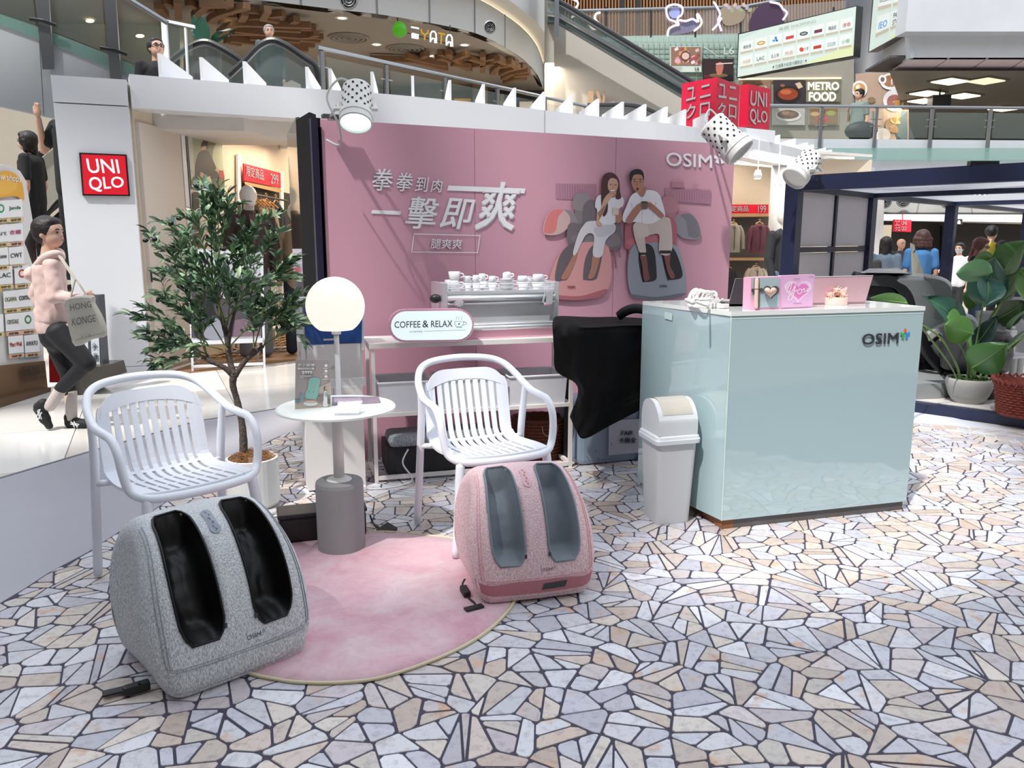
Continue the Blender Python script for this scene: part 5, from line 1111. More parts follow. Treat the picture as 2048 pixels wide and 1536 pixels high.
c = D(713, 211, 4.62); spot('lit perforated white spotlight over left end of pink backdrop', c, (.03, -.50, -.86), .165, True, [c+Vector((-.02, .07, .12)), c+Vector((-.10, .05, .15)), c+Vector((-.17, .03, .05)), c+Vector((-.11, .03, -.10)), c+Vector((-.12, .1, -.2)), c+Vector((-.22, .2, -.16))], D(672, 238, 4.93))
b = B(); q = D(672, 240, 4.9); box(b, (q.x, q.y, ZP+.005), (.16, .06, .02), a24); solo('clamp_plate', b, M('#4d5152', .4, .5), 'small dark clamp plate on top left corner of pink backdrop', 'clamp')
c = D(1452, 277, 5.72); spot('unlit perforated white spotlight over the wordmark on pink backdrop', c, (.60, -.30, -.66), .205, False, [c+Vector((-.04, .05, .14)), c+Vector((-.11, .05, .2)), c+Vector((-.14, .03, .12)), c+Vector((-.09, .02, .06))], D(1418, 262, 6.1))
c = D(1606, 336, 7.0); spot('perforated white spotlight clamped to corner of navy pavilion', c, (-.60, -.36, -.62), .20, False, [c+Vector((.03, .05, .12)), c+Vector((.11, .05, .16)), c+Vector((.12, .05, .06))], D(1634, 342, 7.35))
# ---------------- shelf unit
SA = G(750, 968); SB = G(1144, 936); su = (SB-SA).normalized(); sn = Vector((-su.y, su.x, 0)); LS = (SB-SA).length; DS = .36
ang_s = math.atan2(su.y, su.x)
sh = thing('shelf_rack', 'white square-tube rack with solid top in front of pink backdrop', 'shelf', SA)
SM_ = M('#e3dfdb', .4); HS = .835
def sbox(b, u0, u1, v0, v1, z0, z1, mi=0): return obox(b, SA+su*u0+sn*v0, su, sn, u1-u0, v1-v0, z0, z1, mi)
b = B(); sbox(b, -.01, LS+.01, -.01, DS+.01, HS-.028, HS); obj('shelf_top', b, SM_, sh)
for u in (0, LS-.022):
    for v in (0, DS-.022): b = B(); sbox(b, u, u+.022, v, v+.022, 0, HS-.029); obj('post', b, SM_, sh)
for z in (.02, .40):
    for v in (0, DS-.022): b = B(); sbox(b, .023, LS-.023, v, v+.022, z, z+.022); obj('rail', b, SM_, sh)
    for u in (0, LS-.022): b = B(); sbox(b, u, u+.022, .023, DS-.023, z, z+.022); obj('rail', b, SM_, sh)
b = B(); sbox(b, .01, LS-.01, .024, DS-.024, .402, .412); obj('shelf_panel', b, SM_, sh)
# storage boxes on the middle shelf
for k, (x0, x1) in enumerate([(757, 866), (878, 1008), (1020, 1134)]):
    p0 = P2(SA, SB); u0 = (p0.hit(x0, 800)-SA).dot(su); u1 = (p0.hit(x1, 800)-SA).dot(su)
    t = thing('storage_bin', ['white open storage box at left end of the rack', 'white open storage box in middle of the rack behind the chair', 'white open storage box at right end of the rack by black cloth'][k], 'storage box', SA+su*(u0+u1)/2+Vector((0, 0, .414)))
    b = B(); z0, z1 = .4135, .60; V = []
    for (zz, i) in ((z0, .012), (z1, 0)):
        V.append([b.verts.new((SA+su*a+sn*c)[:2]+(zz,)) for a, c in ((u0+i, .0+i), (u1-i, .0+i), (u1-i, .31-i), (u0+i, .31-i))])
    i = .01; V.append([b.verts.new((SA+su*a+sn*c)[:2]+(z1,)) for a, c in ((u0+i, i), (u1-i, i), (u1-i, .31-i), (u0+i, .31-i))])
    V.append([b.verts.new((SA+su*a+sn*c)[:2]+(z0+.01,)) for a, c in ((u0+.02, .02), (u1-.02, .02), (u1-.02, .29), (u0+.02, .29))])
    skin(b, V)
    b.faces.new(V[0][::-1]); b.faces.new(V[-1]); obj('box_body', b, M('#dcdde3', .35), t)
    b = B(); tube(b, [(v.x, v.y, z1+.002) for v in [SA+su*a+sn*c for a, c in ((u0-.003, -.003), (u1+.003, -.003), (u1+.003, .313), (u0-.003, .313))]], .006, 6, True); obj('rim', b, M('#ececef', .35), t)
# grey bolster and black case on the lowest level
t = thing('grey_cushion', 'grey fabric cushion with rounded end lying on black case under the rack', 'cushion', SA+su*.3+Vector((0, 0, .2)))
b = B(); r0 = SA+su*.10+sn*.12; box(b, (SA+su*.42+sn*.12+Vector((0, 0, .245))), (.66, .25, .075), ang_s, .035); obj('cushion_cover', b, melange('#7c7f85', '#a1a4aa', 150), t, smooth=True)
b = B(); cc_ = SA+su*.42+sn*.12; tube(b, [tuple((cc_+su*.33*cos(k*pi/12)*(1)+sn*.125*sin(k*pi/12)))[:2]+(.243,) for k in range(24)], .005, 5, True); obj('piping', b, M('#6d7076', .7), t)
b = B(); sbox(b, .08, .80, .03, .33, .045, .205); solo('black_case', b, M('#141216', .6), 'black flat case on bottom level of the white rack', 'case')
b = B(); tube(b, spline([SA+su*.20-sn*.01+Vector((0, 0, .20)), SA+su*.16-sn*.05+Vector((0, 0, .13)), SA+su*.21-sn*.08+Vector((0, 0, .04)), SA+su*.15-sn*.1+Vector((0, 0, .012)), SA+su*.02-sn*.14+Vector((0, 0, .012)), SA-su*.05-sn*.12+Vector((0, 0, .012))], 6), .005, 6); solo('white_cable', b, M('#d9d7d5', .5), 'thin white cable hanging from cushion to floor under the rack', 'cable', smooth=True)
b = B(); q = SA-su*.09-sn*.12; box(b, (q.x, q.y, .02), (.055, .035, .028), .4, .006); solo('plug_adapter', b, M('#e6e4e1', .4), 'white plug adapter on the stones in front of the rack', 'plug')
# lightbox sign
t = thing('lightbox_sign', 'pink rimmed oval lightbox with black coffee lettering on the rack top', 'sign', D(863, 684, 4.4)); LA = D(779, 660, 4.46); LB_ = D(948, 655, 4.58); LPn = P2(LA, LB_)
def stad(x0, y0, x1, y1, n=10):
    r = (y1-y0)/2; cy_ = (y0+y1)/2; o = []
    for i in range(n+1): a = -pi/2+pi*i/n; o.append((x1-r+r*cos(a), cy_+r*sin(a)))
    for i in range(n+1): a = pi/2+pi*i/n; o.append((x0+r+r*cos(a), cy_+r*sin(a)))
    return o
b = B(); slab(b, LPn, [(x, y-(x-863)*.012) for x, y in stad(777.5, 619, 948, 684)], .07); obj('sign_body', b, M('#d3a3b4', .4), t)
b = B(); slab(b, LPn, [(x, y-(x-863)*.012) for x, y in stad(778, 618.5, 948.5, 683.5)], .012, .012); obj('front_rim', b, M('#cf9bb0', .4), t)
b = B(); slab(b, LPn, [(x, y-(x-863)*.012) for x, y in stad(782, 622, 944.5, 680)], .004, .015); obj('lit_face', b, M('#eafaff', .4, var=0, emit=.75), t)
A = Art(LPn, t, 'lettering', .017); K_ = '#25292c'
A.text('COFFEE', [(789, 656), (841, 655), (841, 642), (789, 643)], K_, .012).text('&', [(845, 655), (857, 655), (857, 641), (845, 641)], K_, .01).text('RELAX', [(862, 654.5), (905, 653.5), (905, 640.5), (862, 641.5)], K_, .012).text('COFFEE', [(819, 665), (845, 664.5), (845, 661.5), (819, 662)], '#5c6468', .004).line([(848, 662.5), (931, 660)], .7, '#6c7276')
cup = [(909, 643), (910, 649), (914, 653.5), (922, 653.5), (926, 649), (928, 643)]
A.line(cup+[cup[0]], .8, '#4c5256').line([(927, 645), (932, 644), (933, 648), (926, 651)], .8, '#4c5256').line([(912, 655), (925, 655)], .8, '#4c5256').ell(918, 648, 1.2, 2.2, K_, rot=.7)
for x in (912, 917, 922): A.line([(x+1, 640), (x, 637.5), (x+2, 635), (x+1, 632)], .55, '#6c7276')
A.done()
# espresso machine with the cups on it
EA = D(886, 640, 4.66); EB = D(1117, 640, 4.90); EP = P2(EA, EB); eu = EP.u; en = -EP.n; ea = math.atan2(eu.y, eu.x)
em = thing('espresso_machine', 'polished steel espresso machine on pink base on the white rack', 'coffee machine', D(1000, 668, 4.8)); CHR = M('#dfe2e6', .27, .5, var=.08, scale=5); LE = (EB-EA).length
zb_ = HS+.001
def ebox(b, u0, u1, v0, v1, z0, z1): return obox(b, EA+eu*u0+en*v0, eu, en, u1-u0, v1-v0, z0, z1)
zt = D(1000, 577, 4.78).z; zbot = D(1000, 655, 4.78).z
b = B(); ebox(b, .0, LE+.02, -.0, .30, zb_, zb_+.055); obj('pink_base', b, M('#e2a9bd', .4), em)
b = B(); ebox(b, .03, LE-.03, .02, .28, zb_+.056, zt-.03); obj('body_panel', b, CHR, em)
b = B(); ebox(b, -.0, .03, .0, .29, zb_+.056, zt+.035); obj('side_frame', b, CHR, em)
b = B(); ebox(b, LE-.03, LE, .0, .29, zb_+.056, zt+.035); obj('side_frame', b, CHR, em)
b = B(); ebox(b, .031, LE-.031, -.0, .28, zt-.029, zt-.012); obj('cup_tray', b, CHR, em)
for z, r in ((zt-.055, .016), (zt-.085, .007), (zb_+.085, .009), (zb_+.066, .016)):
    b = B(); p0 = EA+eu*.03-en*.006; p1 = EA+eu*(LE-.03)-en*.006; tube(b, [(p0.x, p0.y, z), (p1.x, p1.y, z)], r, 10); obj('front_bar', b, CHR, em, smooth=True)
for z in (zt+.005, zt+.028):
    b = B(); tube(b, [(v.x, v.y, z) for v in [EA+eu*.03+en*.004, EA+eu*(LE-.03)+en*.004, EA+eu*(LE-.03)+en*.27, EA+eu*.03+en*.27]], .0028, 5, True); obj('cup_rail', b, CHR, em)
b = B(); p0 = EA-eu*.0+en*.05; ball(b, (p0.x-.03, p0.y, zt-.055), .028, (1.3, 1, 1)); obj('knob', b, M('#2e2f33', .35), em, smooth=True)
b = B(); pc_ = EP.hit(918, 605, .012); Mx = Matrix.Rotation(ea, 4, 'Z') @ Matrix.Rotation(pi/2, 4, 'X')
for k in range(10): a = k*2*pi/10; v = pc_+eu*.026*cos(a)+Vector((0, 0, .026*sin(a))); ball(b, v, .007, sub=1)
lathe(b, [(0, 0), (.024, 0), (.024, .008), (0, .012)], 16, pc_, Mx); obj('badge', b, CHR, em)
b = B(); s0 = EP.hit(1090, 580, .03); tube(b, spline([s0, s0+Vector((0, 0, -.03)), s0+eu*-.012+Vector((0, 0, -.07)), s0+eu*.004+Vector((0, 0, -.085))], 4), .005, 6); slab(b, EP, [(1093, 609), (1105, 608), (1106, 582), (1094, 582)], .02, .035); obj('steam_valve', b, CHR, em)
b = B(); slab(b, EP, [(1088, 611), (1100, 610), (1100, 607), (1090, 608)], .006, .037); obj('pink_tag', b, M('#d98fb4', .5), em)
CW = M('#e9eaee', .3, var=.02)
def cup_(label, x, v, r, h, turned=False, tilt=0., z0=0, group='white cups on the espresso machine'):
    q = EP.hit(x, 577); p = EA+eu*((q-EA).dot(eu))+en*v; p = Vector((p.x, p.y, zt-.0115+z0)); t = thing('coffee_cup', label, 'cup', p, R.uniform(-.6, .6), group)
    pr = [(0, 0), (r*.72, 0), (r*.78, .004), (r, h), (r*.93, h), (r*.7, .01), (0, .008)]
    if turned: pr = [(0, h), (r*.72, h), (r*.8, h-.004), (r, 0), (r*.93, 0), (r*.7, h-.01), (0, h-.012)]
    b = B(); lathe(b, pr, 18, (0, 0, 0), Matrix.Rotation(tilt, 4, 'X'), cap=False); obj('cup_body', b, CW, t, False, True)
    b = B(); tube(b, spline([(r*.9, 0, h*.8), (r*1.45, 0, h*.72), (r*1.5, 0, h*.4), (r*.85, 0, h*.28)], 4), .0038, 6); obj('handle', b, CW, t, False, True); return t
for k, (x, v, r, h, tn, z, lab) in enumerate([(915, .07, .036, .062, True, 0, 'large upturned white cup at left end of the machine tray'), (915, .16, .036, .06, False, 0, 'large white cup behind the leftmost upturned one'), (915, .07, .036, .05, False, .063, 'large white cup stacked top at left end of the machine tray'),
    (941, .07, .026, .045, False, 0, 'small white cup second from left at tray front'), (941, .07, .025, .04, True, .046, 'small upturned cup on second front cup from left'), (959, .07, .026, .045, False, 0, 'small white cup third from left at tray front'), (959, .07, .025, .044, True, .046, 'small upturned cup on third front cup from left'), (979, .13, .026, .05, False, 0, 'white cup set back between third and fourth small cups'), (978, .14, .025, .045, True, .051, 'upturned cup on the set-back white cup'),
    (991, .06, .027, .045, False, 0, 'small white cup left of the saucer pile'), (991, .06, .026, .038, True, .046, 'small upturned cup directly left of the saucer pile'),
    (1053, .07, .038, .045, False, 0, 'wide white cup right of the saucer pile'), (1053, .07, .036, .036, True, .046, 'wide upturned cup right of the saucer pile'), (1083, .06, .040, .045, False, 0, 'wide white cup at right end of the machine tray'), (1083, .06, .04, .045, True, .046, 'wide upturned cup at right end of the machine tray'), (1069, .16, .036, .07, True, 0, 'wide upturned cup behind the two right-hand cups')]):
    cup_(lab, x, v, r, h, tn, 0, z)
q = EP.hit(1021, 577); p = EA+eu*((q-EA).dot(eu))+en*.07
for k in range(9):
    t = thing('saucer', 'white saucer in the pile of nine between the cups', 'saucer', (p.x, p.y, zt-.0115+k*.0072), 0, 'white saucers piled on the espresso machine'); b = B(); lathe(b, [(0, 0), (.028, 0), (.046, .006), (.046, .0072), (.028, .0022), (0, .002)], 20, cap=False); obj('saucer_dish', b, CW, t, False, True)
cup_('tilted white cup lying on top of the saucer pile', 1022, .07, .03, .036, True, .25, .068)
# ---------------- black cloth over a cart
ct0 = D(1108, 652, 4.72); 
cl = [ [(1106, 640, 4.62), (1118, 632, 4.75), (1180, 634, 4.95), (1250, 634, 5.05), (1330, 640, 5.1)],
       [(1105, 650, 4.50), (1140, 640, 4.50), (1172, 652, 4.42), (1250, 650, 4.48), (1330, 650, 4.52)],
       [(1106, 672, 4.50), (1130, 668, 4.42), (1176, 662, 4.36), (1250, 656, 4.42), (1330, 656, 4.46)],
       [(1108, 700, 4.52), (1140, 700, 4.42), (1176, 700, 4.36), (1250, 700, 4.41), (1330, 700, 4.45)],
       [(1112, 742, 4.56), (1140, 748, 4.46), (1178, 748, 4.36), (1250, 746, 4.41), (1330, 744, 4.45)],
       [(1150, 766, 4.58), (1160, 772, 4.44), (1182, 784, 4.35), (1250, 780, 4.41), (1330, 770, 4.45)],
       [(1155, 790, 4.56), (1160, 800, 4.44), (1188, 808, 4.36), (1250, 800, 4.41), (1330, 780, 4.45)],
       [(1142, 826, 4.52), (1160, 832, 4.42), (1194, 828, 4.36), (1250, 815, 4.41), (1320, 796, 4.45)],
       [(1140, 834, 4.50), (1152, 860, 4.40), (1170, 877, 4.36), (1230, 846, 4.41), (1320, 800, 4.45)]]
rows = []
for r_ in cl: rows.append(spline([(a, c, d) for a, c, d in r_], 10))
colsN = len(rows[0]); cols2 = [spline([rows[i][j] for i in range(len(rows))], 6) for j in range(colsN)]
b = B(); g = []
for j, c_ in enumerate(cols2):
    cc2 = []
    for i, q in enumerate(c_):
        w = .010*sin(j*.55+i*.12)*min(1, i/14)+.018*(noise.noise(Vector((j*.14, i*.10, 3)))) + .008*noise.noise(Vector((j*.5+i*.3, i*.35, 7))); cc2.append(b.verts.new(D(q.x, q.y, q.z+w)))
    g.append(cc2)
for a, c_ in zip(g, g[1:]):
    for i in range(len(a)-1): b.faces.new((a[i], a[i+1], c_[i+1], c_[i]))
bmesh.ops.solidify(b, geom=b.faces[:], thickness=.004)
t = thing('black_cloth', 'wrinkled black cloth draped over cart between rack and mint counter', 'cloth', D(1200, 870, 4.4)); obj('cloth_drape', b, M('#0f0e12', .62, var=.2, bump=.5, bscale=18, spec=.4), t, smooth=True)
b = B(); rr2 = spline([D(1236, 634, 4.75), D(1248, 624, 4.72), D(1268, 617, 4.7), D(1290, 620, 4.7), D(1310, 634, 4.72)], 5); tube(b, rr2, [.012]+[.03]*(len(rr2)-2)+[.012], 8, flat=.5); obj('cloth_fold', b, M('#0f0e12', .62, var=.2, bump=.5, bscale=18, spec=.4), t, smooth=True)
b = B(); a = D(1122, 700, 4.66); c = D(1330, 700, 4.6); box(b, ((a.x+c.x)/2, 4.74, .80), (c.x-a.x-.04, .5, .06)); t = thing('covered_cart', 'dark table hidden under the black cloth', 'table', ((a.x+c.x)/2, 4.74, 0)); obj('table_top', b, M('#1b191c', .7), t)
for x in (a.x+.06, c.x-.06): b = B(); box(b, (x, 5.0, .385), (.03, .03, .769)); obj('leg', b, M('#1b191c', .7), t)
# blue-grey crate with paper label
t = thing('plastic_crate', 'scuffed pale blue plastic crate with taped paper label under black cloth', 'crate', G(1230, 930)); ca = G(1162, 935); cb = G(1300, 921); cu_ = (cb-ca).normalized(); cn_ = Vector((-cu_.y, cu_.x, 0)); ac = math.atan2(cu_.y, cu_.x)
b = B(); q = ca+cu_*.32+cn_*.24; box(b, (q.x, q.y, .2), (.66, .46, .39), ac, .035); obj('crate_body', b, M('#93a3b5', .4, var=.06, scale=4), t, smooth=False)
b = B(); box(b, (q.x, q.y, .372), (.69, .49, .03), ac, .012); obj('crate_rim', b, M('#8899ab', .4), t)
CP = Plane(ca-cn_*.003, cu_); b = B(); slab(b, CP, [(1217, 911), (1300, 903), (1300, 836), (1218, 842)], .001, .003); obj('paper_label', b, M('#b9bcca', .7), t)
text_px('FAIR', [(1243, 871), (1267, 870), (1267, 861), (1243, 862)], CP, M('#25262c', .6, var=0), t, .006, .004); text_px('卡機全', [(1238, 887), (1273, 885.5), (1273, 874), (1238, 875.5)], CP, M('#25262c', .6, var=0), t, .006, .003)
A = Art(CP, t, 'scuff_marks', .004)
for a, c in (((1173, 912), (1180, 922)), ((1195, 915), (1200, 921)), ((1268, 920), (1271, 912)), ((1222, 885), (1224, 892)), ((1190, 900), (1193, 905))): A.line([a, c], 1.0, '#4d5660')
A.done()
# woven basket under the rack
t = thing('woven_basket', 'reddish brown woven basket under right end of the white rack', 'basket', G(1092, 930)); q = G(1092, 928)+sn*.17; WV = M('#6e3b2a', .75, var=.35, scale=60, bump=.8, bscale=90)
b = B(); lathe(b, [(0, .0), (.15, .0), (.165, .15), (.175, .27), (.165, .27), (.155, .15), (.14, .02), (0, .02)], 28, (q.x, q.y, 0), Matrix.Diagonal((1.0, .8, 1, 1)), cap=False)
obj('basket_wall', b, WV, t); b = B()
for z in [i*.0225 for i in range(1, 12)]: r = .152+z*.093; tube(b, [(q.x+(r+.002*sin(k*pi/2+z*140))*cos(k*2*pi/56), q.y+.8*(r+.002*sin(k*pi/2+z*140))*sin(k*2*pi/56), z) for k in range(56)], .0085, 4, True)
obj('woven_strand', b, WV, t, kind='stuff'); b = B(); tube(b, [(q.x+.176*cos(k*2*pi/40), q.y+.141*sin(k*2*pi/40), .272+.003*(k % 2)) for k in range(40)], .009, 6, True); obj('rim', b, M('#5d2d20', .7, var=.3, scale=50), t)
b = B(); h = q+Vector((.07, -.14, .25)); tube(b, spline([h+Vector((-.05, 0, 0)), h+Vector((-.04, -.02, -.05)), h+Vector((0, -.025, -.065)), h+Vector((.04, -.02, -.05)), h+Vector((.05, 0, 0))], 4), .004, 5); obj('string_handle', b, M('#a88a6a', .6), t)
# ---------------- white cabinet and acrylic-framed panel
ca = G(617, 986); cb = G(732, 974); cu_ = (cb-ca).normalized(); cn_ = Vector((-cu_.y, cu_.x, 0)); t = thing('white_cabinet', 'tall white purifier cabinet behind the round table', 'cabinet', ca); Wc = (cb-ca).length
def cbx(b, u0, u1, v0, v1, z0, z1): return obox(b, ca+cu_*u0+cn_*v0, cu_, cn_, u1-u0, v1-v0, z0, z1)
OFW = M('#dedbd8', .4)
b = B(); cbx(b, .0, Wc, .0, .24, .012, .60); obj('lower_body', b, OFW, t)
b = B(); cbx(b, Wc*.5-.001, Wc*.5+.001, -.001, .0, .03, .6); cbx(b, .005, Wc-.005, -.002, .01, 0, .012); obj('base_gap', b, M('#1b1b1c', .6), t)
b = B(); cbx(b, -.0, Wc+.015, .05, .26, .60, 1.00); obj('upper_body', b, OFW, t)
b = B(); cbx(b, .03, Wc-.0, .04, .05, .64, .90); obj('front_recess', b, M('#cfcccb', .35), t)
b = B(); cbx(b, .0, Wc+.02, .01, .05, .60, .645); obj('drip_ledge', b, M('#d9d8d8', .35), t)
b = B(); cbx(b, Wc*.42, Wc*.55, .036, .04, .705, .72); cbx(b, Wc*.38, Wc*.6, .036, .04, .865, .875); obj('button_slot', b, M('#b5b3b3', .4), t)
cbl = P2(ca+cn_*.01, cb+cn_*.01); text_px('JW/SK', [(713, 793), (726, 792), (726, 787.5), (713, 788.5)], cbl, M('#33363a', .5, var=0), t, .004, .02)
CPn = P2(ca+cn_*.04, cb+cn_*.04)
b = B(); slab(b, CPn, [(608+3*cos(0), 690), (727, 686), (727, 610), (724, 604), (612, 604), (607, 612)], .012, .002); obj('blue_plaque', b, M('#143f7e', .25, var=.15, scale=3), t)
ac_ = thing('acrylic_cover', 'clear acrylic stand with rounded top around the blue plaque', 'stand', ca); b = B()
for q_ in ([(604, 760), (609, 760), (604, 606), (599, 606)], [(599, 612), (604, 603), (640, 601), (640, 597), (606, 598), (598, 604)], [(724, 700), (728, 700), (729, 606), (725, 606)], [(690, 600), (722, 600), (729, 606), (729, 600), (722, 596), (690, 596)]): slab(b, CPn, q_, .18, .02)
obj('acrylic_body', b, glass('#e6eaee', .55, .05, 'acrylic'), ac_)
# ---------------- globe lamp on the floor
lp = G(676, 1000); lp = Vector((-.905, 4.02, 0)); t = thing('floor_lamp', 'white globe lamp glowing warm on thin white pole behind the table', 'floor lamp', lp)
gc = D(670.5, 612, 4.02); rg = 57/1586*4.1; b = B(); pr = []
for i in range(17):
    a = -pi/2+.62+(pi-.62)*i/16; pr.append((rg*cos(a) if i < 16 else 0, rg*sin(a)))
lathe(b, [(0, pr[0][1])]+pr, 36, gc, cap=False); GM_ = M('#fff0e4', .35, var=.0, emit=.86, name='lit_globe'); obj('lamp_shade', b, GM_, t, smooth=True)
lp = Vector((gc.x, gc.y, 0)); b = B(); tube(b, [lp+Vector((0, 0, .02)), (gc.x, gc.y, gc.z-rg*.8)], .0135, 12); obj('pole', b, M('#dddfe2', .35), t, smooth=True)
b = B(); lathe(b, [(0, 0), (.12, 0), (.12, .012), (.05, .02), (0, .02)], 28, lp); obj('lamp_base', b, M('#dddfe2', .35), t)
b = B(); lathe(b, [(0, 0), (.024, 0), (.024, .03), (0, .03)], 16, (gc.x, gc.y, gc.z-rg*.8-.025)); obj('socket', b, M('#d5d6d8', .35), t)
# ---------------- round side table with concrete foot
tb = G(684, 1098); tb = Vector((-.795, 3.51, 0)); t = thing('side_table', 'round white side table on cylindrical concrete foot', 'table', tb)
RC = 46/1586*3.75; zc_ = .335
b = B(); lathe(b, [(0, 0), (RC*.97, 0), (RC, .012), (RC, zc_-.02), (RC*.97, zc_-.004), (RC*.93, zc_), (0, zc_)], 44, tb, cap=False); obj('concrete_foot', b, M('#8d8e90', .85, var=.10, scale=6, bump=.15, bscale=60), t, smooth=False)
b = B(); lathe(b, [(0, zc_), (.058, zc_), (.058, zc_+.004), (.045, zc_+.012), (.026, zc_+.016), (0, zc_+.016)], 28, tb, cap=False); lathe(b, [(0, zc_+.012), (.024, zc_+.012), (.024, .66), (0, .66)], 24, tb, cap=False); obj('pole', b, M('#e2e2dc', .4), t, smooth=True)
RT = 119/1586*3.53; b = B(); lathe(b, [(0, .662), (RT*.9, .662), (RT, .668), (RT+.001, .677), (RT*.985, .682), (RT*.97, .6795), (0, .6785)], 64, tb, cap=False); obj('table_top', b, M('#eaf0ed', .35, var=.02), t, smooth=False)
TZ = .680
# poster in clear stand, brochure, card holder
YT = lambda px, py: G(px, py, TZ)
a, c = YT(590, 818), YT(663, 813); PS = P2(a, c); t = thing('price_poster_stand', 'acrylic stand with $999 massage cushion poster on round table', 'sign stand', a)
b = B(); slab(b, PS, [(590, 818), (661, 818), (662, 720), (591, 719)], .003, .0); obj('poster_sheet', b, M('#a79c9c', .4), t)
A = Art(PS, t, 'printed_picture', .001); Wt = '#ecebec'
A.poly([(662, 763), (662, 790), (640, 786), (630, 790), (615, 785)], '#bdb0a6').poly([(590, 818), (661, 818), (661, 802), (630, 798), (590, 803)], '#c0b0a6').text('史上最薄', [(595, 733), (629, 733), (629, 727), (595, 726.5)], Wt, .015).poly(rq(596, 735, 628, 739), Wt).text('$999', [(604, 749), (624, 749), (624, 741.5), (604, 741)], '#f4f4f4', .03).text('超薄按摩背墊', [(600, 753.5), (622, 753.5), (622, 750.5), (600, 750.5)], Wt, .005)
A.text('長效舒壓揉捏體驗', [(599, 738.2), (625, 738.2), (625, 735.8), (599, 735.8)], '#8d8484', 0).line([(600, 755.5), (608, 755.5)], 1, Wt)
A.blob([(619, 757), (639, 757), (638, 775), (634, 797), (625, 798), (612, 796), (611, 786), (616, 775)], '#8cbab1').ell(618, 784, 1.6, 2, '#79a89f').ell(627, 784, 1.6, 2, '#79a89f').ell(621, 807, 14, 5, '#dfe1e2').ell(621, 804, 12, 2.5, '#cbb8a8')
A.blob([(649, 783), (653, 783), (655, 800), (656, 812), (646, 812), (647, 795)], '#e6e3e3').ell(650, 777, 2.5, 3.4, '#5a3733').ell(651, 777, 1.5, 2.2, '#d9b09c').ell(652, 789, 2.6, 5, '#8cbab1').blob([(600, 790), (606, 788), (607, 800), (601, 802)], '#7f9a9e').poly(rq(590, 799, 600, 806), '#6f8d94').blob([(634, 795), (645, 792), (646, 803), (636, 804)], '#8a7f78').poly(rq(655, 798, 661, 808), '#6d6763')
for y in (731, 742, 753): A.ell(652, y, 3, 3, Wt).line([(646, y+5.5), (657, y+5.5)], .8, Wt)
A.done()
b = B(); prism(b, [YT(664, 811), YT(762, 806), YT(757, 794), YT(664, 795)], (0, 0, .003)); t = solo('brochure', b, M('#8d8090', .3, var=.3, scale=20), 'dark purple glossy brochure lying on the round table', 'brochure')
b = B(); q = [YT(668, 808), YT(725, 806), YT(722, 797), YT(668, 798)]; prism(b, [v+Vector((0, 0, .0035)) for v in q], (0, 0, .0005)); obj('printed_picture', b, M('#b9a8b5', .3, var=.25, scale=40), t)
a, c = YT(671, 829), YT(721, 828); t = thing('card_holder', 'clear card holder with pink cards at front of round table', 'card holder', a); CPl = P2(a, c)
up = Vector((0, .62, .5)).normalized()
b = B(); prism(b, [a, c, c+up*.075, a+up*.075], (0, .003, 0)); obj('holder_back', b, glass('#e6eaee', .8, .05, 'acrylic'), t)
b = B(); o_ = Vector((.006, -.012, .006)); w_ = (c-a)*.92; prism(b, [a+o_, a+o_+w_, a+o_+w_+up*.062, a+o_+up*.062], (0, -.004, .002)); obj('card', b, M('#dccbdc', .5), t)
b = B(); prism(b, [a+Vector((0, -.022, 0)), c+Vector((0, -.022, 0)), c+Vector((0, -.024, .012)), a+Vector((0, -.024, .012))], (0, .002, 0)); prism(b, [a+Vector((0, -.022, 0)), c+Vector((0, -.022, 0)), c, a], (0, 0, .002)); obj('holder_lip', b, glass('#cfd6dc', .6, .05, 'acrylic'), t)
# black cable box and stray black cable
a, c = G(560, 1096), G(735, 1076); u_ = (c-a).normalized(); n_ = Vector((-u_.y, u_.x, 0)); t = thing('cable_box', 'black plastic box with rounded lid on floor behind concrete foot', 'box', a); q = (a+c)/2+n_*.085; aa = math.atan2(u_.y, u_.x)
b = B(); box(b, (q.x, q.y, .07), ((c-a).length, .15, .125), aa, .018); obj('box_body', b, M('#141113', .5), t)
b = B(); box(b, (q.x, q.y, .142), ((c-a).length+.01, .16, .022), aa, .009); obj('box_lid', b, M('#1f1f22', .35), t)
b = B(); q = G(765, 1052); tube(b, spline([G(740, 1030, .05), G(748, 1048, .012), G(770, 1066, .01), G(790, 1066, .01), G(770, 1060, .01), G(752, 1052, .01)], 6), .0045, 6); prism(b, [G(752, 1064, .004), G(775, 1048, .004), G(795, 1060, .004), G(788, 1068, .004)], (0, 0, .012)); solo('black_adapter', b, M('#121113', .5), 'black cable and flat adapter on stones right of cable box', 'cable')
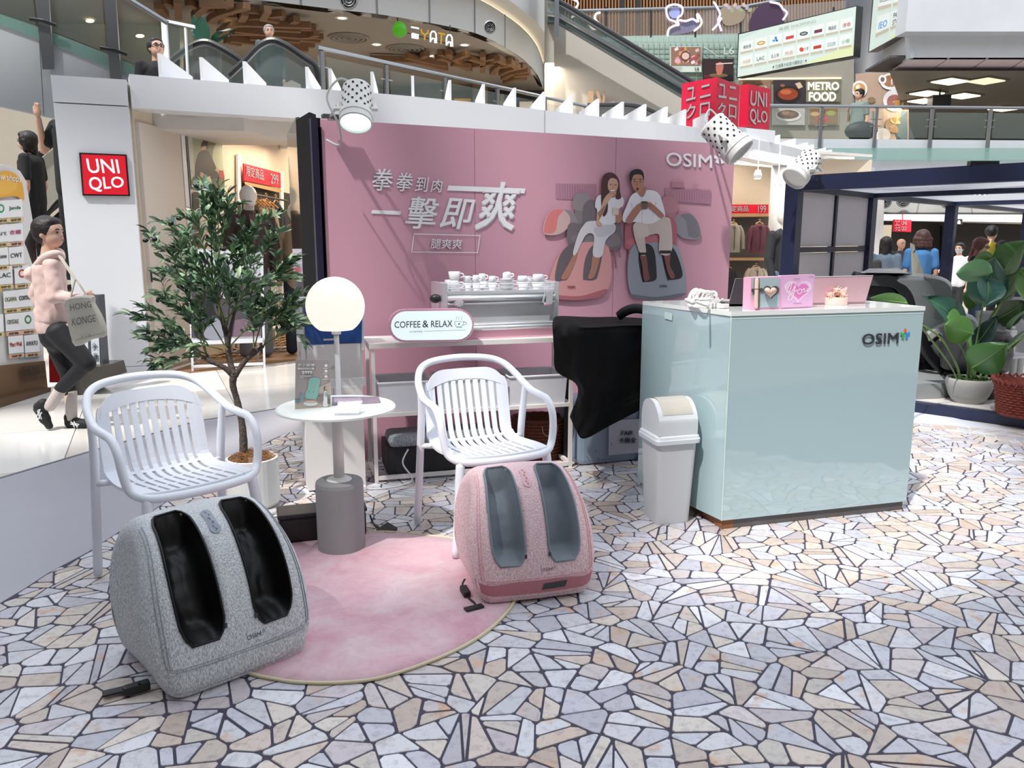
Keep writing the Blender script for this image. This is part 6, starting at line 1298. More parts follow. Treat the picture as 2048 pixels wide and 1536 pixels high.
# ================================================================ rug
t = thing('round_rug', 'round mottled pink rug with cream edge under table and right chair', 'rug', (-.55, 3.0, 0))
rim_px = [(560, 1090), (600, 1083), (700, 1073), (740, 1068), (790, 1069), (850, 1075), (900, 1080), (960, 1092), (1010, 1120), (1035, 1160), (1030, 1205), (990, 1255), (930, 1297), (850, 1333), (760, 1362), (690, 1371), (620, 1372), (560, 1366), (480, 1345), (420, 1290), (400, 1220), (430, 1150), (490, 1110)]
rp = spline([G(x, y) for x, y in rim_px], 4, True); cR = sum(rp, Vector())/len(rp)
def rug_mat():
    m = bpy.data.materials.new('rug_pile'); m.use_nodes = True; nt = m.node_tree; L = nt.links.new; bs = nt.nodes['Principled BSDF']; bs.inputs['Roughness'].default_value = .95; bs.inputs['Specular IOR Level'].default_value = .1; bs.inputs['Sheen Weight'].default_value = .3
    ge = nt.nodes.new('ShaderNodeNewGeometry'); n = nt.nodes.new('ShaderNodeTexNoise'); n.inputs['Scale'].default_value = 3.2; n.inputs['Detail'].default_value = 6; n.inputs['Roughness'].default_value = .65; n.inputs['Distortion'].default_value = .6
    cr = nt.nodes.new('ShaderNodeValToRGB'); e = cr.color_ramp.elements; e[0].position = .35; e[0].color = (*lin('#cb98a6'), 1); e[1].position = .66; e[1].color = (*lin('#d6bfc3'), 1)
    n2 = nt.nodes.new('ShaderNodeTexNoise'); n2.inputs['Scale'].default_value = 18; n2.inputs['Detail'].default_value = 4; n2.inputs['Distortion'].default_value = 1.2; mx = nt.nodes.new('ShaderNodeMix'); mx.data_type = 'RGBA'; mx.blend_type = 'MULTIPLY'; mx.inputs[0].default_value = .35
    c2 = nt.nodes.new('ShaderNodeValToRGB'); c2.color_ramp.elements[0].position = .4; c2.color_ramp.elements[0].color = (.82, .78, .80, 1); c2.color_ramp.elements[1].position = .56
    L(ge.outputs['Position'], n.inputs['Vector']); L(ge.outputs['Position'], n2.inputs['Vector']); L(n.outputs[0], cr.inputs[0]); L(n2.outputs[0], c2.inputs[0]); L(cr.outputs[0], mx.inputs[6]); L(c2.outputs[0], mx.inputs[7]); L(mx.outputs[2], bs.inputs['Base Color'])
    bp = nt.nodes.new('ShaderNodeBump'); bp.inputs['Strength'].default_value = .3; bp.inputs['Distance'].default_value = .004; L(n2.outputs[0], bp.inputs['Height']); L(bp.outputs[0], bs.inputs['Normal']); return m
b = B(); rings = []
for k in range(9):
    f = 1-k/9.; rings.append([b.verts.new((cR.x+(p.x-cR.x)*f, cR.y+(p.y-cR.y)*f, .0135 + (.0 if k == 0 else .004*max(0, noise.noise(Vector((p.x*f*5, p.y*f*5, 1))))))) for p in rp])
bot = [b.verts.new((p.x, p.y, .006)) for p in rp]; n = len(rp)
for r0, r1 in zip([bot]+rings, rings):
    for i in range(n): b.faces.new((r0[i], r0[(i+1) % n], r1[(i+1) % n], r1[i]))
b.faces.new(rings[-1]); obj('rug_pile', b, rug_mat(), t, smooth=True)
b = B(); tube(b, [(p.x, p.y, .0115) for p in rp], .0065, 6, True); obj('edge_binding', b, M('#cfc5a5', .8), t, smooth=True)
# ================================================================ armchairs
CWH = M('#e4e8f0', .42, var=.02)
def armchair(label, loc, rz):
    t = thing('armchair', label, 'chair', loc, rz, 'white slatted armchairs')
    half = [(0, -.268, .428), (.13, -.262, .430), (.215, -.24, .436), (.262, -.20, .465), (.279, -.185, .54), (.283, -.165, .61), (.284, -.11, .658), (.284, -.03, .667), (.283, .06, .675), (.276, .13, .700), (.262, .20, .738), (.225, .268, .785), (.15, .308, .812), (0, .322, .822)]
    loop = [Vector(p) for p in half] + [Vector((-x, y, z)) for x, y, z in half[1:-1]][::-1]
    b = B(); tube(b, spline(loop, 5, True), .0175, 12, True); obj('arm_hoop', b, CWH, t, False, True)
    for sx in (-1, 1):
        b = B(); tube(b, spline([(sx*.278, .115, .690), (sx*.272, .135, .56), (sx*.272, .16, .40), (sx*.280, .205, .01)], 5), [.0165]*5+[.0185]*6+[.019]*4+[.0165], 12); tube(b, [(sx*.272, .15, .425), (sx*.20, .14, .418)], .014, 8); obj('leg', b, CWH, t, False, True)
        b = B(); tube(b, spline([(sx*.215, -.235, .435), (sx*.235, -.255, .25), (sx*.262, -.285, .01)], 5), [.021]*4+[.0185]*6+[.0165], 12); obj('leg', b, CWH, t, False, True)
    # shell profile
    prof = spline([(0, -.235, .440), (0, -.12, .430), (0, .02, .418), (0, .12, .420), (0, .175, .450), (0, .205, .52), (0, .235, .62), (0, .262, .715), (0, .278, .772)], 6)
    cum = [0]
    for a, c in zip(prof, prof[1:]): cum.append(cum[-1]+(c-a).length)
    LT = cum[-1]; SB_ = cum[24]     # seat / back bend
    def P_(s):
        s = max(0, min(LT, s)); i = max(j for j in range(len(cum)) if cum[j] <= s+1e-9); i = min(i, len(prof)-2); f = (s-cum[i])/(cum[i+1]-cum[i]); d = (prof[i+1]-prof[i]).normalized(); p = prof[i].lerp(prof[i+1], f); return p, Vector((0, -d.z, d.y))
    def hw(s):       # half width of the shell at s
        f = s/LT
        w_ = .218 + .012*sin(pi*min(1, f/.45)) if f < .5 else .218 - .012*(f-.5)
        top_ = LT-s
        if top_ < .10: w_ -= .10 - math.sqrt(max(0, .01-(.10-top_)**2))
        return max(.03, w_)
    def curve_pt(x, s, off=0):     # the back is slightly cupped
        p, n = P_(s); f = max(0, (s-SB_)/(LT-SB_)); return Vector((x, p.y - .9*f*x*x - 0*x, p.z + (.25*x*x if s < SB_ else 0))) + n*off
    N_ = 10; xs = [-.180+.36*k/(N_-1) for k in range(N_)]
    for k, x in enumerate(xs):
        b = B(); rows = []; s0 = .012; s1 = LT - .045 - .028*(abs(x)/.17)**3
        for i in range(25):
            s = s0+(s1-s0)*i/24; f = hw(s)/.205; xx = x*min(1, f if s < LT*.8 else 1); wd = .0125
            rows.append([b.verts.new(curve_pt(xx-wd, s, .004)), b.verts.new(curve_pt(xx+wd, s, .004)), b.verts.new(curve_pt(xx+wd, s, -.004)), b.verts.new(curve_pt(xx-wd, s, -.004))])
        skin(b, rows, True, True); obj('slat', b, CWH, t, False)
    # frame of the shell: side bands and wide rounded top
    for sx in (-1, 1):
        b = B(); rows = []
        for i in range(41):
            s = LT*i/40.*.93; o_ = hw(s)+.010; ii = min(o_-.02, .188)
            rows.append([b.verts.new(curve_pt(sx*ii, s, .006)), b.verts.new(curve_pt(sx*o_, s, .006)), b.verts.new(curve_pt(sx*o_, s, -.008)), b.verts.new(curve_pt(sx*ii, s, -.008))])
        skin(b, rows, True, True); obj('shell_rim', b, CWH, t, False)
    b = B(); cols_ = []
    for i in range(33):
        x = -.21+.42*i/32; ax = abs(x); st = LT - (.10 - math.sqrt(max(0, .01-max(0, ax-.11)**2)) if ax > .11 else 0); sb = LT-.055-.045*(ax/.21)**2.5
        if st < sb+.004: sb = st-.004
        cols_.append([b.verts.new(curve_pt(x, st, .008)), b.verts.new(curve_pt(x, sb, .007)), b.verts.new(curve_pt(x, sb, -.007)), b.verts.new(curve_pt(x, st, -.008))])
    skin(b, cols_, True, True); obj('top_rail', b, CWH, t, False)
    for s in (SB_*.02+.006, SB_*.34, SB_*.66, SB_*.93):
        b = B(); rows = []
        for i in range(13):
            x = -.2+.4*i/12; q = [curve_pt(x, s-.009, .0035), curve_pt(x, s+.009, .0035), curve_pt(x, s+.009, -.006), curve_pt(x, s-.009, -.006)]; rows.append([b.verts.new(v) for v in q])
        skin(b, rows, True, True); obj('seat_crossbar', b, CWH, t, False)
    return t
armchair('white slatted armchair behind the grey foot massager', (-1.42, 3.235, .0065), radians(46))
armchair('white slatted armchair behind the pink foot massager on the rug edge', (-.135, 3.735, .0065), radians(25))
# ================================================================ foot massagers
def massager(label, loc, rz, fab, wellm, padm, seam, band, txtc, sc=1., wS=1.36):
    t = thing('foot_massager', label, 'massager', loc, rz, 'fabric foot massagers')
    t.scale = (sc, sc, sc*(1.05 if sc > 1 else 1.02)); gz = lambda z: 1.0 - .09*max(0, (.14-z)/.14)**1.5 - .16*max(0, (z-.22)/.24)**2
    o = [(.21, .0), (.0, .0), (-.185, .0), (-.213, .018), (-.222, .06), (-.216, .13), (-.196, .21), (-.160, .295), (-.105, .375), (-.035, .430), (.05, .455), (.13, .448), (.19, .41), (.222, .33), (.232, .20), (.228, .07), (.218, .015)]
    cl = spline([(0, y, z) for y, z in o], 5, True); ce = Vector((0, .02, .21)); hwid = .258; rr_ = .07
    b = B(); st = []
    for k in range(-8, 9):      # stations across x with rounded edges
        u = k/8.; 
        if abs(u) < .999: pass
        x = hwid*(1-(1-abs(u))**2.2)*(1 if u > 0 else -1) if abs(u) > 0 else 0.
        st.append(x)
    st = sorted(set([-hwid+rr_*(1-cos(a*pi/12)) for a in range(0, 7)] + [-hwid+rr_+(2*hwid-2*rr_)*i/14 for i in range(1, 14)] + [hwid-rr_*(1-cos(a*pi/12)) for a in range(0, 7)]))
    rows = []
    def ring(x):
        e = hwid-abs(x); ins = rr_ - math.sqrt(max(0, rr_**2-(rr_-e)**2)) if e < rr_ else 0
        out = []
        for p in cl:
            d = ce-p; d = d.normalized(); q = p + d*ins*(.9) - d*.012*(1-(x/hwid)**2); q.x = x*gz(p.z)
            if p.z < .02: q.z = max(q.z, p.z)
            out.append(q)
        return out
    for x in st: rows.append([b.verts.new(p) for p in ring(x)])
    n = len(cl); skin(b, rows)
    b.faces.new(rows[0]); b.faces.new(rows[-1][::-1])
    # outer face as function of (x, s) : s runs up the front and over the top
    fr = [p for p in cl[18:58]]; cum = [0]
    for a, c in zip(fr, fr[1:]): cum.append(cum[-1]+(c-a).length)
    LT = cum[-1]
    def S(x, s, off=0.):
        s = max(0, min(LT-1e-6, s)); i = max(j for j in range(len(cum)) if cum[j] <= s); i = min(i, len(fr)-2); f = (s-cum[i])/(cum[i+1]-cum[i]+1e-9); p = fr[i].lerp(fr[i+1], f); d = (fr[min(i+2, len(fr)-1)]-fr[max(i-1, 0)]).normalized()
        nrm = Vector((0, -d.z, d.y)); e = hwid-abs(x); ins = rr_ - math.sqrt(max(0, rr_**2-(rr_-e)**2)) if e < rr_ else 0
        dd = (ce-p).normalized(); q = p + dd*ins*.9 - dd*.012*(1-(x/hwid)**2); q.x = x*gz(p.z)
        if nrm.dot(dd) > 0: nrm = -nrm
        return q + nrm*off
    s0, s1 = LT*.175, LT*.84
    wells = []
    def wx(sgn, s, u):      # wells taper slightly and lean outward at the top
        f = (s-s0)/(s1-s0); c_ = sgn*(.082+.012*f)*wS; h = (.046+.004*sin(pi*f))*wS; return c_+u*h
    for sgn in (-1, 1):
        c2 = B(); rws = []
        for i in range(17):
            s = s0+(s1-s0)*i/16; e = min(i, 16-i); k = [.66, .9, 1.02][min(e, 2)]
            dep = -.118
            rws.append([c2.verts.new(S(wx(sgn, s, -k), s, .03)), c2.verts.new(S(wx(sgn, s, k), s, .03)), c2.verts.new(S(wx(sgn, s, k), s, dep*.6)), c2.verts.new(S(wx(sgn, s, k*.8), s, dep)), c2.verts.new(S(wx(sgn, s, -k*.8), s, dep)), c2.verts.new(S(wx(sgn, s, -k), s, dep*.6))])
        for a, c in zip(rws, rws[1:]):
            for j in range(6): c2.faces.new((a[j], a[(j+1) % 6], c[(j+1) % 6], c[j]))
        c2.faces.new(rws[0][::-1]); c2.faces.new(rws[-1]); b = boolean(b, c2)
        # liner
        l = B(); rws = []
        for i in range(29):
            s = s0+(s1-s0)*i/28; e = min(i, 28-i); k = min(1, .62+.38*math.sqrt(min(1, e/3.5)))*1.0; dep = -.098*min(1, e*.3); r_ = []
            for j in range(13):
                u = -1+2*j/12; d_ = dep*(1-abs(u)**4)**.5 if abs(u) < 1 else 0; wob = .006*noise.noise(Vector((u*2.5+sgn*9, s*22, 2)))*(1-u*u)
                r_.append(l.verts.new(S(wx(sgn, s, u*k*(1-.12*(1-u*u))), s, d_+.0015+wob)))
            rws.append(r_)
        for a, c in zip(rws, rws[1:]):
            for j in range(12): l.faces.new((a[j], a[j+1], c[j+1], c[j]))
        w_ = obj('foot_well', l, wellm, t, False, True)
        l = B(); rim = [S(wx(sgn, s0+(s1-s0)*i/24, -min(1, .62+.38*math.sqrt(min(1, min(i, 24-i)/3)))), s0+(s1-s0)*i/24, .002) for i in range(25)] + [S(wx(sgn, s0+(s1-s0)*i/24, min(1, .62+.38*math.sqrt(min(1, min(i, 24-i)/3)))), s0+(s1-s0)*i/24, .002) for i in range(24, -1, -1)]
        tube(l, rim, .0042, 6, True); obj('well_piping', l, wellm, w_, False, True)
        l = B(); q = S(wx(sgn, s0+.03, -sgn*1.0), s0+.03, .004); box(l, q, (.009, .006, .014)); obj('zip_pull', l, M('#3f444a', .4, .4), w_, False)
    obj('body', b, fab, t, False, True)
    for sgn in (-1, 1):
        b = B()
        for dx in (0, .010): tube(b, [S(sgn*(hwid*.86+dx*0+dx), LT*(.09+.72*i/24), .0012) for i in range(25)], .0016, 5)
        obj('side_seam', b, seam, t, False)
    b = B(); cx = 0.; pc, pl2 = LT*.70, .052; pts = []
    for i in range(28):
        a = 2*pi*i/28; u = cos(a); v = sin(a); pts.append((cx+.019*u, pc+(pl2-.019)*(1 if v > 0 else -1)*1+.019*v))
    pr_ = [b.verts.new(S(x, s, .0035)) for x, s in pts]; cen_ = b.verts.new(S(cx, pc, .0045)); lo_ = [b.verts.new(S(x, s, -.002)) for x, s in pts]
    for i in range(28): b.faces.new((cen_, pr_[i], pr_[(i+1) % 28])); b.faces.new((pr_[i], lo_[i], lo_[(i+1) % 28], pr_[(i+1) % 28]))
    pd = obj('control_panel', b, padm, t, False)
    b = B()
    for k, s in enumerate([.038, .022, .006, -.010, -.026, -.038]):
        x0 = cx+(.004 if k % 2 else -.003)
        for j in range(4 if k < 3 else 3): prism(b, [S(x0-.003+j*.0018, pc+s+.003-.002*j, .0052), S(x0-.001+j*.0018, pc+s+.003-.002*j, .0052), S(x0-.001+j*.0018, pc+s-.001-.001*j, .0052), S(x0-.003+j*.0018, pc+s-.001-.001*j, .0052)], (0, 0, .0002))
        prism(b, [S(cx-.002, pc+s-.008, .0052), S(cx-.0005, pc+s-.008, .0052), S(cx-.0005, pc+s-.004, .0052), S(cx-.002, pc+s-.004, .0052)], (0, 0, .0002))
    obj('button_icon', b, M('#2b2c30', .5, var=0), pd, False)
    # wordmark
    b = B(); x0, x1, sb_, h_ = .012, .072, LT*.125, .014
    put_text(b, 'OSIM', lambda u, v: S(x0+(x1-x0)*u*.76, sb_+h_*v, .0012), 0)
    for k in range(5):
        a = pi/2+k*2*pi/5; cxx, css = x1-.004, sb_+h_*.8; poly(b, [S(cxx+.002*cos(a), css+.002*sin(a), .0013), S(cxx+.0055*cos(a-.35), css+.0055*sin(a-.35), .0013), S(cxx+.0055*cos(a+.35), css+.0055*sin(a+.35), .0013)])
    obj('wordmark', b, txtc, t, False)
    # lower band and plate
    b = B(); rws = []
    for i in range(29):
        x = -hwid*.985+2*hwid*.985*i/28; rws.append([b.verts.new(S(x, LT*f, .0016)) for f in (.0, .02, .045, .072+.008*cos(pi*x/hwid))])
    for a, c in zip(rws, rws[1:]):
        for j in range(3): b.faces.new((a[j], a[j+1], c[j+1], c[j]))
    obj('lower_band', b, band, t, False, True)
    b = B()
    for z_ in (.018, .026): tube(b, [S(-hwid*.9+2*hwid*.9*i/20, LT*(.08+(.0 if z_ == .018 else .012)), .001) for i in range(21)], .0012, 5)
    obj('front_seam', b, seam, t, False)
    return t, S, LT, hwid
GF = melange('#9a9ea1', '#d8dadc', 330); PF = melange('#c49ca3', '#ecd5d7', 330)
BLK = M('#08080a', .42, var=.3, scale=9, spec=.4, name='black_liner'); GRYL = M('#7f878f', .5, var=.08, scale=9, spec=.3)
tg, Sg, LTg, hg = massager('grey fabric foot massager with black wells, nearest to the viewer', (-1.035, 2.56, .007), radians(43), GF, BLK, M('#8b92a0', .4), M('#868c94', .5), GF, M('#3b3d42', .5), 1.05)
tp, Sp, LTp, hp = massager('pink fabric foot massager with grey wells in front of right armchair', (.045, 3.16, .014), radians(15), PF, GRYL, M('#dba9b1', .4), M('#d79aa4', .5), M('#b5747d', .8, var=.06, scale=90), M('#84525f', .5))
b = B(); prism(b, [Sp(.015, .012, .003), Sp(.115, .014, .003), Sp(.122, .038, .003), Sp(.022, .036, .003)], (0, -.001, .0005)); pl8 = obj('label_plate', b, M('#3a3d40', .4, var=.2, scale=90), tp, False)
def strap(t, pts, name='power_cord'):
    b = B(); tube(b, spline([G(*p) for p in pts], 5), .004, 6); a, c = G(*pts[1]), G(*pts[2]); d = (c-a); box(b, (a+c)/2, (.03, .075, .028), Matrix.Rotation(math.atan2(-d.x, d.y), 4, 'Z'), .008)
    q = G(*pts[-1]); box(b, q, (.075, .03, .006), .5); return obj(name, b, M('#161518', .5), t)
strap(tp, [(930, 1158, .05), (925, 1172, .03), (936, 1194, .02), (950, 1207, .02), (948, 1215, .02)]); strap(tg, [(288, 1362, .05), (285, 1368, .03), (278, 1376, .02), (262, 1380, .018), (243, 1378, .018)])
# ================================================================ mint counter
A0 = G(1446, 1062); A0 = Vector((1.035, 3.735, 0)); A1 = Vector((2.095, 4.035, 0)); cu = (A1-A0).normalized(); cn = Vector((-cu.y, cu.x, 0)); CW_ = (A1-A0).length; CD = .72; HC = 1.088
ctr = thing('display_counter', 'mint back-painted glass counter with wordmark and white top', 'counter', A0)
def cb3(b, u0, u1, v0, v1, z0, z1): return obox(b, A0+cu*u0+cn*v0, cu, cn, u1-u0, v1-v0, z0, z1)
skew = -.055    # left side runs slightly outward
MINT = M('#abc3c7', .05, var=.02, scale=1, coat=1., spec=.8, name='mint_glass'); GEDGE = M('#cfe6de', .1, var=.02)
b = B(); cb3(b, 0, CW_, 0, .010, .055, HC-.022); obj('front_panel', b, MINT, ctr)
b = B(); p0 = A0+cn*.0105; p1 = A0+cu*skew*2.2+cn*CD; prism(b, [(p0.x, p0.y, .055), (p1.x, p1.y, .055), (p1.x, p1.y, HC-.022), (p0.x, p0.y, HC-.022)], cu*.010); obj('side_panel', b, MINT, ctr)
b = B(); cb3(b, CW_-.010, CW_, .0105, CD, .055, HC-.022); obj('side_panel', b, MINT, ctr)
b = B(); prism(b, [(p.x, p.y, HC-.021) for p in (A0-cu*.004-cn*.004, A1+cu*.004-cn*.004, A1+cn*CD, A0+cu*skew*2.2+cn*CD)], (0, 0, .021)); obj('counter_top', b, M('#e6eae8', .12, coat=.4), ctr)
b = B(); cb3(b, -.002, .002, -.002, .002, .055, HC-.022); cb3(b, 0, CW_, -.001, .0, HC-.036, HC-.031); obj('glass_edge', b, GEDGE, ctr)
b = B(); cb3(b, .075, CW_-.012, .012, .04, 0, .053); obj('plinth', b, M('#5a5556', .5), ctr)
b = B(); cb3(b, .012, .075, .012, CD-.1, .0, .052); obj('timber_block', b, M('#85563a', .7, var=.3, scale=20), ctr)
b = B(); cb3(b, .03, CW_-.015, .05, CD-.02, .056, HC-.024); obj('carcass', b, M('#8e8b88', .7), ctr)
CTP = Plane(A0-cn*.001, cu); A = Art(CTP, ctr, 'wordmark', .003); logo(A, [(1724, 690), (1818, 686), (1820, 664), (1725, 668)], '#3a3742', ['#e4622c', '#3fae56', '#2f8ede'], .045); A.done()
SPl = Plane(A0, (p1-p0)); A = Art(SPl, ctr, 'ghost_label', .003, rough=.3); A.poly([(1329, 623), (1345, 627), (1344, 641), (1329, 637)], '#c6dcd6'); A.done()
CT = lambda px, py, dz=0.: G(px, py, HC+dz)
# items on counter: box with heart, lid card
t = thing('gift_box', 'open pink gift box with heart device and lid reading You on the counter', 'gift box', CT(1530, 620)); a = CT(1486, 617); m = CT(1500, 620); c = CT(1560, 617.5); e = CT(1625, 614.5)
GP = P2(m, e); LPx = P2(a, m); PKB = M('#e6a9c4', .45, var=.03)
b = B(); slab(b, GP, [(1500.5, 620), (1560, 617), (1561, 553), (1502, 555)], .05, 0); slab(b, LPx, [(1485, 617.5), (1500.5, 620), (1502, 555), (1487, 555)], .03, 0); obj('box_body', b, PKB, t)
b = B(); slab(b, GP, [(1503.5, 616.5), (1558, 613.5), (1559.5, 555.5), (1505, 557.5)], .002, .003); obj('tray_insert', b, M('#a9bdc3', .6), t)
A = Art(GP, t, 'tray_recess', .0065, rough=.8); hrt = lambda cx, cy_, w_, h_, n=26: [(cx+w_*(16*sin(2*pi*i/n)**3)/17, cy_-h_*(13*cos(2*pi*i/n)-5*cos(4*pi*i/n)-2*cos(6*pi*i/n)-cos(8*pi*i/n))/17) for i in range(n)]
A.poly(hrt(1543, 583, 17, 16), '#514e50').ell(1523, 580, 4, 4, '#514e50').poly(rq(1509, 556.5, 1519, 616), '#5b5a5e').ell(1506, 581, 3, 4, '#4a494c'); A.done()
def heart3(b, cx, cy_, w_, h_, surf, off, th):
    pts = hrt(cx, cy_, w_, h_, 30); c0 = surf.hit(cx, cy_+1, off+th*1.2); mid = [b.verts.new(surf.hit(cx+(x-cx)*.7, cy_+(y-cy_)*.7, off+th)) for x, y in pts]; ed = [b.verts.new(surf.hit(x, y, off+th*.35)) for x, y in pts]; bt = [b.verts.new(surf.hit(x, y, off)) for x, y in pts]; cv_ = b.verts.new(c0); n = len(pts)
    for i in range(n):
        j = (i+1) % n; b.faces.new((cv_, mid[i], mid[j])); b.faces.new((mid[i], ed[i], ed[j], mid[j])); b.faces.new((ed[i], bt[i], bt[j], ed[j]))
b = B(); heart3(b, 1541, 584, 13.5, 13, GP, .008, .02); obj('heart_device', b, M('#dcb9a8', .4, sub=0), t, smooth=True)
b = B(); p0_, p1_ = GP.hit(1513.5, 560, .016), GP.hit(1512.5, 613, .016); caps(b, p0_, .0095, p1_, .0095, 12); obj('wand_device', b, M('#e0bfb0', .4), t, smooth=True)
b = B(); tube(b, [GP.hit(1513.2, 577, .016), GP.hit(1513.1, 578.5, .016)], .0100, 12); obj('ring_line', b, M('#8a6f68', .4), t)
b = B(); slab(b, LPx, [(1492.5, 590), (1495, 590), (1495, 584), (1492.5, 584)], .004, .004); obj('box_clasp', b, M('#f2eef0', .4), t)
b = B(); slab(b, GP, [(1560.5, 617), (1625, 614), (1630, 549), (1561.5, 551)], .02, .004); obj('lid_board', b, M('#e4b4d6', .4), t)
A = Art(GP, t, 'printed_picture', .006, rough=.4); A.poly([(1562, 615.5), (1624.5, 612.5), (1629, 550.5), (1562, 552.5)], '#dfb0d4').poly(hrt(1596, 580, 29, 26), '#eed3e8').poly(hrt(1596, 580, 25.5, 23), '#e6c2e0').poly(hrt(1597, 581, 22, 19.5), '#e27fc0')
yy = [[(1576, 577), (1580, 569), (1584, 566), (1582, 574), (1579, 584), (1584, 583), (1590, 572)], [(1591, 570), (1588, 584), (1584, 597), (1577, 601), (1578, 592), (1588, 584), (1594, 580)], [(1600, 578), (1595, 582), (1597, 588), (1603, 585), (1603, 579), (1599, 578)], [(1603, 581), (1609, 577), (1608, 584), (1613, 582), (1616, 576), (1615, 583), (1620, 576)]]
for ln in yy: A.line([(q.x, q.y) for q in spline([(x, y, 0) for x, y in ln], 4)], 1.5, '#fbf4fa')
A.line([(1588, 558), (1600, 557.6)], .8, '#8a6a84').line([(1587, 607), (1603, 606.4)], .8, '#8a6a84').line([(1619, 553.5), (1627, 553)], .9, '#8a6a84'); A.done()
# laptops
def laptop(label, q, ql, col, rear):
    a, c = CT(*q[0]), CT(*q[1]); pl = P2(a, c); t = thing('laptop', label, 'laptop', a); b = B(); slab(b, pl, q, .006); obj('lid', b, M(col, .35, .3 if rear else .1, var=.03), t)
    b = B(); tube(b, [pl.hit(*q[0], .001), pl.hit(*q[3], .001), pl.hit(*q[2], .001), pl.hit(*q[1], .001)], .0018, 5, True); obj('lid_edge', b, M('#c4c5c8', .3, .7), t)
    b = B(); n = Vector((-pl.u.y, pl.u.x, 0)); prism(b, [a, c, c+n*.2, a+n*.2], (0, 0, .012)); obj('base', b, M(col, .4, .3), t); return t
laptop('dark grey laptop lid standing left of the pink gift box', [(1456, 613), (1500, 613), (1512, 558), (1471, 557)], 0, '#3d3b40', False)
laptop('pink laptop lid open behind the scalp massager', [(1600, 611), (1730, 608), (1746, 551), (1622, 554)], 0, '#cfa9b2', True)
# scalp massager on round base
q = CT(1668, 609); t = thing('scalp_massager', 'pale pink scalp massager with bristled pads on round base', 'massager', q); PKS = M('#ecc9bd', .45, var=.02); PKD = M('#e8bba8', .5, var=.03); r = 25/1586*4.15
b = B(); lathe(b, [(0, 0), (r*.97, 0), (r, .004), (r, .036), (r*.96, .04), (0, .04)], 36, q, cap=False); obj('round_base', b, PKS, t)
Mx = Matrix.Rotation(radians(62), 4, 'X') @ Matrix.Identity(4); c0 = q+Vector((.012, .02, .085))
b = B(); lathe(b, [(0, -.022), (r*.62, -.02), (r*.84, -.008), (r*.86, .006), (r*.80, .018), (0, .02)], 30, c0, Mx, cap=False); obj('head_shell', b, PKS, t, smooth=True)
b = B(); tube(b, [Mx @ Vector((r*.87*cos(k*pi/15), r*.87*sin(k*pi/15), 0))+c0 for k in range(30)], .003, 6, True); obj('shell_ring', b, PKD, t)
for k, (ax, az) in enumerate([(-.030, .052), (0, .075), (.030, .052)]):
    h0 = q+Vector((ax*.25-.004, -.005, .042)); h1 = q+Vector((ax-.004, -.035, az)); b = B(); tube(b, spline([h0, h0.lerp(h1, .5)+Vector((0, -.006, .006)), h1], 4), [.010]*4+[.011]*5, 8); ball(b, h1, .019, (1, .8, .8)); pd = obj('bristle_pad', b, PKD, t, smooth=True)
    b = B(); rn = random.Random(k)
    for i in range(26):
        d = Vector((rn.gauss(0, 1), -abs(rn.gauss(0, 1))-.3, rn.gauss(0, 1))).normalized(); caps(b, h1+d*.013, .002, h1+d*.024, .0022, 6)
    obj('bristle', b, PKS, pd, kind='stuff')
# coil of white extension cable
t = thing('extension_cable', 'bundled coil of thick white cable at left end of the counter', 'cable', CT(1410, 606)); WCB = M('#e4e2de', .5); b = B()
for k in range(6):
    cx_, cz = 1386+k*7, 0; pts = []
    for i in range(14):
        a = 2*pi*i/14; q = CT(cx_+2*k*0, 604+k*1.2); pts.append(q + Vector((.035*cos(a)*.9+.012*sin(a+k), .045*cos(a+.5*k), .037+.034*sin(a))))
    tube(b, spline(pts, 3, True), .006, 6, True)
for ln in ([(1374, 600, .03), (1400, 598, .05), (1420, 598, .05), (1436, 603, .03), (1430, 608, .012), (1420, 606, .015)], [(1400, 600, .055), (1425, 600, .04), (1440, 602, .02), (1446, 598, .03)], [(1415, 597, .04), (1430, 590, .03), (1438, 602, .02), (1442, 610, .012)]): tube(b, spline([CT(*p) for p in ln], 5), .0055, 6)
obj('cable_loop', b, WCB, t, smooth=True)
b = B(); caps(b, CT(1373, 600, .03), .011, CT(1386, 604, .03), .014); caps(b, CT(1398, 603, .03), .015, CT(1415, 609, .02), .014); obj('plug_body', b, WCB, t, smooth=True)
b = B(); box(b, CT(1428, 611, .012), (.07, .03, .024), -.5, .006); box(b, CT(1448, 612, .012), (.05, .028, .02), .7, .004); obj('socket_block', b, WCB, t)
b = B(); box(b, CT(1444, 606, .02), (.022, .016, .014), .7); box(b, CT(1452, 609, .018), (.016, .012, .008), .7); obj('metal_pin', b, M('#6d6a63', .3, .8), t)
# ================================================================ swing-lid bin
a, c, d = G(1279, 1014)*.5+G(1325, 1053)*.5+Vector((-.03, 0, 0)), G(1322, 1056), G(1391, 1048); a = c+(G(1276, 1012)-G(1325, 1053))*.62; a, c, d = [v+Vector((-.02, .01, 0)) for v in (a, c, d)]; t = thing('swing_bin', 'pale grey plastic bin with beige swing lid beside the mint counter', 'bin', (a+d)/2); t.scale = (1, 1, .93)
e1_ = (a-c); e2_ = (d-c); f4 = a+e2_
ctrb = (a+d)/2; corners = [a, c, d, f4]
def bq(s, z): return [Vector((ctrb.x+(p.x-ctrb.x)*s, ctrb.y+(p.y-ctrb.y)*s, z)) for p in corners]
def roundq(pts, r, n=4):
    out = []
    for i in range(4):
        p, a_, c_ = pts[i], pts[i-1], pts[(i+1) % 4]; u, v = (a_-p).normalized(), (c_-p).normalized()
        for k in range(n+1): f = k/n; out.append(p+u*r*(1-f)**2+v*r*f**2)
    return out
BG = M('#c9cbce', .5, var=.03); b = B(); rs = []
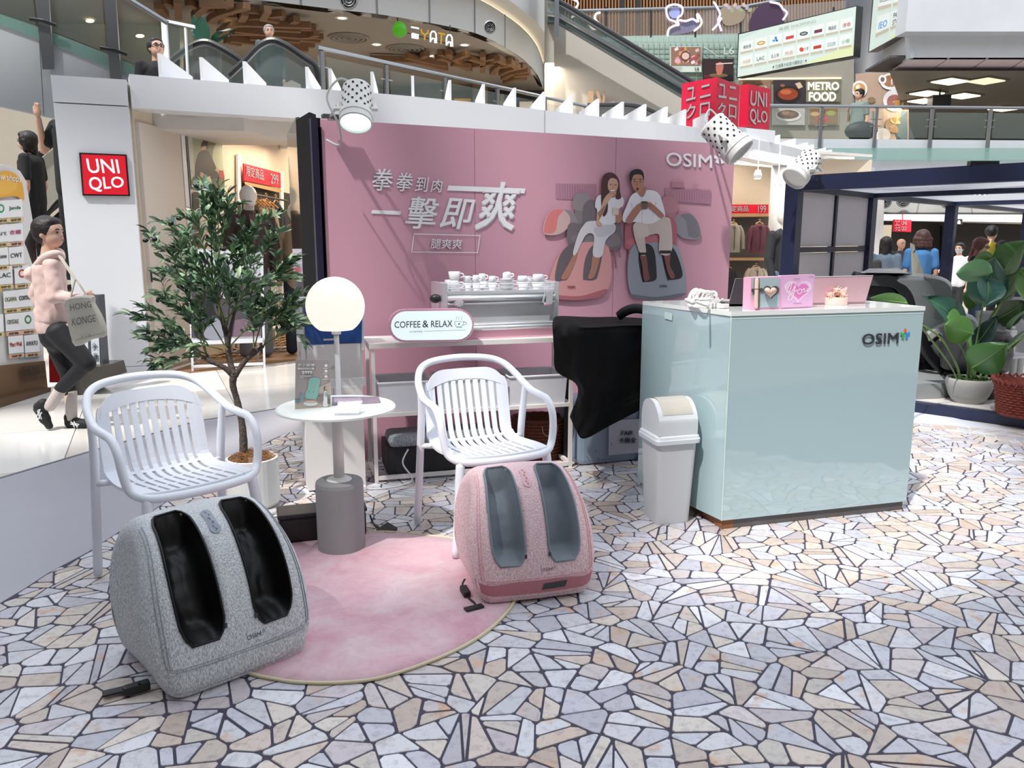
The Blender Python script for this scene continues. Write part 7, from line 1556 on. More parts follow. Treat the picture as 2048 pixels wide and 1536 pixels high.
for s, z, r in ((.93, .0, .03), (.95, .01, .03), (1.13, .455, .03)): rs.append([b.verts.new(p) for p in roundq(bq(s, z), r)])
n = len(rs[0])
skin(b, rs)
b.faces.new(rs[0][::-1]); b.faces.new(rs[-1]); obj('bin_body', b, BG, t)
b = B(); rs = []
for s, z in ((1.14, .456), (1.27, .46), (1.28, .482), (1.25, .487), (1.22, .50), (1.12, .505)): rs.append([b.verts.new(p) for p in roundq(bq(s, z), .03)])
skin(b, rs)
b.faces.new(rs[0][::-1]); b.faces.new(rs[-1]); obj('lid_rim', b, M('#d6dbe0', .4), t)
# domed hood : arch runs from front face over to the back
ee = e1_.normalized(); ww = e2_.normalized(); hc = ctrb; Lh, Wh = e1_.length*1.10, e2_.length*1.10
arch = [(0, .506), (0, .575), (.03, .60), (.12, .635), (.30, .672), (.5, .685), (.72, .68), (.9, .655), (1.0, .60), (1.0, .506)]
# arch coordinate runs along the short axis (viewer's right -> left)
def hp_(f, g, z): return hc + ee*(f-.5)*Lh + ww*(g-.5)*Wh + Vector((0, 0, z-hc.z))
b = B(); sp_ = [(p.x, p.y) for p in spline([(f, z, 0) for f, z in arch], 3)]
def hood(b, g0, g1, dz=0., f_=lambda f: f):
    r0 = [b.verts.new(hp_(f_(f), g0, z+dz)) for f, z in sp_]; r1 = [b.verts.new(hp_(f_(f), g1, z+dz)) for f, z in sp_]
    for i in range(len(sp_)-1): b.faces.new((r0[i], r0[i+1], r1[i+1], r1[i]))
    b.faces.new(r0[::-1]); b.faces.new(r1)
arch2 = [(0, .506), (.0, .60), (.03, .625), (.10, .655), (.22, .68), (.4, .69)]
hood(b, 0, 1); obj('lid_hood', b, M('#d2d6da', .42), t)
b = B(); sp2 = [p for p in sp_ if .03 <= p[0] <= .93 and p[1] > .59]
r0 = [b.verts.new(hp_(f, .12, z+.004)) for f, z in sp2]; r1 = [b.verts.new(hp_(f, .9, z+.004)) for f, z in sp2]
for i in range(len(sp2)-1): b.faces.new((r0[i], r0[i+1], r1[i+1], r1[i]))
obj('swing_flap', b, M('#bdb8ae', .5), t)
BPn = P2(c+ (c-ctrb)*.12, d+(d-ctrb)*.12); b = B(); slab(b, BPn, [(1353, 875), (1375, 873.5), (1375, 866.5), (1353, 868)], .0015, .004); obj('blue_label', b, M('#2f7fc0', .4), t)
text_px('HANDY BIN', [(1354.5, 871), (1373, 870), (1373, 868), (1354.5, 869)], BPn, LETW, t, .007, .0)
# ================================================================ olive tree
pc = G(503, 962); pc = Vector((-1.40, 4.13, 0)); t = thing('olive_tree', 'artificial olive tree with dark olives in white pot behind left armchair', 'tree', pc)
rp_ = 52/1586*4.2; b = B(); lathe(b, [(0, 0), (rp_*.82, 0), (rp_*.93, .012), (rp_*1.0, .03), (rp_*.98, .27), (rp_*.9, .272), (rp_*.86, .22), (0, .2)], 36, pc, cap=False); obj('pot', b, M('#dfe0dc', .5, var=.02), t, smooth=False)
b = B(); rn = random.Random(4)
for i in range(420):
    a = rn.uniform(0, 2*pi); r = rp_*.85*math.sqrt(rn.random()); p = pc+Vector((r*cos(a), r*sin(a), .235+.03*rn.random()+.05*(1-r/rp_))); a2 = rn.uniform(0, 2*pi); l = rn.uniform(.03, .07); d = Vector((cos(a2), sin(a2), rn.uniform(-.2, .4)))*l; tube(b, [p-d*.5, p+Vector((0, 0, .012)), p+d*.5], .0012, 3)
obj('fibre_mulch', b, M('#8a5f38', .9, var=.4, scale=40), t, kind='stuff')
BK = M('#554a44', .9, var=.35, scale=30, bump=.8, bscale=60); TY = pc.y
def T_(x, y, dy=0.): return D(x, y, TY+dy)
limbs = [([(487, 925, 0), (487, 880, 0), (483, 840, 0), (474, 800, .01), (466, 770, .0), (468, 748, 0)], [.024, .021, .018, .017, .018, .02]),
         ([(466, 752, 0), (448, 735, -.02), (420, 722, -.04), (404, 712, -.05)], [.016, .014, .012, .009]), ([(425, 726, -.03), (418, 716, 0), (413, 708, 0)], [.011, .01, .008]),
         ([(468, 750, 0), (458, 715, .02), (455, 680, .02), (448, 650, .03), (436, 610, .04)], [.018, .016, .015, .014, .010]), ([(456, 690, .02), (462, 655, 0), (470, 620, -.02)], [.013, .010, .007]),
         ([(470, 752, 0), (490, 722, .02), (510, 705, .04), (527, 692, .05)], [.016, .014, .012, .009]), ([(500, 712, .03), (508, 697, .0)], [.011, .008])]
b = B()
for pts, rad in limbs:
    s = spline([T_(*p) for p in pts], 5); rr2 = []
    for i in range(len(s)): f = i/(len(s)-1)*(len(rad)-1); k = min(int(f), len(rad)-2); rr2.append((rad[k]+(rad[k+1]-rad[k])*(f-k))*(1+.12*noise.noise(Vector((i*.9, rad[0]*100, 0)))))
    tube(b, s, rr2, 9)
obj('trunk', b, BK, t, smooth=True)
twigs = [((404, 712), (360, 690), (300, 703), -.05), ((404, 712), (350, 650), (280, 640), -.1), ((413, 708), (380, 640), (330, 600), -.02), ((413, 708), (400, 650), (390, 610), .05), ((446, 700), (400, 690), (345, 700), -.08), ((455, 700), (400, 620), (320, 590), .08),
         ((436, 610), (380, 540), (300, 480), .02), ((436, 610), (400, 520), (345, 450), .1), ((436, 610), (415, 520), (390, 440), -.05), ((436, 610), (428, 500), (425, 400), .03), ((440, 640), (436, 520), (438, 375), -.02), ((425, 560), (420, 450), (405, 380), .06), ((430, 560), (445, 470), (460, 410), .0),
         ((470, 620), (480, 540), (500, 470), .02), ((470, 620), (500, 560), (540, 480), -.06), ((470, 620), (490, 520), (480, 430), .08), ((470, 620), (520, 580), (570, 530), .04), ((450, 650), (480, 600), (530, 560), -.1), ((527, 692), (550, 640), (590, 590), .05), ((527, 692), (545, 650), (575, 640), -.05), ((508, 697), (510, 650), (540, 610), .0), ((508, 697), (530, 640), (590, 610), .1), ((462, 690), (500, 650), (550, 600), -.12),
         ((440, 640), (400, 590), (350, 560), -.12), ((448, 650), (430, 590), (400, 560), -.15), ((455, 650), (460, 590), (450, 540), -.14), ((440, 600), (470, 540), (520, 500), .12), ((430, 580), (390, 520), (360, 500), .14), ((413, 708), (340, 680), (290, 660), .06), ((404, 712), (340, 720), (310, 735), -.08), ((527, 692), (560, 670), (600, 655), .0), ((440, 620), (410, 560), (330, 520), -.06), ((445, 610), (500, 560), (560, 560), -.03), ((438, 590), (470, 500), (530, 440), .05), ((440, 600), (380, 570), (330, 545), .05), ((445, 640), (480, 620), (520, 620), .06)]
tw = B(); rn = random.Random(8); leaves = []; tips = []
for k, (p0, p1, p2, dy) in enumerate(twigs):
    s = spline([T_(p0[0], p0[1], 0), T_(p1[0], p1[1], dy*.7), T_(p2[0], p2[1], dy)], 9); n = len(s); tube(tw, s, [.0045-.003*i/n for i in range(n)], 5); tips.append((s[-1], (s[-1]-s[-2]).normalized()))
    subs = [s]
    for m in range(4):
        i = rn.randrange(n//3, n-2); d = (s[i+1]-s[i]).normalized(); e = Vector((rn.uniform(-1, 1), rn.uniform(-1, 1), rn.uniform(-.3, .9))).normalized(); q = s[i]+(d+e*.9).normalized()*rn.uniform(.07, .14); ss = spline([s[i], s[i].lerp(q, .5)+Vector((0, 0, .01)), q], 4); tube(tw, ss, .0016, 4); subs.append(ss)
    for si, ss in enumerate(subs):
        m0 = len(ss)//3 if si == 0 else 1; st_ = 1 if si else 1
        for i in range(m0, len(ss)):
            d = (ss[min(i+1, len(ss)-1)]-ss[i-1]).normalized(); side = d.cross(Vector((rn.uniform(-.5, .5), rn.uniform(-.5, .5), 1))).normalized()
            for sg in (-1, 1):
                if rn.random() < (.80 if si == 0 else .86): leaves.append((ss[i].copy(), (d*.75+side*sg*rn.uniform(.5, 1.0)+Vector((0, 0, rn.uniform(-.2, .3)))).normalized(), rn.uniform(.044, .076)))
    leaves.append((s[-1].copy(), (s[-1]-s[-2]).normalized(), .055))
obj('twig', tw, M('#6f7a4c', .7, var=.2, scale=20), t, kind='stuff')
LMs = [M('#577259', .42, var=.2, scale=20), M('#6c8b66', .42, var=.2, scale=20), M('#94ae84', .45, var=.2, scale=20), M('#425f4b', .4, var=.2, scale=20)]
def leaf_geo(b, M4, L_):
    pr = [(0, .04), (.25, .75), (.5, 1), (.75, .8), (1, .05)]; l = []; r = []; m = []
    for u, w_ in pr: z = .10*sin(pi*u); l.append(b.verts.new(M4 @ Vector((-w_*.155*L_, u*L_, (z+.03)*L_)))); m.append(b.verts.new(M4 @ Vector((0, u*L_, z*L_)))); r.append(b.verts.new(M4 @ Vector((w_*.155*L_, u*L_, (z+.03)*L_))))
    for i in range(4): b.faces.new((l[i], m[i], m[i+1], l[i+1])); b.faces.new((m[i], r[i], r[i+1], m[i+1]))
lmesh = []
for mm in LMs:
    bb = B(); leaf_geo(bb, Matrix.Identity(4), 1.)
    for f in bb.faces: f.smooth = True
    me = bpy.data.meshes.new('leaf'); bb.to_mesh(me); bb.free(); me.materials.append(mm); lmesh.append(me)
leaves.sort(key=lambda q: q[0].y-q[2]*3); st = B(); pinv = _PM[t].inverted()
for k, (p, d, L_) in enumerate(leaves):
    q = d.to_track_quat('Y', 'Z').to_matrix().to_4x4() @ Matrix.Rotation(rn.uniform(-1.2, 1.2), 4, 'Y')
    if k < 295:
        o = bpy.data.objects.new('leaf', rn.choice(lmesh)); COL.objects.link(o); o.parent = t; o.matrix_basis = pinv @ Matrix.Translation(p) @ q @ Matrix.Scale(L_, 4)
    else:
        n0 = len(st.faces); leaf_geo(st, Matrix.Translation(p) @ q, L_); st.faces.ensure_lookup_table(); mi = rn.choice((0, 0, 1, 1, 2, 3))
        for f in st.faces[n0:]: f.material_index = mi; f.smooth = True
obj('foliage', st, LMs, t, kind='stuff'); print('leaves', len(leaves))
OLM = M('#1e1a1e', .35, var=.2)
for x, y in [(291, 481), (309, 479), (342, 447), (358, 437), (276, 635), (325, 601), (317, 600), (407, 378), (423, 371), (431, 500), (446, 498), (466, 546), (459, 550), (541, 451), (362, 575), (392, 372)]:
    p = T_(x, y, rn.uniform(-.1, .05)); b = B(); ball(b, p, .0125, (1.3, .9, .9), Matrix.Rotation(rn.uniform(-.8, .8), 4, 'Y')); obj('olive', b, OLM, t, smooth=True)
# ================================================================ navy pavilion
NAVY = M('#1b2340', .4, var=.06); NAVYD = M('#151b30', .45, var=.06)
f45 = Vector((.707, -.707, 0)); g45 = Vector((.707, .707, 0)); Q1 = Vector((2.47, 7.37, 0)); ZR_ = 1.985; DD = 8.6
pv = thing('pavilion', 'navy framed pavilion with white slatted roof and low platform', 'pavilion', Q1)
def pbox(b, u0, u1, v0, v1, z0, z1): return obox(b, Q1+f45*u0+g45*v0, f45, g45, u1-u0, v1-v0, z0, z1)
b = B(); pbox(b, -.02, 7, 0.0, DD, 0, .085); obj('platform_edge', b, NAVY, pv)
b = B(); pbox(b, .06, 7, .10, DD-.05, .0855, .092); obj('platform_floor', b, M('#d9d5d2', .3, var=.04, scale=2), pv)
for v in (.0, 1.74, 4.45, 8.3):
    b = B(); pbox(b, 0, .12, v, v+.12, .086, ZR_-.13); obj('post', b, NAVY, pv)
b = B(); pbox(b, 0, 7, 0, .12, ZR_-.13, ZR_); obj('front_beam', b, NAVY, pv)
for v in (1.74, 4.45, 8.3): b = B(); pbox(b, .121, 7, v, v+.12, ZR_-.13, ZR_); obj('cross_beam', b, NAVY, pv)
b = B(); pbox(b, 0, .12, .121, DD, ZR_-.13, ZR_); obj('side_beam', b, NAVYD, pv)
RW = translucent('#e6e7ea', .55)
for i in range(18):
    v = .14+i*.235; b = B(); pbox(b, .13, 7, v, v+.215, ZR_-.085, ZR_-.07); obj('roof_slat', b, RW, pv)
for i in range(16):
    v = 4.6+i*.235; b = B(); pbox(b, .13, 7, v, v+.215, ZR_-.085, ZR_-.07); obj('roof_slat', b, RW, pv)
PNM = translucent('#d9d6d9', .4)
for v0, v1, z0, z1 in ((.13, .90, 1.36, ZR_-.135), (.955, 1.735, 1.36, ZR_-.135), (.13, .90, .09, 1.30), (.955, 1.735, .09, 1.30), (8.43, 9.3, 1.36, ZR_-.135), (8.43, 9.3, .09, 1.30)):
    b = B(); pbox(b, .05, .07, v0, v1, z0, z1); obj('wall_panel', b, PNM, pv)
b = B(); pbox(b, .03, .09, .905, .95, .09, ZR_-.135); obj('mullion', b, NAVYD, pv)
b = B(); b.free()
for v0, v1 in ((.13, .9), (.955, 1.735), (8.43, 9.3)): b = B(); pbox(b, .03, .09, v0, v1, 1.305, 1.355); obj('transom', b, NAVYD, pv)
# black track with lamp clusters
for lab, px, py, Y, x0, x1 in (('black cluster lamp under front navy beam', 1995, 345, 6.3, 1940, 0), ('black cluster lamp on long black track inside the pavilion', 1960, 385, 8.3, 1890, 2100)):
    q = D(px, py, Y); t = thing('track_lamp', lab, 'lamp', q); b = B()
    for i in range(3):
        for j in range(2): lathe(b, [(.0, 0), (.024, 0), (.026, .02), (.026, .075), (0, .08)], 12, q+Vector(((i-1)*.052+.02*j, j*.05, -.02)))
    obj('lamp_head', b, M('#0e0e10', .25), t); b = B()
    for i in range(3): lathe(b, [(0, 0), (.010, 0), (.010, -.002), (0, -.002)], 10, q+Vector(((i-1)*.052, 0, -.021)))
    obj('lens', b, M('#f4f6ff', .3, var=0, emit=4), t)
    b = B(); tube(b, [q+Vector((0, .02, .05)), Vector((q.x, q.y+.02, ZR_-.02))], .012, 6)
    p0_, p1_ = D(x0, py-(6 if x1 else 2), Y), (D(x1, py-20, Y-1.2) if x1 else q+Vector((.0, 0, .07)));
    box(b, (p0_+p1_)/2+Vector((0, .02, .03)), ((p1_-p0_).length, .05, .035), math.atan2(p1_.y-p0_.y, p1_.x-p0_.x)); obj('track', b, M('#121214', .4), t)
# ================================================================ big massage chair (seen beside the counter)
mc = thing('massage_chair', 'large grey massage chair pod with black shell behind the mint counter', 'massage chair', G(1860, 800)); MY = 7.7
def shell(name, prof, x0, x1, mat, ys, ye, parent=mc, tilt=0):
    """side outline in pixels extruded in depth with rounded shoulders"""
    b = B(); rows = []; n = 9; c = Vector((sum(p[0] for p in prof)/len(prof), sum(p[1] for p in prof)/len(prof)))
    s = [(q.x, q.y) for q in spline([(x, y, 0) for x, y in prof], 5, True)]
    for k in range(n):
        f = k/(n-1); Yk = ys+(ye-ys)*f; sc = 1-.10*(abs(2*f-1)**5)
        rows.append([b.verts.new(D(c.x+(x-c.x)*sc, c.y+(y-c.y)*sc, ys)+Vector(((Yk-ys)*.45, Yk-ys, 0))) for x, y in s])
    m = len(s)
    for a, c_ in zip(rows, rows[1:]):
        for i in range(m): b.faces.new((a[i], a[(i+1) % m], c_[(i+1) % m], c_[i]))
    b.faces.new(rows[0]); b.faces.new(rows[-1][::-1]); return obj(name, b, mat, parent, smooth=False)
MG = M('#b3b8b7', .38, var=.03, scale=3); MD = M('#3a3a3e', .3, var=.05); MK = M('#121215', .3, var=.1)
shell('black_shell', [(1700, 560), (1722, 548), (1790, 545), (1830, 552), (1850, 600), (1870, 680), (1900, 740), (1960, 775), (1930, 790), (1840, 770), (1780, 740), (1700, 700)], 0, 0, MK, 7.35, 7.9)
shell('hood_rim', [(1690, 600), (1694, 570), (1712, 552), (1770, 549), (1812, 560), (1828, 585), (1836, 625), (1822, 640), (1808, 605), (1796, 580), (1770, 572), (1712, 574), (1704, 620)], 0, 0, M('#4a4a4d', .25, .3, var=.05), 7.28, 7.7)
shell('hood_inner', [(1704, 640), (1706, 582), (1716, 573), (1768, 571), (1798, 585), (1812, 640)], 0, 0, M('#232327', .5), 7.33, 7.5)
shell('side_shell', [(1788, 553), (1850, 552), (1900, 562), (1906, 585), (1896, 620), (1905, 660), (1950, 690), (1960, 730), (1940, 757), (1890, 732), (1858, 690), (1836, 640), (1822, 590), (1806, 566)], 0, 0, MG, 7.25, 8.0)
shell('upper_shell', [(1850, 552), (1890, 560), (1906, 582), (1902, 606), (1890, 640), (1868, 640), (1872, 600), (1862, 570)], 0, 0, M('#7f8385', .4, var=.04), 7.22, 7.9)
shell('arm_shell', [(1850, 668), (1900, 640), (1925, 632), (1955, 640), (1962, 690), (1955, 740), (1930, 748), (1890, 720), (1862, 690)], 0, 0, M('#a8abac', .42, var=.03), 7.15, 7.5)
b = B(); tube(b, spline([D(1836, 650, 7.12), D(1850, 695, 7.1), D(1880, 732, 7.08), D(1925, 757, 7.08), D(1962, 764, 7.1)], 5), .055, 8, flat=.5); obj('lower_rim', b, MK, mc, smooth=True)
b = B(); slab(b, YP(7.1), [(1852, 690), (1880, 668), (1884, 673), (1856, 696)], .02); obj('badge_strip', b, M('#0b0b0d', .3), mc)
b = B(); prism(b, [G(1790, 800, .093), G(1880, 797, .093), G(1930, 790, .093), G(1960, 762, .093), G(1800, 748, .093)], (0, 0, .13)); obj('base_block', b, M('#8f9394', .45, var=.06), mc)
b = B(); prism(b, [D(1790, 752, 7.2), D(1905, 757, 7.2), D(1880, 782, 6.95), D(1795, 795, 6.95)], (0, .1, .03)); obj('foot_panel', b, M('#9aa0a1', .4), mc)
b = B(); q = D(1758, 549, 7.5); prism(b, [D(1722, 548, 7.3)+Vector((0, 0, .012)), D(1818, 548, 7.3)+Vector((0, 0, .004)), D(1795, 541, 7.7)+Vector((0, 0, .02)), D(1738, 542, 7.7)+Vector((0, 0, .02))], (0, 0, .004)); t = solo('paper_sheet', b, M('#d9dbde', .5), 'white paper sheets lying on top of the massage chair hood', 'paper')
# ================================================================ right-hand side things in pavilion
t = thing('round_stool', 'black drum shaped stool with dark strap behind the leafy plant', 'stool', G(1990, 812, .092)); q = G(1985, 806, .092)+Vector((.05, .35, 0))
b = B(); lathe(b, [(0, 0), (.22, 0), (.25, .1), (.26, .16), (.25, .19), (0, .19)], 28, q); obj('stool_base', b, M('#0d0d0f', .3), t)
b = B(); lathe(b, [(.20, .19), (.26, .22), (.285, .36), (.27, .50), (.22, .56), (0, .57)], 28, q+Vector((.02, .08, 0)), cap=False); obj('stool_body', b, M('#38393c', .45, var=.25, scale=30), t, smooth=True)
t = thing('white_side_table', 'small white oval table behind the leafy plant in the pavilion', 'table', G(1985, 780, .092)); q = D(1985, 712, 7.15)
b = B(); lathe(b, [(0, 0), (.30, 0), (.31, .01), (.30, .022), (0, .022)], 36, q, Matrix.Diagonal((1.05, .6, 1, 1))); obj('table_top', b, M('#d7dadb', .3), t)
b = B(); tube(b, [(q.x+.2, q.y, .092), (q.x+.2, q.y, q.z)], .03, 10); tube(b, [(q.x+.26, q.y, .092), (q.x+.26, q.y, q.z)], .03, 10); obj('table_leg', b, M('#d7dadb', .3), t)
t = thing('poster_frame', 'silver framed grey photo behind plant leaves on the small table', 'picture frame', D(1985, 705, 7.3)); FP = YP(7.35, 4)
b = B(); slab(b, FP, rq(1955, 622, 2012, 708), .03); obj('frame', b, M('#a9abad', .4, .3), t); A = Art(FP, t, off=.004); A.poly(rq(1960, 628, 2008, 703), '#8c9094').poly(rq(1962, 660, 2006, 690), '#6d7378').line([(1962, 672), (2006, 668)], 3, '#a9adb0').line([(1964, 682), (2004, 684)], 2, '#b5b8ba').blob([(1975, 640), (1990, 636), (1998, 650), (1985, 656)], '#777c80'); A.done()
t = thing('info_poster', 'pale grey standing poster with black drawings at right photo edge', 'poster', D(2040, 690, 7.6)); FP = YP(7.6)
b = B(); slab(b, FP, [(2018, 720), (2075, 720), (2075, 594), (2018, 594)], .02); obj('poster_board', b, M('#a9acae', .5), t); A = Art(FP, t, off=.003); A.text('輕 薄 舒 適', rq(2030, 604, 2060, 609), '#2b2d30', .01).text('$1288', rq(2027, 611, 2048, 616), '#2b2d30', .03).line([(2027, 619), (2048, 618)], 2.5, '#26282b').ell(2038, 633, 7, 7, '#3a3c40').ell(2038, 633, 4, 4, '#a0a3a6').ell(2029, 640, 5, 3, '#55585c').blob([(2044, 628), (2056, 622), (2060, 634), (2048, 640)], '#4a4d52'); A.done()
t = thing('white_bottle', 'white cylinder dispenser standing on the small oval table', 'bottle', D(2018, 706, 7.1)); b = B(); q = D(2018, 706, 7.12); lathe(b, [(0, 0), (.045, 0), (.045, .20), (.04, .21), (0, .21)], 20, q); obj('bottle_body', b, M('#d6d9dc', .35), t)
b = B(); lathe(b, [(.02, .211), (.02, .225), (.03, .226), (.03, .24), (0, .24)], 14, q); obj('bottle_cap', b, M('#d6d9dc', .35), t)
# wicker basket
t = thing('wicker_basket', 'red brown wicker basket with ragged rim at right photo edge', 'basket', G(2050, 838, .092)); q = G(2052, 836, .092)+Vector((.06, .1, 0)); WV2 = M('#7d3526', .7, var=.45, scale=45, bump=.8, bscale=60)
b = B(); lathe(b, [(0, 0), (.19, 0), (.215, .2), (.235, .26), (.22, .26), (.20, .2), (.18, .02), (0, .02)], 26, q, cap=False); obj('basket_wall', b, WV2, t)
b = B()
for i in range(1, 13): z = i*.02; r = .192+z*.14; tube(b, [(q.x+(r+.004*((k % 2)*2-1)*(1 if i % 2 else -1))*cos(k*pi/26), q.y+(r+.004*((k % 2)*2-1)*(1 if i % 2 else -1))*sin(k*pi/26), q.z+z) for k in range(52)], .009, 4, True)
obj('woven_strand', b, WV2, t, kind='stuff'); b = B()
for k in range(30): a = k*2*pi/30; tube(b, [q+Vector((.235*cos(a), .235*sin(a), .24)), q+Vector((.25*cos(a+.12), .25*sin(a+.12), .285)), q+Vector((.235*cos(a+.25), .235*sin(a+.25), .26))], .009, 5)
obj('rim', b, WV2, t); b = B(); h = q+Vector((-.1, -.2, .2)); tube(b, spline([h+Vector((-.06, .02, .03)), h+Vector((-.04, -.03, -.05)), h+Vector((.05, -.04, -.06)), h+Vector((.1, 0, .03))], 5), .008, 6); obj('handle', b, M('#4d2018', .6), t)
# ================================================================ large-leaved plant
pq = G(1932, 818, .092)+Vector((0, .12, 0)); pq = Vector((3.80, 6.48, .092)); t = thing('leafy_plant', 'broad-leaved artificial plant in grey stone bowl beside mint counter', 'plant', pq); PY = pq.y; rb_ = 44/1586*6.55
b = B(); lathe(b, [(0, 0), (rb_*.62, 0), (rb_*.82, .06), (rb_*.98, .14), (rb_*1.0, .185), (rb_*.96, .205), (rb_*.90, .205), (rb_*.9, .17), (0, .165)], 40, pq, cap=False); obj('stone_bowl', b, M('#9fa09c', .75, var=.08, scale=9, bump=.2), t, smooth=True)
b = B(); rn = random.Random(3)
for i in range(200):
    a = rn.uniform(0, 2*pi); r = rb_*.75*math.sqrt(rn.random()); p = pq+Vector((r*cos(a), r*sin(a), .17)); d = Vector((rn.uniform(-.03, .03), rn.uniform(-.03, .03), .035)); tube(b, [p, p+d], .005, 3)
obj('moss', b, M('#3b5a24', .9, var=.4, scale=30), t, kind='stuff')
def bigleaf(base, tip, wd, side, col, cup=.25, sheen=.35, back=False):
    base, tip = Vector(base), Vector(tip); ax = (tip-base); L_ = ax.length; ax.normalize(); side = (Vector(side) - ax*Vector(side).dot(ax)).normalized(); nr = ax.cross(side).normalized(); b = B(); rows = []
    m_ = 16
    for i in range(m_+1):
        u = i/m_; w_ = wd*(sin(pi*u**.8)**.75)*(1.06-.25*u) if 0 < i < m_ else .002; mid = base+ax*L_*u + nr*(.10*L_*sin(pi*u)); r_ = []
        for j in range(-5, 6):
            v = j/5.; vein = .012*L_*cos(u*36+abs(v)*3.2)*abs(v)*(1-abs(v)**3)
            r_.append(b.verts.new(mid + side*w_*v + nr*(cup*wd*abs(v)**1.6*(1 if not back else -1)+vein) - ax*(abs(v)**1.5*.06*L_)))
        rows.append(r_)
    for a, c in zip(rows, rows[1:]):
        for j in range(10): b.faces.new((a[j], a[j+1], c[j+1], c[j]))
    lf = obj('leaf', b, M(col, sheen, var=.14, scale=9), t, smooth=True)
    b = B(); tube(b, [r[5].co.copy() if False else base+ax*L_*(i/8)+nr*(.10*L_*sin(pi*i/8)+.003) for i in range(9)], [.006-.005*i/8 for i in range(9)], 5); obj('midrib', b, M('#6f9a52', .5), lf); return lf
def stalk(pts, r=.012):
    b = B(); s = spline([D(x, y, PY+dy) for x, y, dy in pts], 6); n = len(s); tube(b, s, [r*(1-.5*i/n) for i in range(n)], 8); obj('stalk', b, M('#5f7f45', .5, var=.12), t, smooth=True)
W3 = lambda x, y, dy: D(x, y, PY+dy)
stalk([(1920, 778, 0), (1915, 735, -.05), (1885, 680, -.12), (1842, 648, -.15)]); stalk([(1926, 778, 0), (1936, 740, 0), (1928, 705, -.05), (1912, 680, -.08)], .009)
stalk([(1934, 780, 0), (1938, 740, 0), (1938, 700, -.1), (1933, 680, -.16)]); stalk([(1938, 780, 0), (1945, 740, .05), (1952, 690, .05), (1968, 600, .05)]); stalk([(1943, 780, 0), (1950, 735, 0), (1955, 728, -.12)])
stalk([(1946, 780, 0), (1955, 720, .08), (1985, 640, .1), (2040, 540, .1)]); stalk([(1950, 778, 0), (1970, 735, .05), (2010, 700, .05), (2048, 672, .05)]); stalk([(1955, 778, 0), (1985, 735, .1), (2030, 690, .12), (2060, 660, .12)]); stalk([(1940, 780, 0), (1950, 710, .1), (1990, 620, .15), (2050, 570, .2)])
bigleaf(W3(1919, 655, -.05), W3(1842, 592, -.1), .13, (.5, -.1, -.8), '#2f5a4c', .3, .3)
bigleaf(W3(1930, 652, -.15), W3(1892, 655, -.2), .15, (-.1, .1, 1), '#4c7a34', .2); bigleaf(W3(1948, 668, -.18), W3(1890, 650, -.3), .12, (.1, -.1, 1), '#4f7f38', .2)
bigleaf(W3(1945, 735, -.1), W3(2018, 685, -.28), .155, (-.4, 0, .9), '#47753a', -.15)
bigleaf(W3(1975, 612, .05), W3(1992, 512, -.02), .16, (.9, -.3, .1), '#2c5444', .35, .28); bigleaf(W3(1975, 560, -.05), W3(1968, 616, -.12), .13, (1, .1, 0), '#38655a', .3, .28)
bigleaf(W3(1985, 545, -.1), W3(1912, 548, -.25), .10, (.1, -.3, 1), '#5f9465', .2); bigleaf(W3(1952, 690, .08), W3(1998, 628, .05), .08, (-.7, .3, -.4), '#27453f', .3, .3)
bigleaf(W3(1945, 700, .1), W3(1972, 655, .1), .07, (-.7, .3, -.4), '#7fae6e', .2); bigleaf(W3(2038, 540, .1), W3(2075, 620, .1), .16, (1, .2, .3), '#4e7a2c', .25); bigleaf(W3(2010, 540, .2), W3(2060, 480, .2), .16, (.5, .2, -.8), '#3f6a2c', .25)
bigleaf(W3(2020, 545, .3), W3(2000, 490, .3), .12, (1, .2, 0), '#507a30', .25); bigleaf(W3(1990, 520, .35), W3(1945, 522, .35), .09, (.2, .2, 1), '#557f34', .2); bigleaf(W3(2005, 600, .4), W3(2040, 540, .4), .15, (.8, .2, -.5), '#2f4f24', .25); bigleaf(W3(1960, 600, .4), W3(1925, 590, .4), .10, (.2, .2, 1), '#4b7130', .2)
bigleaf(W3(2020, 660, .1), W3(2060, 620, 0), .11, (.7, 0, .7), '#43703c', .2); bigleaf(W3(2020, 700, .1), W3(2064, 655, 0), .08, (.7, 0, .7), '#3b6244', .2); bigleaf(W3(1990, 640, .3), W3(2050, 600, .3), .12, (.3, 0, .9), '#2a451f', .2)
bigleaf(W3(1812, 606, -.9), W3(1738, 596, -.9), .06, (.1, 0, 1), '#4a6b3c', .15)
stalk([(1812, 606, -.9), (1840, 650, -.5), (1900, 730, -.2), (1922, 778, 0)], .009)

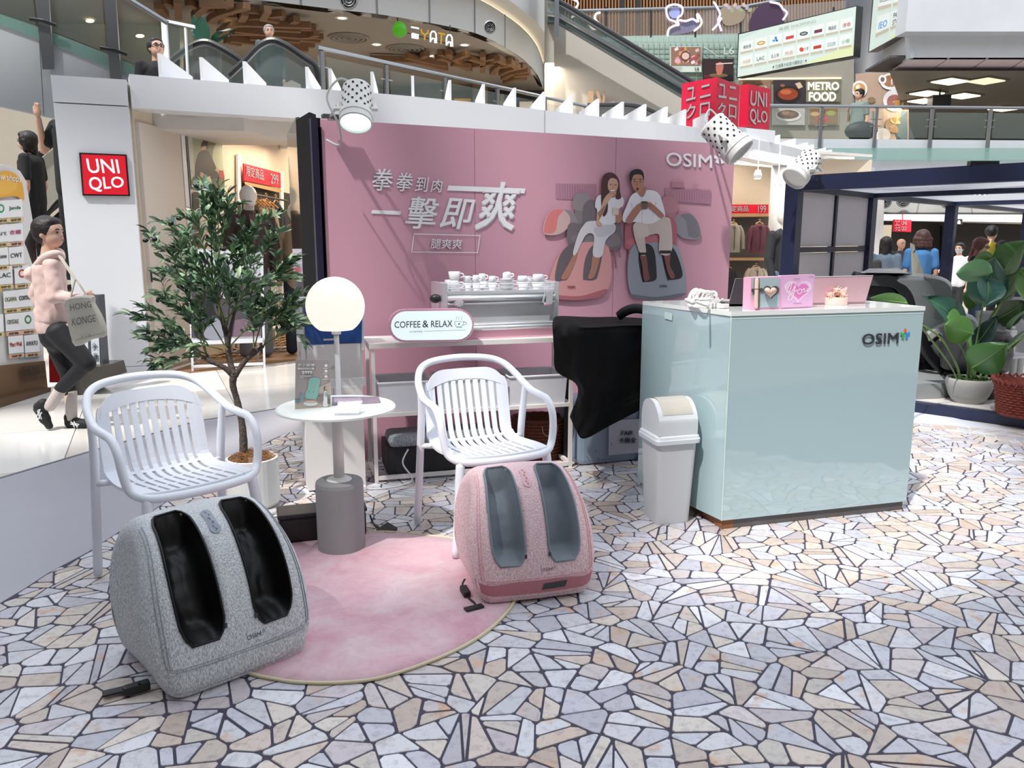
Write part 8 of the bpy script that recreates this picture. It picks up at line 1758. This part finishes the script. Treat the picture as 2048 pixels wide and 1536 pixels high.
# ================================================================ directory stand, left
SA_, SB2 = G(-95, 838), G(97, 778); DP = P2(SA_, SB2); t = thing('directory_stand', 'rounded white shop directory board on timber plinth, left edge', 'sign stand', (SA_+SB2)/2)
outl = [(-90, 745), (88, 726), (83, 600), (70, 470), (57, 390), (50, 358), (40, 342), (25, 333), (8, 329), (-10, 330), (-60, 345), (-90, 360)]
b = B(); slab(b, DP, outl, .12, -.02); obj('board_body', b, M('#d9d9d6', .4), t)
b = B(); slab(b, DP, [(-95, 835), (97, 790), (90, 722), (-95, 742)], .2, .02); obj('timber_plinth', b, M('#6d5238', .5, var=.15, scale=3), t)
b = B(); slab(b, DP, [(-95, 842), (102, 790), (102, 775), (-95, 822)], .3, .10); obj('timber_step', b, M('#5f4731', .5, var=.15, scale=3), t)
A = Art(DP, t, 'printed_directory', .0)
A.blob([(0, 345), (20, 343), (42, 360), (48, 400), (30, 392), (-10, 395), (-30, 370)], '#e2a83c').blob([(0, 350), (18, 352), (34, 366), (30, 382), (8, 390), (-20, 380)], '#e8b550').text('w shops', [(0, 364), (42, 368), (43, 352), (0, 346)], '#f6f2e6', .03)
A.poly([(40, 718), (82, 714), (78, 672), (44, 690)], '#5fb8cc').blob([(0, 560), (6, 570), (2, 584), (-3, 575)], '#e6b23a')
cells = [(16, 418, 'Janda', '#2f7a52', 'SHOP 278', 0), (17, 466, '衣蝶', '#c2557f', 'SHOP 228', 1), (19, 512, 'CWT', '#3a3a3c', 'SHOP 350', 0), (-4, 552, 'LAC', '#2d4a44', 'SHOP 424', 0), (30, 550, 'O', '#b5402f', 'SHOP 2', 0), (8, 600, 'OGAWA', '#8f8f50', 'SHOP 575', 0), (36, 597, 'como', '#2c2c2e', 'SHOP 235', 0), (12, 645, 'CRYSTALE', '#8a8a70', 'SHOP 288A', 2), (42, 642, 'R', '#3a7a52', 'SHOP 415', 2), (18, 690, 'Mart Well', '#c9342f', 'SHOP 259', 2), (50, 688, 'AWATO', '#4a5060', 'SHOP 255', 2), (-12, 420, '德', '#2f9a72', 'SHOP 246', 0), (-12, 468, 'Art', '#777777', 'SHOP 299C', 0), (-12, 514, 'laCome', '#666666', 'SHOP 333', 0), (-22, 648, '■', '#22356a', 'SHOP 239', 0)]
for x, y, s, c, sh_, k in cells:
    A.poly([(x, y+18), (x+30, y+15), (x+28, y-20), (x-2, y-17)], '#eceded').poly([(x, y+19), (x+30, y+16), (x+31, y+24), (x+1, y+27)], ['#dcc28a', '#e0b0a0', '#dfb092'][k])
    if len(s) > 1: A.text(s, [(x+3, y+4), (x+26, y+2), (x+25.5, y-7), (x+2.5, y-5)], c, .01)
    else: A.ell(x+14, y-3, 7, 9, c).ell(x+14, y-3, 4, 5, '#e8e6e2')
    A.text(sh_, [(x+7, y+25), (x+26, y+23), (x+25.5, y+18.5), (x+6.5, y+20.5)], '#4d4436', .01)
A.off += .035; A.text('新都會廣場', [(45, 754), (90, 747), (89, 727), (44, 733)], '#2a231c', .008).text('METRO·PLAZA', [(47, 766), (91, 757), (91, 750), (46, 758)], '#2a231c', .02); A.done()
# fire point totem behind the walking woman
t = thing('fire_point_totem', 'dark extinguisher totem with white label beside white corner pillar', 'totem', G(190, 785)); TP = YP(7.4)
b = B(); slab(b, TP, [(178, 735), (206, 735), (196, 590), (172, 590)], .12); obj('totem_body', b, M('#4b5057', .4), t); b = B(); slab(b, YP(7.25), [(150, 800), (213, 758), (206, 733), (150, 733)], .4); obj('metal_base', b, M('#5b5854', .3, .5, var=.2), t)
b = B(); slab(b, TP, [(184, 731), (200, 728), (196, 640), (180, 640)], .004, .006); obj('label', b, M('#cfd6de', .4), t); text_px('火', rq(183.5, 685, 193, 697), TP, M('#3a3f46', .5), t, .014, .01); text_px('器', rq(186.5, 707, 195, 719), TP, M('#3a3f46', .5), t, .014, .01)
t = thing('red_extinguisher_box', 'red box standing behind the walking woman legs', 'box', G(112, 800)); b = B(); slab(b, YP(7.6), [(99, 765), (128, 765), (124, 700), (97, 700)], .25); obj('box_body', b, M('#a5121c', .4), t); b = B(); slab(b, YP(7.59), [(98, 724), (126, 724), (126, 721), (98, 721)], .01, .0); obj('seam', b, M('#5a0a10', .5), t)
# escalator behind (lower left) and beige wall
struct('wall_ground_left', (lambda b: (slab(b, YP(13.5), [(-150, 640), (330, 640), (330, 200), (-150, 170)], .3), b)[1])(B()), M('#a59e90', .8, var=.05))
t = thing('rising_escalator', 'escalator with steel side rising behind the woman in black', 'escalator', G(120, 760)); p = YP(9.9, 0)
b = B(); tube(b, [p.hit(x, y, .1) for x, y in [(40, 345), (83, 306), (115, 279), (150, 252)]], .035, 8); tube(b, [p.hit(x, y, .1) for x, y in [(60, 470), (115, 405), (150, 378)]], .03, 6); obj('handrail', b, M('#141517', .3), t)
b = B(); slab(b, p, [(30, 470), (150, 372), (150, 262), (30, 360)], .012, .05); obj('pane', b, glass('#8f8f88', .55, .06), t)
b = B(); slab(b, p, [(20, 560), (160, 560), (160, 384), (60, 476), (20, 500)], .6, .02); obj('truss_panel', b, M('#2b2d30', .3, .4, var=.2), t)
b = B(); slab(b, p, [(40, 478), (150, 386), (150, 380), (40, 470)], .02, .06); obj('skirt_strip', b, STEEL, t)
b = B(); slab(b, YP(8.9), [(139, 478), (160, 476), (131, 207), (115, 194)], .03); solo('white_board', b, M('#c5ccd4', .5), 'white board carried upright behind the corner pillar', 'board')
# ================================================================ people and mannequins
def ellip(bm, c, s, yaw=0., tilt=0., sub=3):
    Q = Matrix.Rotation(yaw, 4, 'Z') @ Matrix.Rotation(tilt, 4, 'X'); return ball(bm, c, 1., s, Q, sub)
SKN = '#c99f89'
def face_frame(yaw, tilt):     # yaw 0 looks at the viewer (-Y), + turns to the viewer's right
    return Matrix.Rotation(yaw, 4, 'Z') @ Matrix.Rotation(tilt, 4, 'X')
def add_head(bm, c, r, yaw, tilt):
    Q = Matrix.Translation(c) @ face_frame(yaw, tilt); e = lambda p, s: [None for v in [ball(bm, Q @ Vector((p[0]*r, p[1]*r, p[2]*r)), r, s, face_frame(yaw, tilt), 3)]]
    e((0, .10, .18), (.74, .88, .80)); e((0, -.10, -.30), (.60, .68, .66)); e((0, -.32, -.62), (.36, .34, .28)); e((0, -.76, -.18), (.10, .16, .12)); e((0, -.70, -.02), (.07, .12, .22))
    e((0, -.66, -.46), (.24, .12, .10)); e((.70, .08, -.1), (.07, .16, .24)); e((-.70, .08, -.1), (.07, .16, .24)); e((0, -.62, .14), (.46, .12, .07))
    return Q
def face_bits(t, Q, r, glasses=False, mask=None, parent=None, lips='#a8625c'):
    b = B()
    for s in (-1, 1): ball(b, Q @ Vector((s*.27*r, -.70*r, .02*r)), r*.085, (1.3, .6, .7), sub=1)
    obj('eye', b, M('#241d1c', .3, var=0), t)
    b = B()
    for s in (-1, 1): tube(b, [Q @ Vector((s*.40*r, -.70*r, .19*r)), Q @ Vector((s*.26*r, -.77*r, .23*r)), Q @ Vector((s*.14*r, -.78*r, .19*r))], r*.035, 4)
    obj('eyebrow', b, M('#2a211f', .8), t)
    if mask:
        b = B(); rows = []
        for i in range(7):
            z = -.08-.66*i/6; rows.append([b.verts.new(Q @ Vector((sin(a)*.66*r*(1-.25*(i/6)**2), -cos(a)*(.84-.16*(i/6))*r+.0, z*r))) for a in [(-1.2+2.4*k/8) for k in range(9)]])
        for a, c in zip(rows, rows[1:]):
            for k in range(8): b.faces.new((a[k], a[k+1], c[k+1], c[k]))
        bmesh.ops.solidify(b, geom=b.faces[:], thickness=-.003); obj('face_mask', b, M(mask, .8), t, smooth=True)
    else:
        b = B(); ball(b, Q @ Vector((0, -.765*r, -.46*r)), r*.16, (1.2, .35, .32), sub=1); obj('mouth', b, M(lips, .5), t)
    if glasses:
        b = B()
        for s in (-1, 1): tube(b, [Q @ Vector(((s*.29+.21*cos(k*pi/8))*r, -.80*r, (.0+.16*sin(k*pi/8))*r)) for k in range(16)], r*.035, 5, True); tube(b, [Q @ Vector((s*.5*r, -.78*r, .03*r)), Q @ Vector((s*.74*r, .05*r, .03*r))], r*.03, 4)
        tube(b, [Q @ Vector((-.08*r, -.82*r, .03*r)), Q @ Vector((.08*r, -.82*r, .03*r))], r*.03, 4); obj('glasses', b, M('#17171a', .3), t)
def hair(t, Q, r, style, col):
    b = B(); F_ = Q.to_3x3().to_4x4(); e = lambda p, s: ball(b, Q @ Vector((p[0]*r, p[1]*r, p[2]*r)), r, s, F_, 3)
    e((0, .22, .26), (.84, .92, .86)); e((0, -.28, .66), (.62, .42, .34))
    if style in ('long', 'bob', 'pony', 'bun', 'wavy'):
        e((0, .42, -.10), (.78, .60, .62))
        for s in (-1, 1):
            if style != 'pony': e((s*.62, -.06, .05), (.20, .46, .62))
    if style == 'long':
        for s in (-1, 1): caps(b, Q @ Vector((s*.62*r, .10*r, -.1*r)), r*.26, Q @ Vector((s*.62*r, .15*r, -1.9*r)), r*.20)
        caps(b, Q @ Vector((0, .5*r, 0)), r*.6, Q @ Vector((0, .62*r, -1.9*r)), r*.40)
    if style == 'wavy':
        for i in range(26):
            a = -pi*.15+i*pi*1.3/25; z = [-.1, -.5, -.85][i % 3]; e((cos(a)*.80, .25+sin(a)*.62, z), (.30, .30, .34))
    if style == 'bob':
        for s in (-1, 1): caps(b, Q @ Vector((s*.62*r, .1*r, 0)), r*.28, Q @ Vector((s*.60*r, .1*r, -.95*r)), r*.24)
        caps(b, Q @ Vector((0, .5*r, 0)), r*.55, Q @ Vector((0, .5*r, -.9*r)), r*.5)
    if style == 'bun': e((0, 1.05, .25), (.38, .38, .38))
    if style == 'pony': caps(b, Q @ Vector((0, 1.1*r, .1*r)), r*.26, Q @ Vector((0, 1.45*r, -.6*r)), r*.34); caps(b, Q @ Vector((0, 1.45*r, -.6*r)), r*.34, Q @ Vector((0, 1.3*r, -2.3*r)), r*.10); e((0, .92, .2), (.25, .25, .25))
    if style == 'fringe_grey': pass
    b = remesh(b, max(.007, r*.09), 1); obj('hair', b, M(col, .55, var=.3, scale=25, bump=.5, bscale=60), t, smooth=True)
def person(label, Y, hx, hy, yaw, style, hcol, top, bottom, skin=SKN, floor=0., tilt=0., glasses=False, mask=None, sleeves='short', arms=None, vox=.016, group=None, k=1., bald=False):
    c = D(hx, hy, Y); Hh = (c.z-floor)/.93; r = Hh/15.2*k; t = thing('person', label, 'person', (c.x, c.y, floor), 0, group); Q0 = Matrix.Rotation(yaw, 4, 'Z')
    L = lambda x, y, z: Vector((c.x, c.y, floor)) + Q0 @ Vector((x*Hh, y*Hh, z*Hh))
    sh_ = [L(s*.105, .02, .81) for s in (-1, 1)]; el = [L(s*.13, .03, .62) for s in (-1, 1)]; wr = [L(s*.125, -.02, .48) for s in (-1, 1)]; hip = [L(s*.05, .01, .50) for s in (-1, 1)]; kn = [L(s*.055, -.01, .27) for s in (-1, 1)]; an = [L(s*.055, .02, .035) for s in (-1, 1)]
    if arms:
        for i, a in enumerate(arms):
            if a: el[i] = L(*a[0]); wr[i] = L(*a[1])
    b = B(); Q = add_head(b, c, r, yaw, tilt); caps(b, c-Vector((0, 0, r*.7))+Q0 @ Vector((0, .15*r, 0)), r*.44, L(0, .015, .83), r*.5)
    caps(b, L(0, .01, .76), .075*Hh, L(0, 0, .55), .068*Hh)
    for i in (0, 1):
        caps(b, sh_[i], .026*Hh, el[i], .021*Hh); caps(b, el[i], .021*Hh, wr[i], .014*Hh); d = (wr[i]-el[i]).normalized(); pm_ = wr[i]+d*.035*Hh; ball(b, pm_, .02*Hh, (1, .8, 1.2)); 
        for q in range(5): o = Q0 @ Vector(((q-2)*.0075*Hh, -.004*Hh*(q == 0), 0)); caps(b, pm_+o+d*.01*Hh, .0058*Hh, pm_+o*1.15+d*(.044-.004*abs(q-2)-(.012 if q == 0 else 0))*Hh, .0048*Hh, 8)
        caps(b, hip[i], .045*Hh, kn[i], .030*Hh); caps(b, kn[i], .030*Hh, an[i], .02*Hh)
    b = remesh(b, vox, 2); obj('body', b, M(skin, .6, var=.03), t, smooth=True)
    b = B(); caps(b, L(-.075, .01, .79), .042*Hh, L(.075, .01, .79), .042*Hh); caps(b, L(0, .01, .77), .085*Hh, L(0, .005, .53), .082*Hh)
    for s in (-1, 1): caps(b, L(s*.04, .01, .76), .062*Hh, L(s*.04, .005, .51), .062*Hh)
    for i in (0, 1):
        e_ = sh_[i].lerp(el[i], .62) if sleeves == 'short' else el[i]; caps(b, sh_[i], .038*Hh, e_, .034*Hh)
        if sleeves == 'long': caps(b, el[i], .031*Hh, wr[i], .023*Hh)
    b = remesh(b, vox, 2); obj('top', b, M(top, .85, var=.12, scale=5, bump=.3, bscale=12), t, smooth=True)
    b = B(); caps(b, hip[0].lerp(hip[1], .5)+Vector((0, 0, .03*Hh)), .078*Hh, L(0, .01, .47), .07*Hh)
    for i in (0, 1): caps(b, hip[i], .055*Hh, kn[i], .042*Hh); caps(b, kn[i], .042*Hh, an[i]+Vector((0, 0, .02*Hh)), .034*Hh)
    b = remesh(b, vox, 1); obj('trousers', b, M(bottom, .85, var=.1), t, smooth=True)
    for i in (0, 1): b = B(); caps(b, L((-1, 1)[i]*.055, .035, .022), .02*Hh, L((-1, 1)[i]*.06, -.075, .018), .017*Hh); obj('shoe', b, M('#2a2a2c', .6), t, smooth=True)
    face_bits(t, Q, r, glasses, mask)
    if style: hair(t, Q, r, style, hcol)
    return t, Q, r, L
R90 = pi/2
person('man with glasses in black T-shirt looking up on escalator, top left', 9.9, 313, 97, .75, 'short', '#17130f', '#151519', '#1c1d22', floor=2.0, tilt=-.25, glasses=True, sleeves='long', vox=.012)
p = YP(9.7); t_, Qm, rm, Lm = person('grey-haired person behind the taller escalator hood', 14.2, 538, 63, .4, 'short', '#8f8f8d', '#4b5a58', '#2d3133', floor=ZL, sleeves='long')
person('man in grey-green shirt carrying black bag on upper right level', 20.6, 1718, 189, -1.2, 'short', '#121214', '#6f8078', '#2b2f34', floor=ZL-.25, arms=[((-.13, -.02, .64), (-.04, -.11, .74)), None]); 
c = D(1722, 262, 20.3); b = B(); ball(b, c, .3, (1.4, .6, .8)); b = remesh(b, .03, 1); solo('black_bag', b, M('#151619', .6), 'black bag beside man in grey-green shirt on upper level', 'bag', smooth=True)
person('girl with black hair bun in black and white patterned top', 10.3, 1735, 500, 2.4, 'bun', '#0f0e10', '#2b2b2f', '#1d1d20', group='visitors behind the pavilion')
person('woman with long black hair in slate patterned blouse', 10.9, 1772, 488, 2.7, 'long', '#1e1a1b', '#5e6c7c', '#26272b', group='visitors behind the pavilion')
person('old bald man in dark zipped jacket facing viewer', 14.6, 1803, 488, .15, None, '#cccccc', '#38393c', '#26272b', sleeves='long', group='visitors behind the pavilion')
tb_, Qb, rb2, Lb = person('woman with wavy brown hair in blue blouse seen from behind', 10.9, 1844, 477, 3.0, 'wavy', '#4a2f2a', '#4479ae', '#2b3550', group='visitors behind the pavilion', k=1.12)
b = B(); p = YP(10.2); slab(b, p, [(1828, 560), (1852, 560), (1836, 514), (1830, 500), (1826, 505)], .05); slab(b, p, [(1826, 506), (1831, 503), (1829, 490), (1822, 486), (1822, 496)], .02); solo('canvas_bag', b, M('#b9b7a6', .8, var=.1), 'pale canvas shoulder bag on back of woman in blue', 'bag')
person('man with white face mask in white T-shirt', 13.2, 1919, 497, -.9, 'short', '#1c1b1d', '#d4d6da', '#26272b', mask='#d5dadf', group='visitors behind the pavilion', arms=[((-.15, -.08, .68), (-.2, -.2, .6)), None])
person('woman with long reddish brown hair in black T-shirt', 10.6, 1963, 492, .75, 'long', '#552c26', '#16161a', '#3a4a63', tilt=.25, glasses=True, group='visitors behind the pavilion', k=1.1)
person('tall man with black hair in yellow T-shirt behind others', 12.4, 1984, 466, 2.2, 'short', '#0e0e10', '#b9ad3a', '#26272b', group='visitors behind the pavilion')
person('woman with lavender face mask and black hair', 12.2, 2004, 494, -.1, 'long', '#131214', '#2a2a30', '#26272b', mask='#a9a2b8', group='visitors behind the pavilion')
person('woman in loose black top facing left on left escalator', 9.3, 53, 283, -1.45, 'bob', '#17130f', '#1c1d20', '#18181a', floor=.95, arms=[((-.13, .03, .64), (-.10, -.02, .47)), None], vox=.013)
t, Qp, rp2, Lp = person('person in black cap hidden behind the corner pillar', 8.95, 134, 200, -.3, 'short', '#111112', '#151517', '#1a1a1c', floor=.85, arms=[((-.175, .0, .70), (-.125, -.06, .84)), None], vox=.014)
b = B(); ball(b, Qp @ Vector((0, .05*rp2, .35*rp2)), rp2, (.92, .98, .75)); slab(b, YP(8.8), [(118, 184), (132, 184), (132, 178), (124, 177)], .1); obj('cap', b, M('#121213', .7), t, smooth=False)
# ---------------- mannequins
def mannequin(label, Y, hx, hy, yaw, top, top2, bottom, dark=False):
    c = D(hx, hy, Y); Hh = c.z/.93; t = thing('mannequin', label, 'mannequin', (c.x, c.y, 0)); r = Hh/15.5; Q0 = Matrix.Rotation(yaw, 4, 'Z'); L = lambda x, y, z: Vector((c.x, c.y, 0)) + Q0 @ Vector((x*Hh, y*Hh, z*Hh))
    b = B(); F_ = face_frame(yaw, 0); ball(b, c+F_ @ Vector((0, .02, .012)), r, (.76, .92, .90), F_, 3); ball(b, c+F_ @ Vector((0, -.2*r, -.4*r)), r, (.55, .62, .62), F_, 3); ball(b, c+F_ @ Vector((0, -.72*r, -.15*r)), r*.12, (.8, 1, 1.5), F_); caps(b, c-Vector((0, 0, r*.6)), r*.44, L(0, .015, .80), r*.52)
    caps(b, L(0, .01, .77), .07*Hh, L(0, 0, .55), .06*Hh)
    for s in (-1, 1): caps(b, L(s*.1, .02, .80), .026*Hh, L(s*.13, .02, .62), .02*Hh); caps(b, L(s*.13, .02, .62), .02*Hh, L(s*.12, -.02, .47), .014*Hh); caps(b, L(s*.12, -.02, .47), .012*Hh, L(s*.12, -.03, .42), .008*Hh); caps(b, L(s*.05, 0, .5), .045*Hh, L(s*.06, 0, .27), .03*Hh); caps(b, L(s*.06, 0, .27), .03*Hh, L(s*.06, .02, .02), .018*Hh)
    b = remesh(b, .013, 2); obj('figure', b, M('#d9d3cc', .3, coat=.3), t, smooth=True)
    b = B(); caps(b, L(-.08, .01, .79), .046*Hh, L(.08, .01, .79), .046*Hh); caps(b, L(0, .01, .77), .09*Hh, L(0, .005, .50), .09*Hh)
    for s in (-1, 1): caps(b, L(s*.11, .02, .80), .04*Hh, L(s*.135, .02, .62), .036*Hh); caps(b, L(s*.135, .02, .62), .036*Hh, L(s*.125, -.02, .48), .028*Hh)
    b = remesh(b, .014, 2); obj('jacket', b, M(top, .8, var=.15, scale=6, bump=.4, bscale=14), t, smooth=True)
    b = B(); prism(b, [L(-.022, -.086, .83), L(.022, -.086, .83), L(.006, -.095, .66), L(-.006, -.095, .66)], (Q0 @ Vector((0, -.014, 0)))); tube(b, [L(-.05, -.03, .845), L(0, .03, .86), L(.05, -.03, .845), L(.015, -.08, .80)], .014, 6); obj('inner_shirt', b, M(top2, .8), t)
    b = B(); caps(b, L(0, .005, .5), .075*Hh, L(0, .0, .47), .07*Hh)
    for s in (-1, 1): caps(b, L(s*.045, 0, .5), .055*Hh, L(s*.055, 0, .27), .044*Hh); caps(b, L(s*.055, 0, .27), .044*Hh, L(s*.06, .02, .04), .038*Hh)
    b = remesh(b, .014, 1); obj('trousers', b, M(bottom, .85, var=.1), t, smooth=True); return t
mannequin('white mannequin in dark brown jacket behind top of olive tree', 9.6, 497, 393, .5, '#3a2c27', '#5a4036', '#6b6d70')
mannequin('white mannequin in beige coat half hidden by black display', 9.9, 590, 425, .3, '#9c8467', '#c9b08a', '#1c2230')
mannequin('pale mannequin in black cardigan and jeans beside navy post', 11.6, 1571, 437, .5, '#26272a', '#d9d2bd', '#5c7488')
# ---------------- walking woman, foreground left
WY = 5.9; t = thing('person', 'woman in pink hoodie and black leggings walking with canvas tote bag', 'person', G(140, 858)); J = lambda x, y, dy=0.: D(x, y, WY+dy)
hd = J(100, 466); r = .116; yw = 1.42
b = B(); Q = add_head(b, hd, r, yw, -.02); caps(b, hd+Vector((-.01, 0, -.06)), .050, J(96, 522), .055); caps(b, J(98, 545), .10, J(108, 630), .095); caps(b, J(110, 640), .11, J(112, 655), .11)
# arms (near arm on the right side of the body, bent forward)
caps(b, J(104, 533, -.13), .045, J(112, 594, -.17), .04); caps(b, J(112, 594, -.17), .038, J(168, 598, -.17), .026); caps(b, J(92, 533, .14), .045, J(70, 590, .16), .036); caps(b, J(70, 590, .16), .034, J(92, 630, .12), .024)
hn = J(176, 594, -.17); ball(b, hn, .034, (1.1, .6, 1.1), sub=3)
for q in range(4): a0 = J(179+q*.5, 586+q*4.4, -.19); caps(b, a0, .0095, J(187, 588+q*4.6, -.185), .009, 8); caps(b, J(187, 588+q*4.6, -.185), .009, J(184, 590+q*4.6, -.155), .008, 8)
caps(b, J(172, 587, -.19), .011, J(182, 582, -.185), .009, 8)
# legs: trailing leg bent, standing leg straight
caps(b, J(124, 665, -.07), .085, J(172, 726, -.08), .058); caps(b, J(172, 726, -.08), .055, J(114, 784, -.05), .034); caps(b, J(114, 784, -.05), .034, J(100, 812, -.05), .03)
caps(b, J(110, 665, .07), .085, J(133, 738, .07), .055); caps(b, J(133, 738, .07), .052, J(143, 830, .06), .032)
b = remesh(b, .0085, 2); obj('body', b, M('#cfa893', .55, var=.03), t, smooth=True)
face_bits(t, Q, r); hair(t, Q, r, 'pony', '#1f1617')
# hoodie
b = B(); caps(b, J(90, 530, .09), .058, J(106, 530, -.09), .058); caps(b, J(99, 545, .04), .115, J(106, 632, .03), .108); caps(b, J(99, 545, -.04), .115, J(108, 632, -.04), .108); caps(b, J(106, 628, 0), .128, J(109, 648, 0), .126)
caps(b, J(104, 533, -.13), .062, J(110, 592, -.17), .056); caps(b, J(110, 592, -.17), .055, J(165, 600, -.17), .038); caps(b, J(92, 533, .14), .06, J(70, 590, .16), .05); caps(b, J(70, 590, .16), .048, J(90, 626, .12), .034)
b = remesh(b, .009, 3)
for v in b.verts:
    n_ = noise.noise(v.co*9)*.012 + noise.noise(v.co*22)*.005; v.co += v.normal*n_ if v.normal.length else Vector((0, 0, 0))
HOOD = M('#d9bdb6', .85, var=.05, scale=6, bump=.25, bscale=30); obj('hoodie', b, HOOD, t, smooth=True)
b = B(); tube(b, spline([J(122, 516, -.05), J(114, 508, -.12), J(92, 514, -.14), J(70, 538, -.06), J(64, 556, .02), J(72, 534, .12), J(96, 507, .1), J(118, 504, .04)], 5, True), .032, 8, True); ball(b, J(68, 548, .0), .075, (.8, 1.3, .8)); b = remesh(b, .009, 2); obj('hood', b, HOOD, t, smooth=True)
b = B(); caps(b, J(109, 640, -.0), .132, J(110, 650, 0), .131); b = remesh(b, .009, 1); obj('waistband', b, HOOD, t, smooth=True)
# leggings
b = B(); caps(b, J(111, 652, .0), .128, J(113, 672, 0), .118); caps(b, J(122, 668, -.07), .10, J(173, 727, -.08), .068); caps(b, J(173, 727, -.08), .066, J(122, 777, -.055), .046); caps(b, J(108, 668, .07), .10, J(133, 738, .07), .066); caps(b, J(133, 738, .07), .063, J(141, 786, .065), .047)
b = remesh(b, .009, 3); obj('leggings', b, M('#15151b', .7, var=.1), t, smooth=True)
SO = M('#b9b0ac', .9, var=.12, scale=60)
b = B(); caps(b, J(122, 778, -.055), .045, J(100, 812, -.05), .041); obj('sock', b, SO, t, smooth=True); b = B(); caps(b, J(142, 786, .062), .045, J(143, 836, .06), .041); obj('sock', b, SO, t, smooth=True)
def shoe(heel, ball_, toe, up):
    b = B(); caps(b, heel, .040, ball_, .042); caps(b, ball_, .042, toe, .026); caps(b, heel, .038, heel+up*.045, .040); caps(b, ball_, .03, heel+up*.03, .036); b = remesh(b, .008, 2); s = obj('shoe', b, M('#15161a', .7, var=.2, scale=40), t, smooth=True)
    b = B(); d = (ball_-heel).normalized(); caps(b, heel-up*.036, .017, toe-up*.018, .014, 10); obj('sole', b, M('#3a3b3f', .7), s)
    w_ = Vector((0, -.044, 0)); m = heel.lerp(ball_, .5)+w_; b = B()
    for o in (-.012, .012): tube(b, [m+d*(o-.01)+up*.03, m+d*(o+.015)-up*.02], .0035, 4)
    tube(b, [m-d*.03+up*.005, m+d*.035-up*.006], .0035, 4); tube(b, [m-d*.03+up*.018, m+d*.045+up*.004], .003, 4); obj('shoe_stripe', b, M('#e8e8ea', .5), s)
upv = (J(72, 806)-J(96, 822)).normalized(); shoe(J(78, 814, -.05), J(90, 838, -.05), J(99, 852, -.05), Vector((.75, 0, .55)).normalized())
shoe(J(140, 846, .06), J(168, 848, .04), J(186, 849, .03), Vector((0, 0, 1)))
# tote bag
tt = thing('tote_bag', 'cream canvas tote bag with hand-drawn lettering held by the walking woman', 'bag', J(170, 690, -.2)); TBp = YP(WY-.26, 8)
b = B(); o_ = [(128, 598), (178, 592), (182, 606), (200, 640), (206, 672), (178, 680), (148, 693), (136, 660), (130, 630)]
s_ = [(q.x, q.y) for q in spline([(x, y, 0) for x, y in o_], 3, True)]; c_ = Vector((165, 642)); rows = []
for k in range(5): f = k/4; sc = [.93, 1, 1.0, 1.0, .93][k]; rows.append([b.verts.new(TBp.hit(c_.x+(x-c_.x)*sc, c_.y+(y-c_.y)*sc, .0)+Vector((0, .07*f, 0))+Vector((0, .008*noise.noise(Vector((x*.06, y*.06, k))), 0))) for x, y in s_])
for a, c in zip(rows, rows[1:]):
    for i in range(len(a)): b.faces.new((a[i], a[(i+1) % len(a)], c[(i+1) % len(a)], c[i]))
b.faces.new(rows[0]); b.faces.new(rows[-1][::-1]); obj('bag_body', b, M('#d3cdbf', .85, var=.06, bump=.3, bscale=20), tt, smooth=False)
A = Art(TBp, tt, 'printed_lettering', .012); A.text('HONG', [(141, 622), (184, 614), (181, 602), (139, 609)], '#6d6a68', -.0).text('KONGE', [(144, 652), (192, 643), (190, 629), (144, 637)], '#6d6a68', 0).line([(150, 681), (172, 674), (204, 667)], .8, '#7d7a75').line([(164, 678), (163, 671)], .8, '#7d7a75').line([(176, 674), (178, 668), (182, 672)], .8, '#7d7a75')
A.done(); b = B(); tube(b, [J(140, 600, -.22), J(150, 560, -.2), J(118, 512, -.14)], .008, 6); tube(b, [J(176, 596, -.2), J(160, 570, -.2), J(122, 514, -.14)], .008, 6); obj('bag_strap', b, M('#c6beb0', .85), tt)
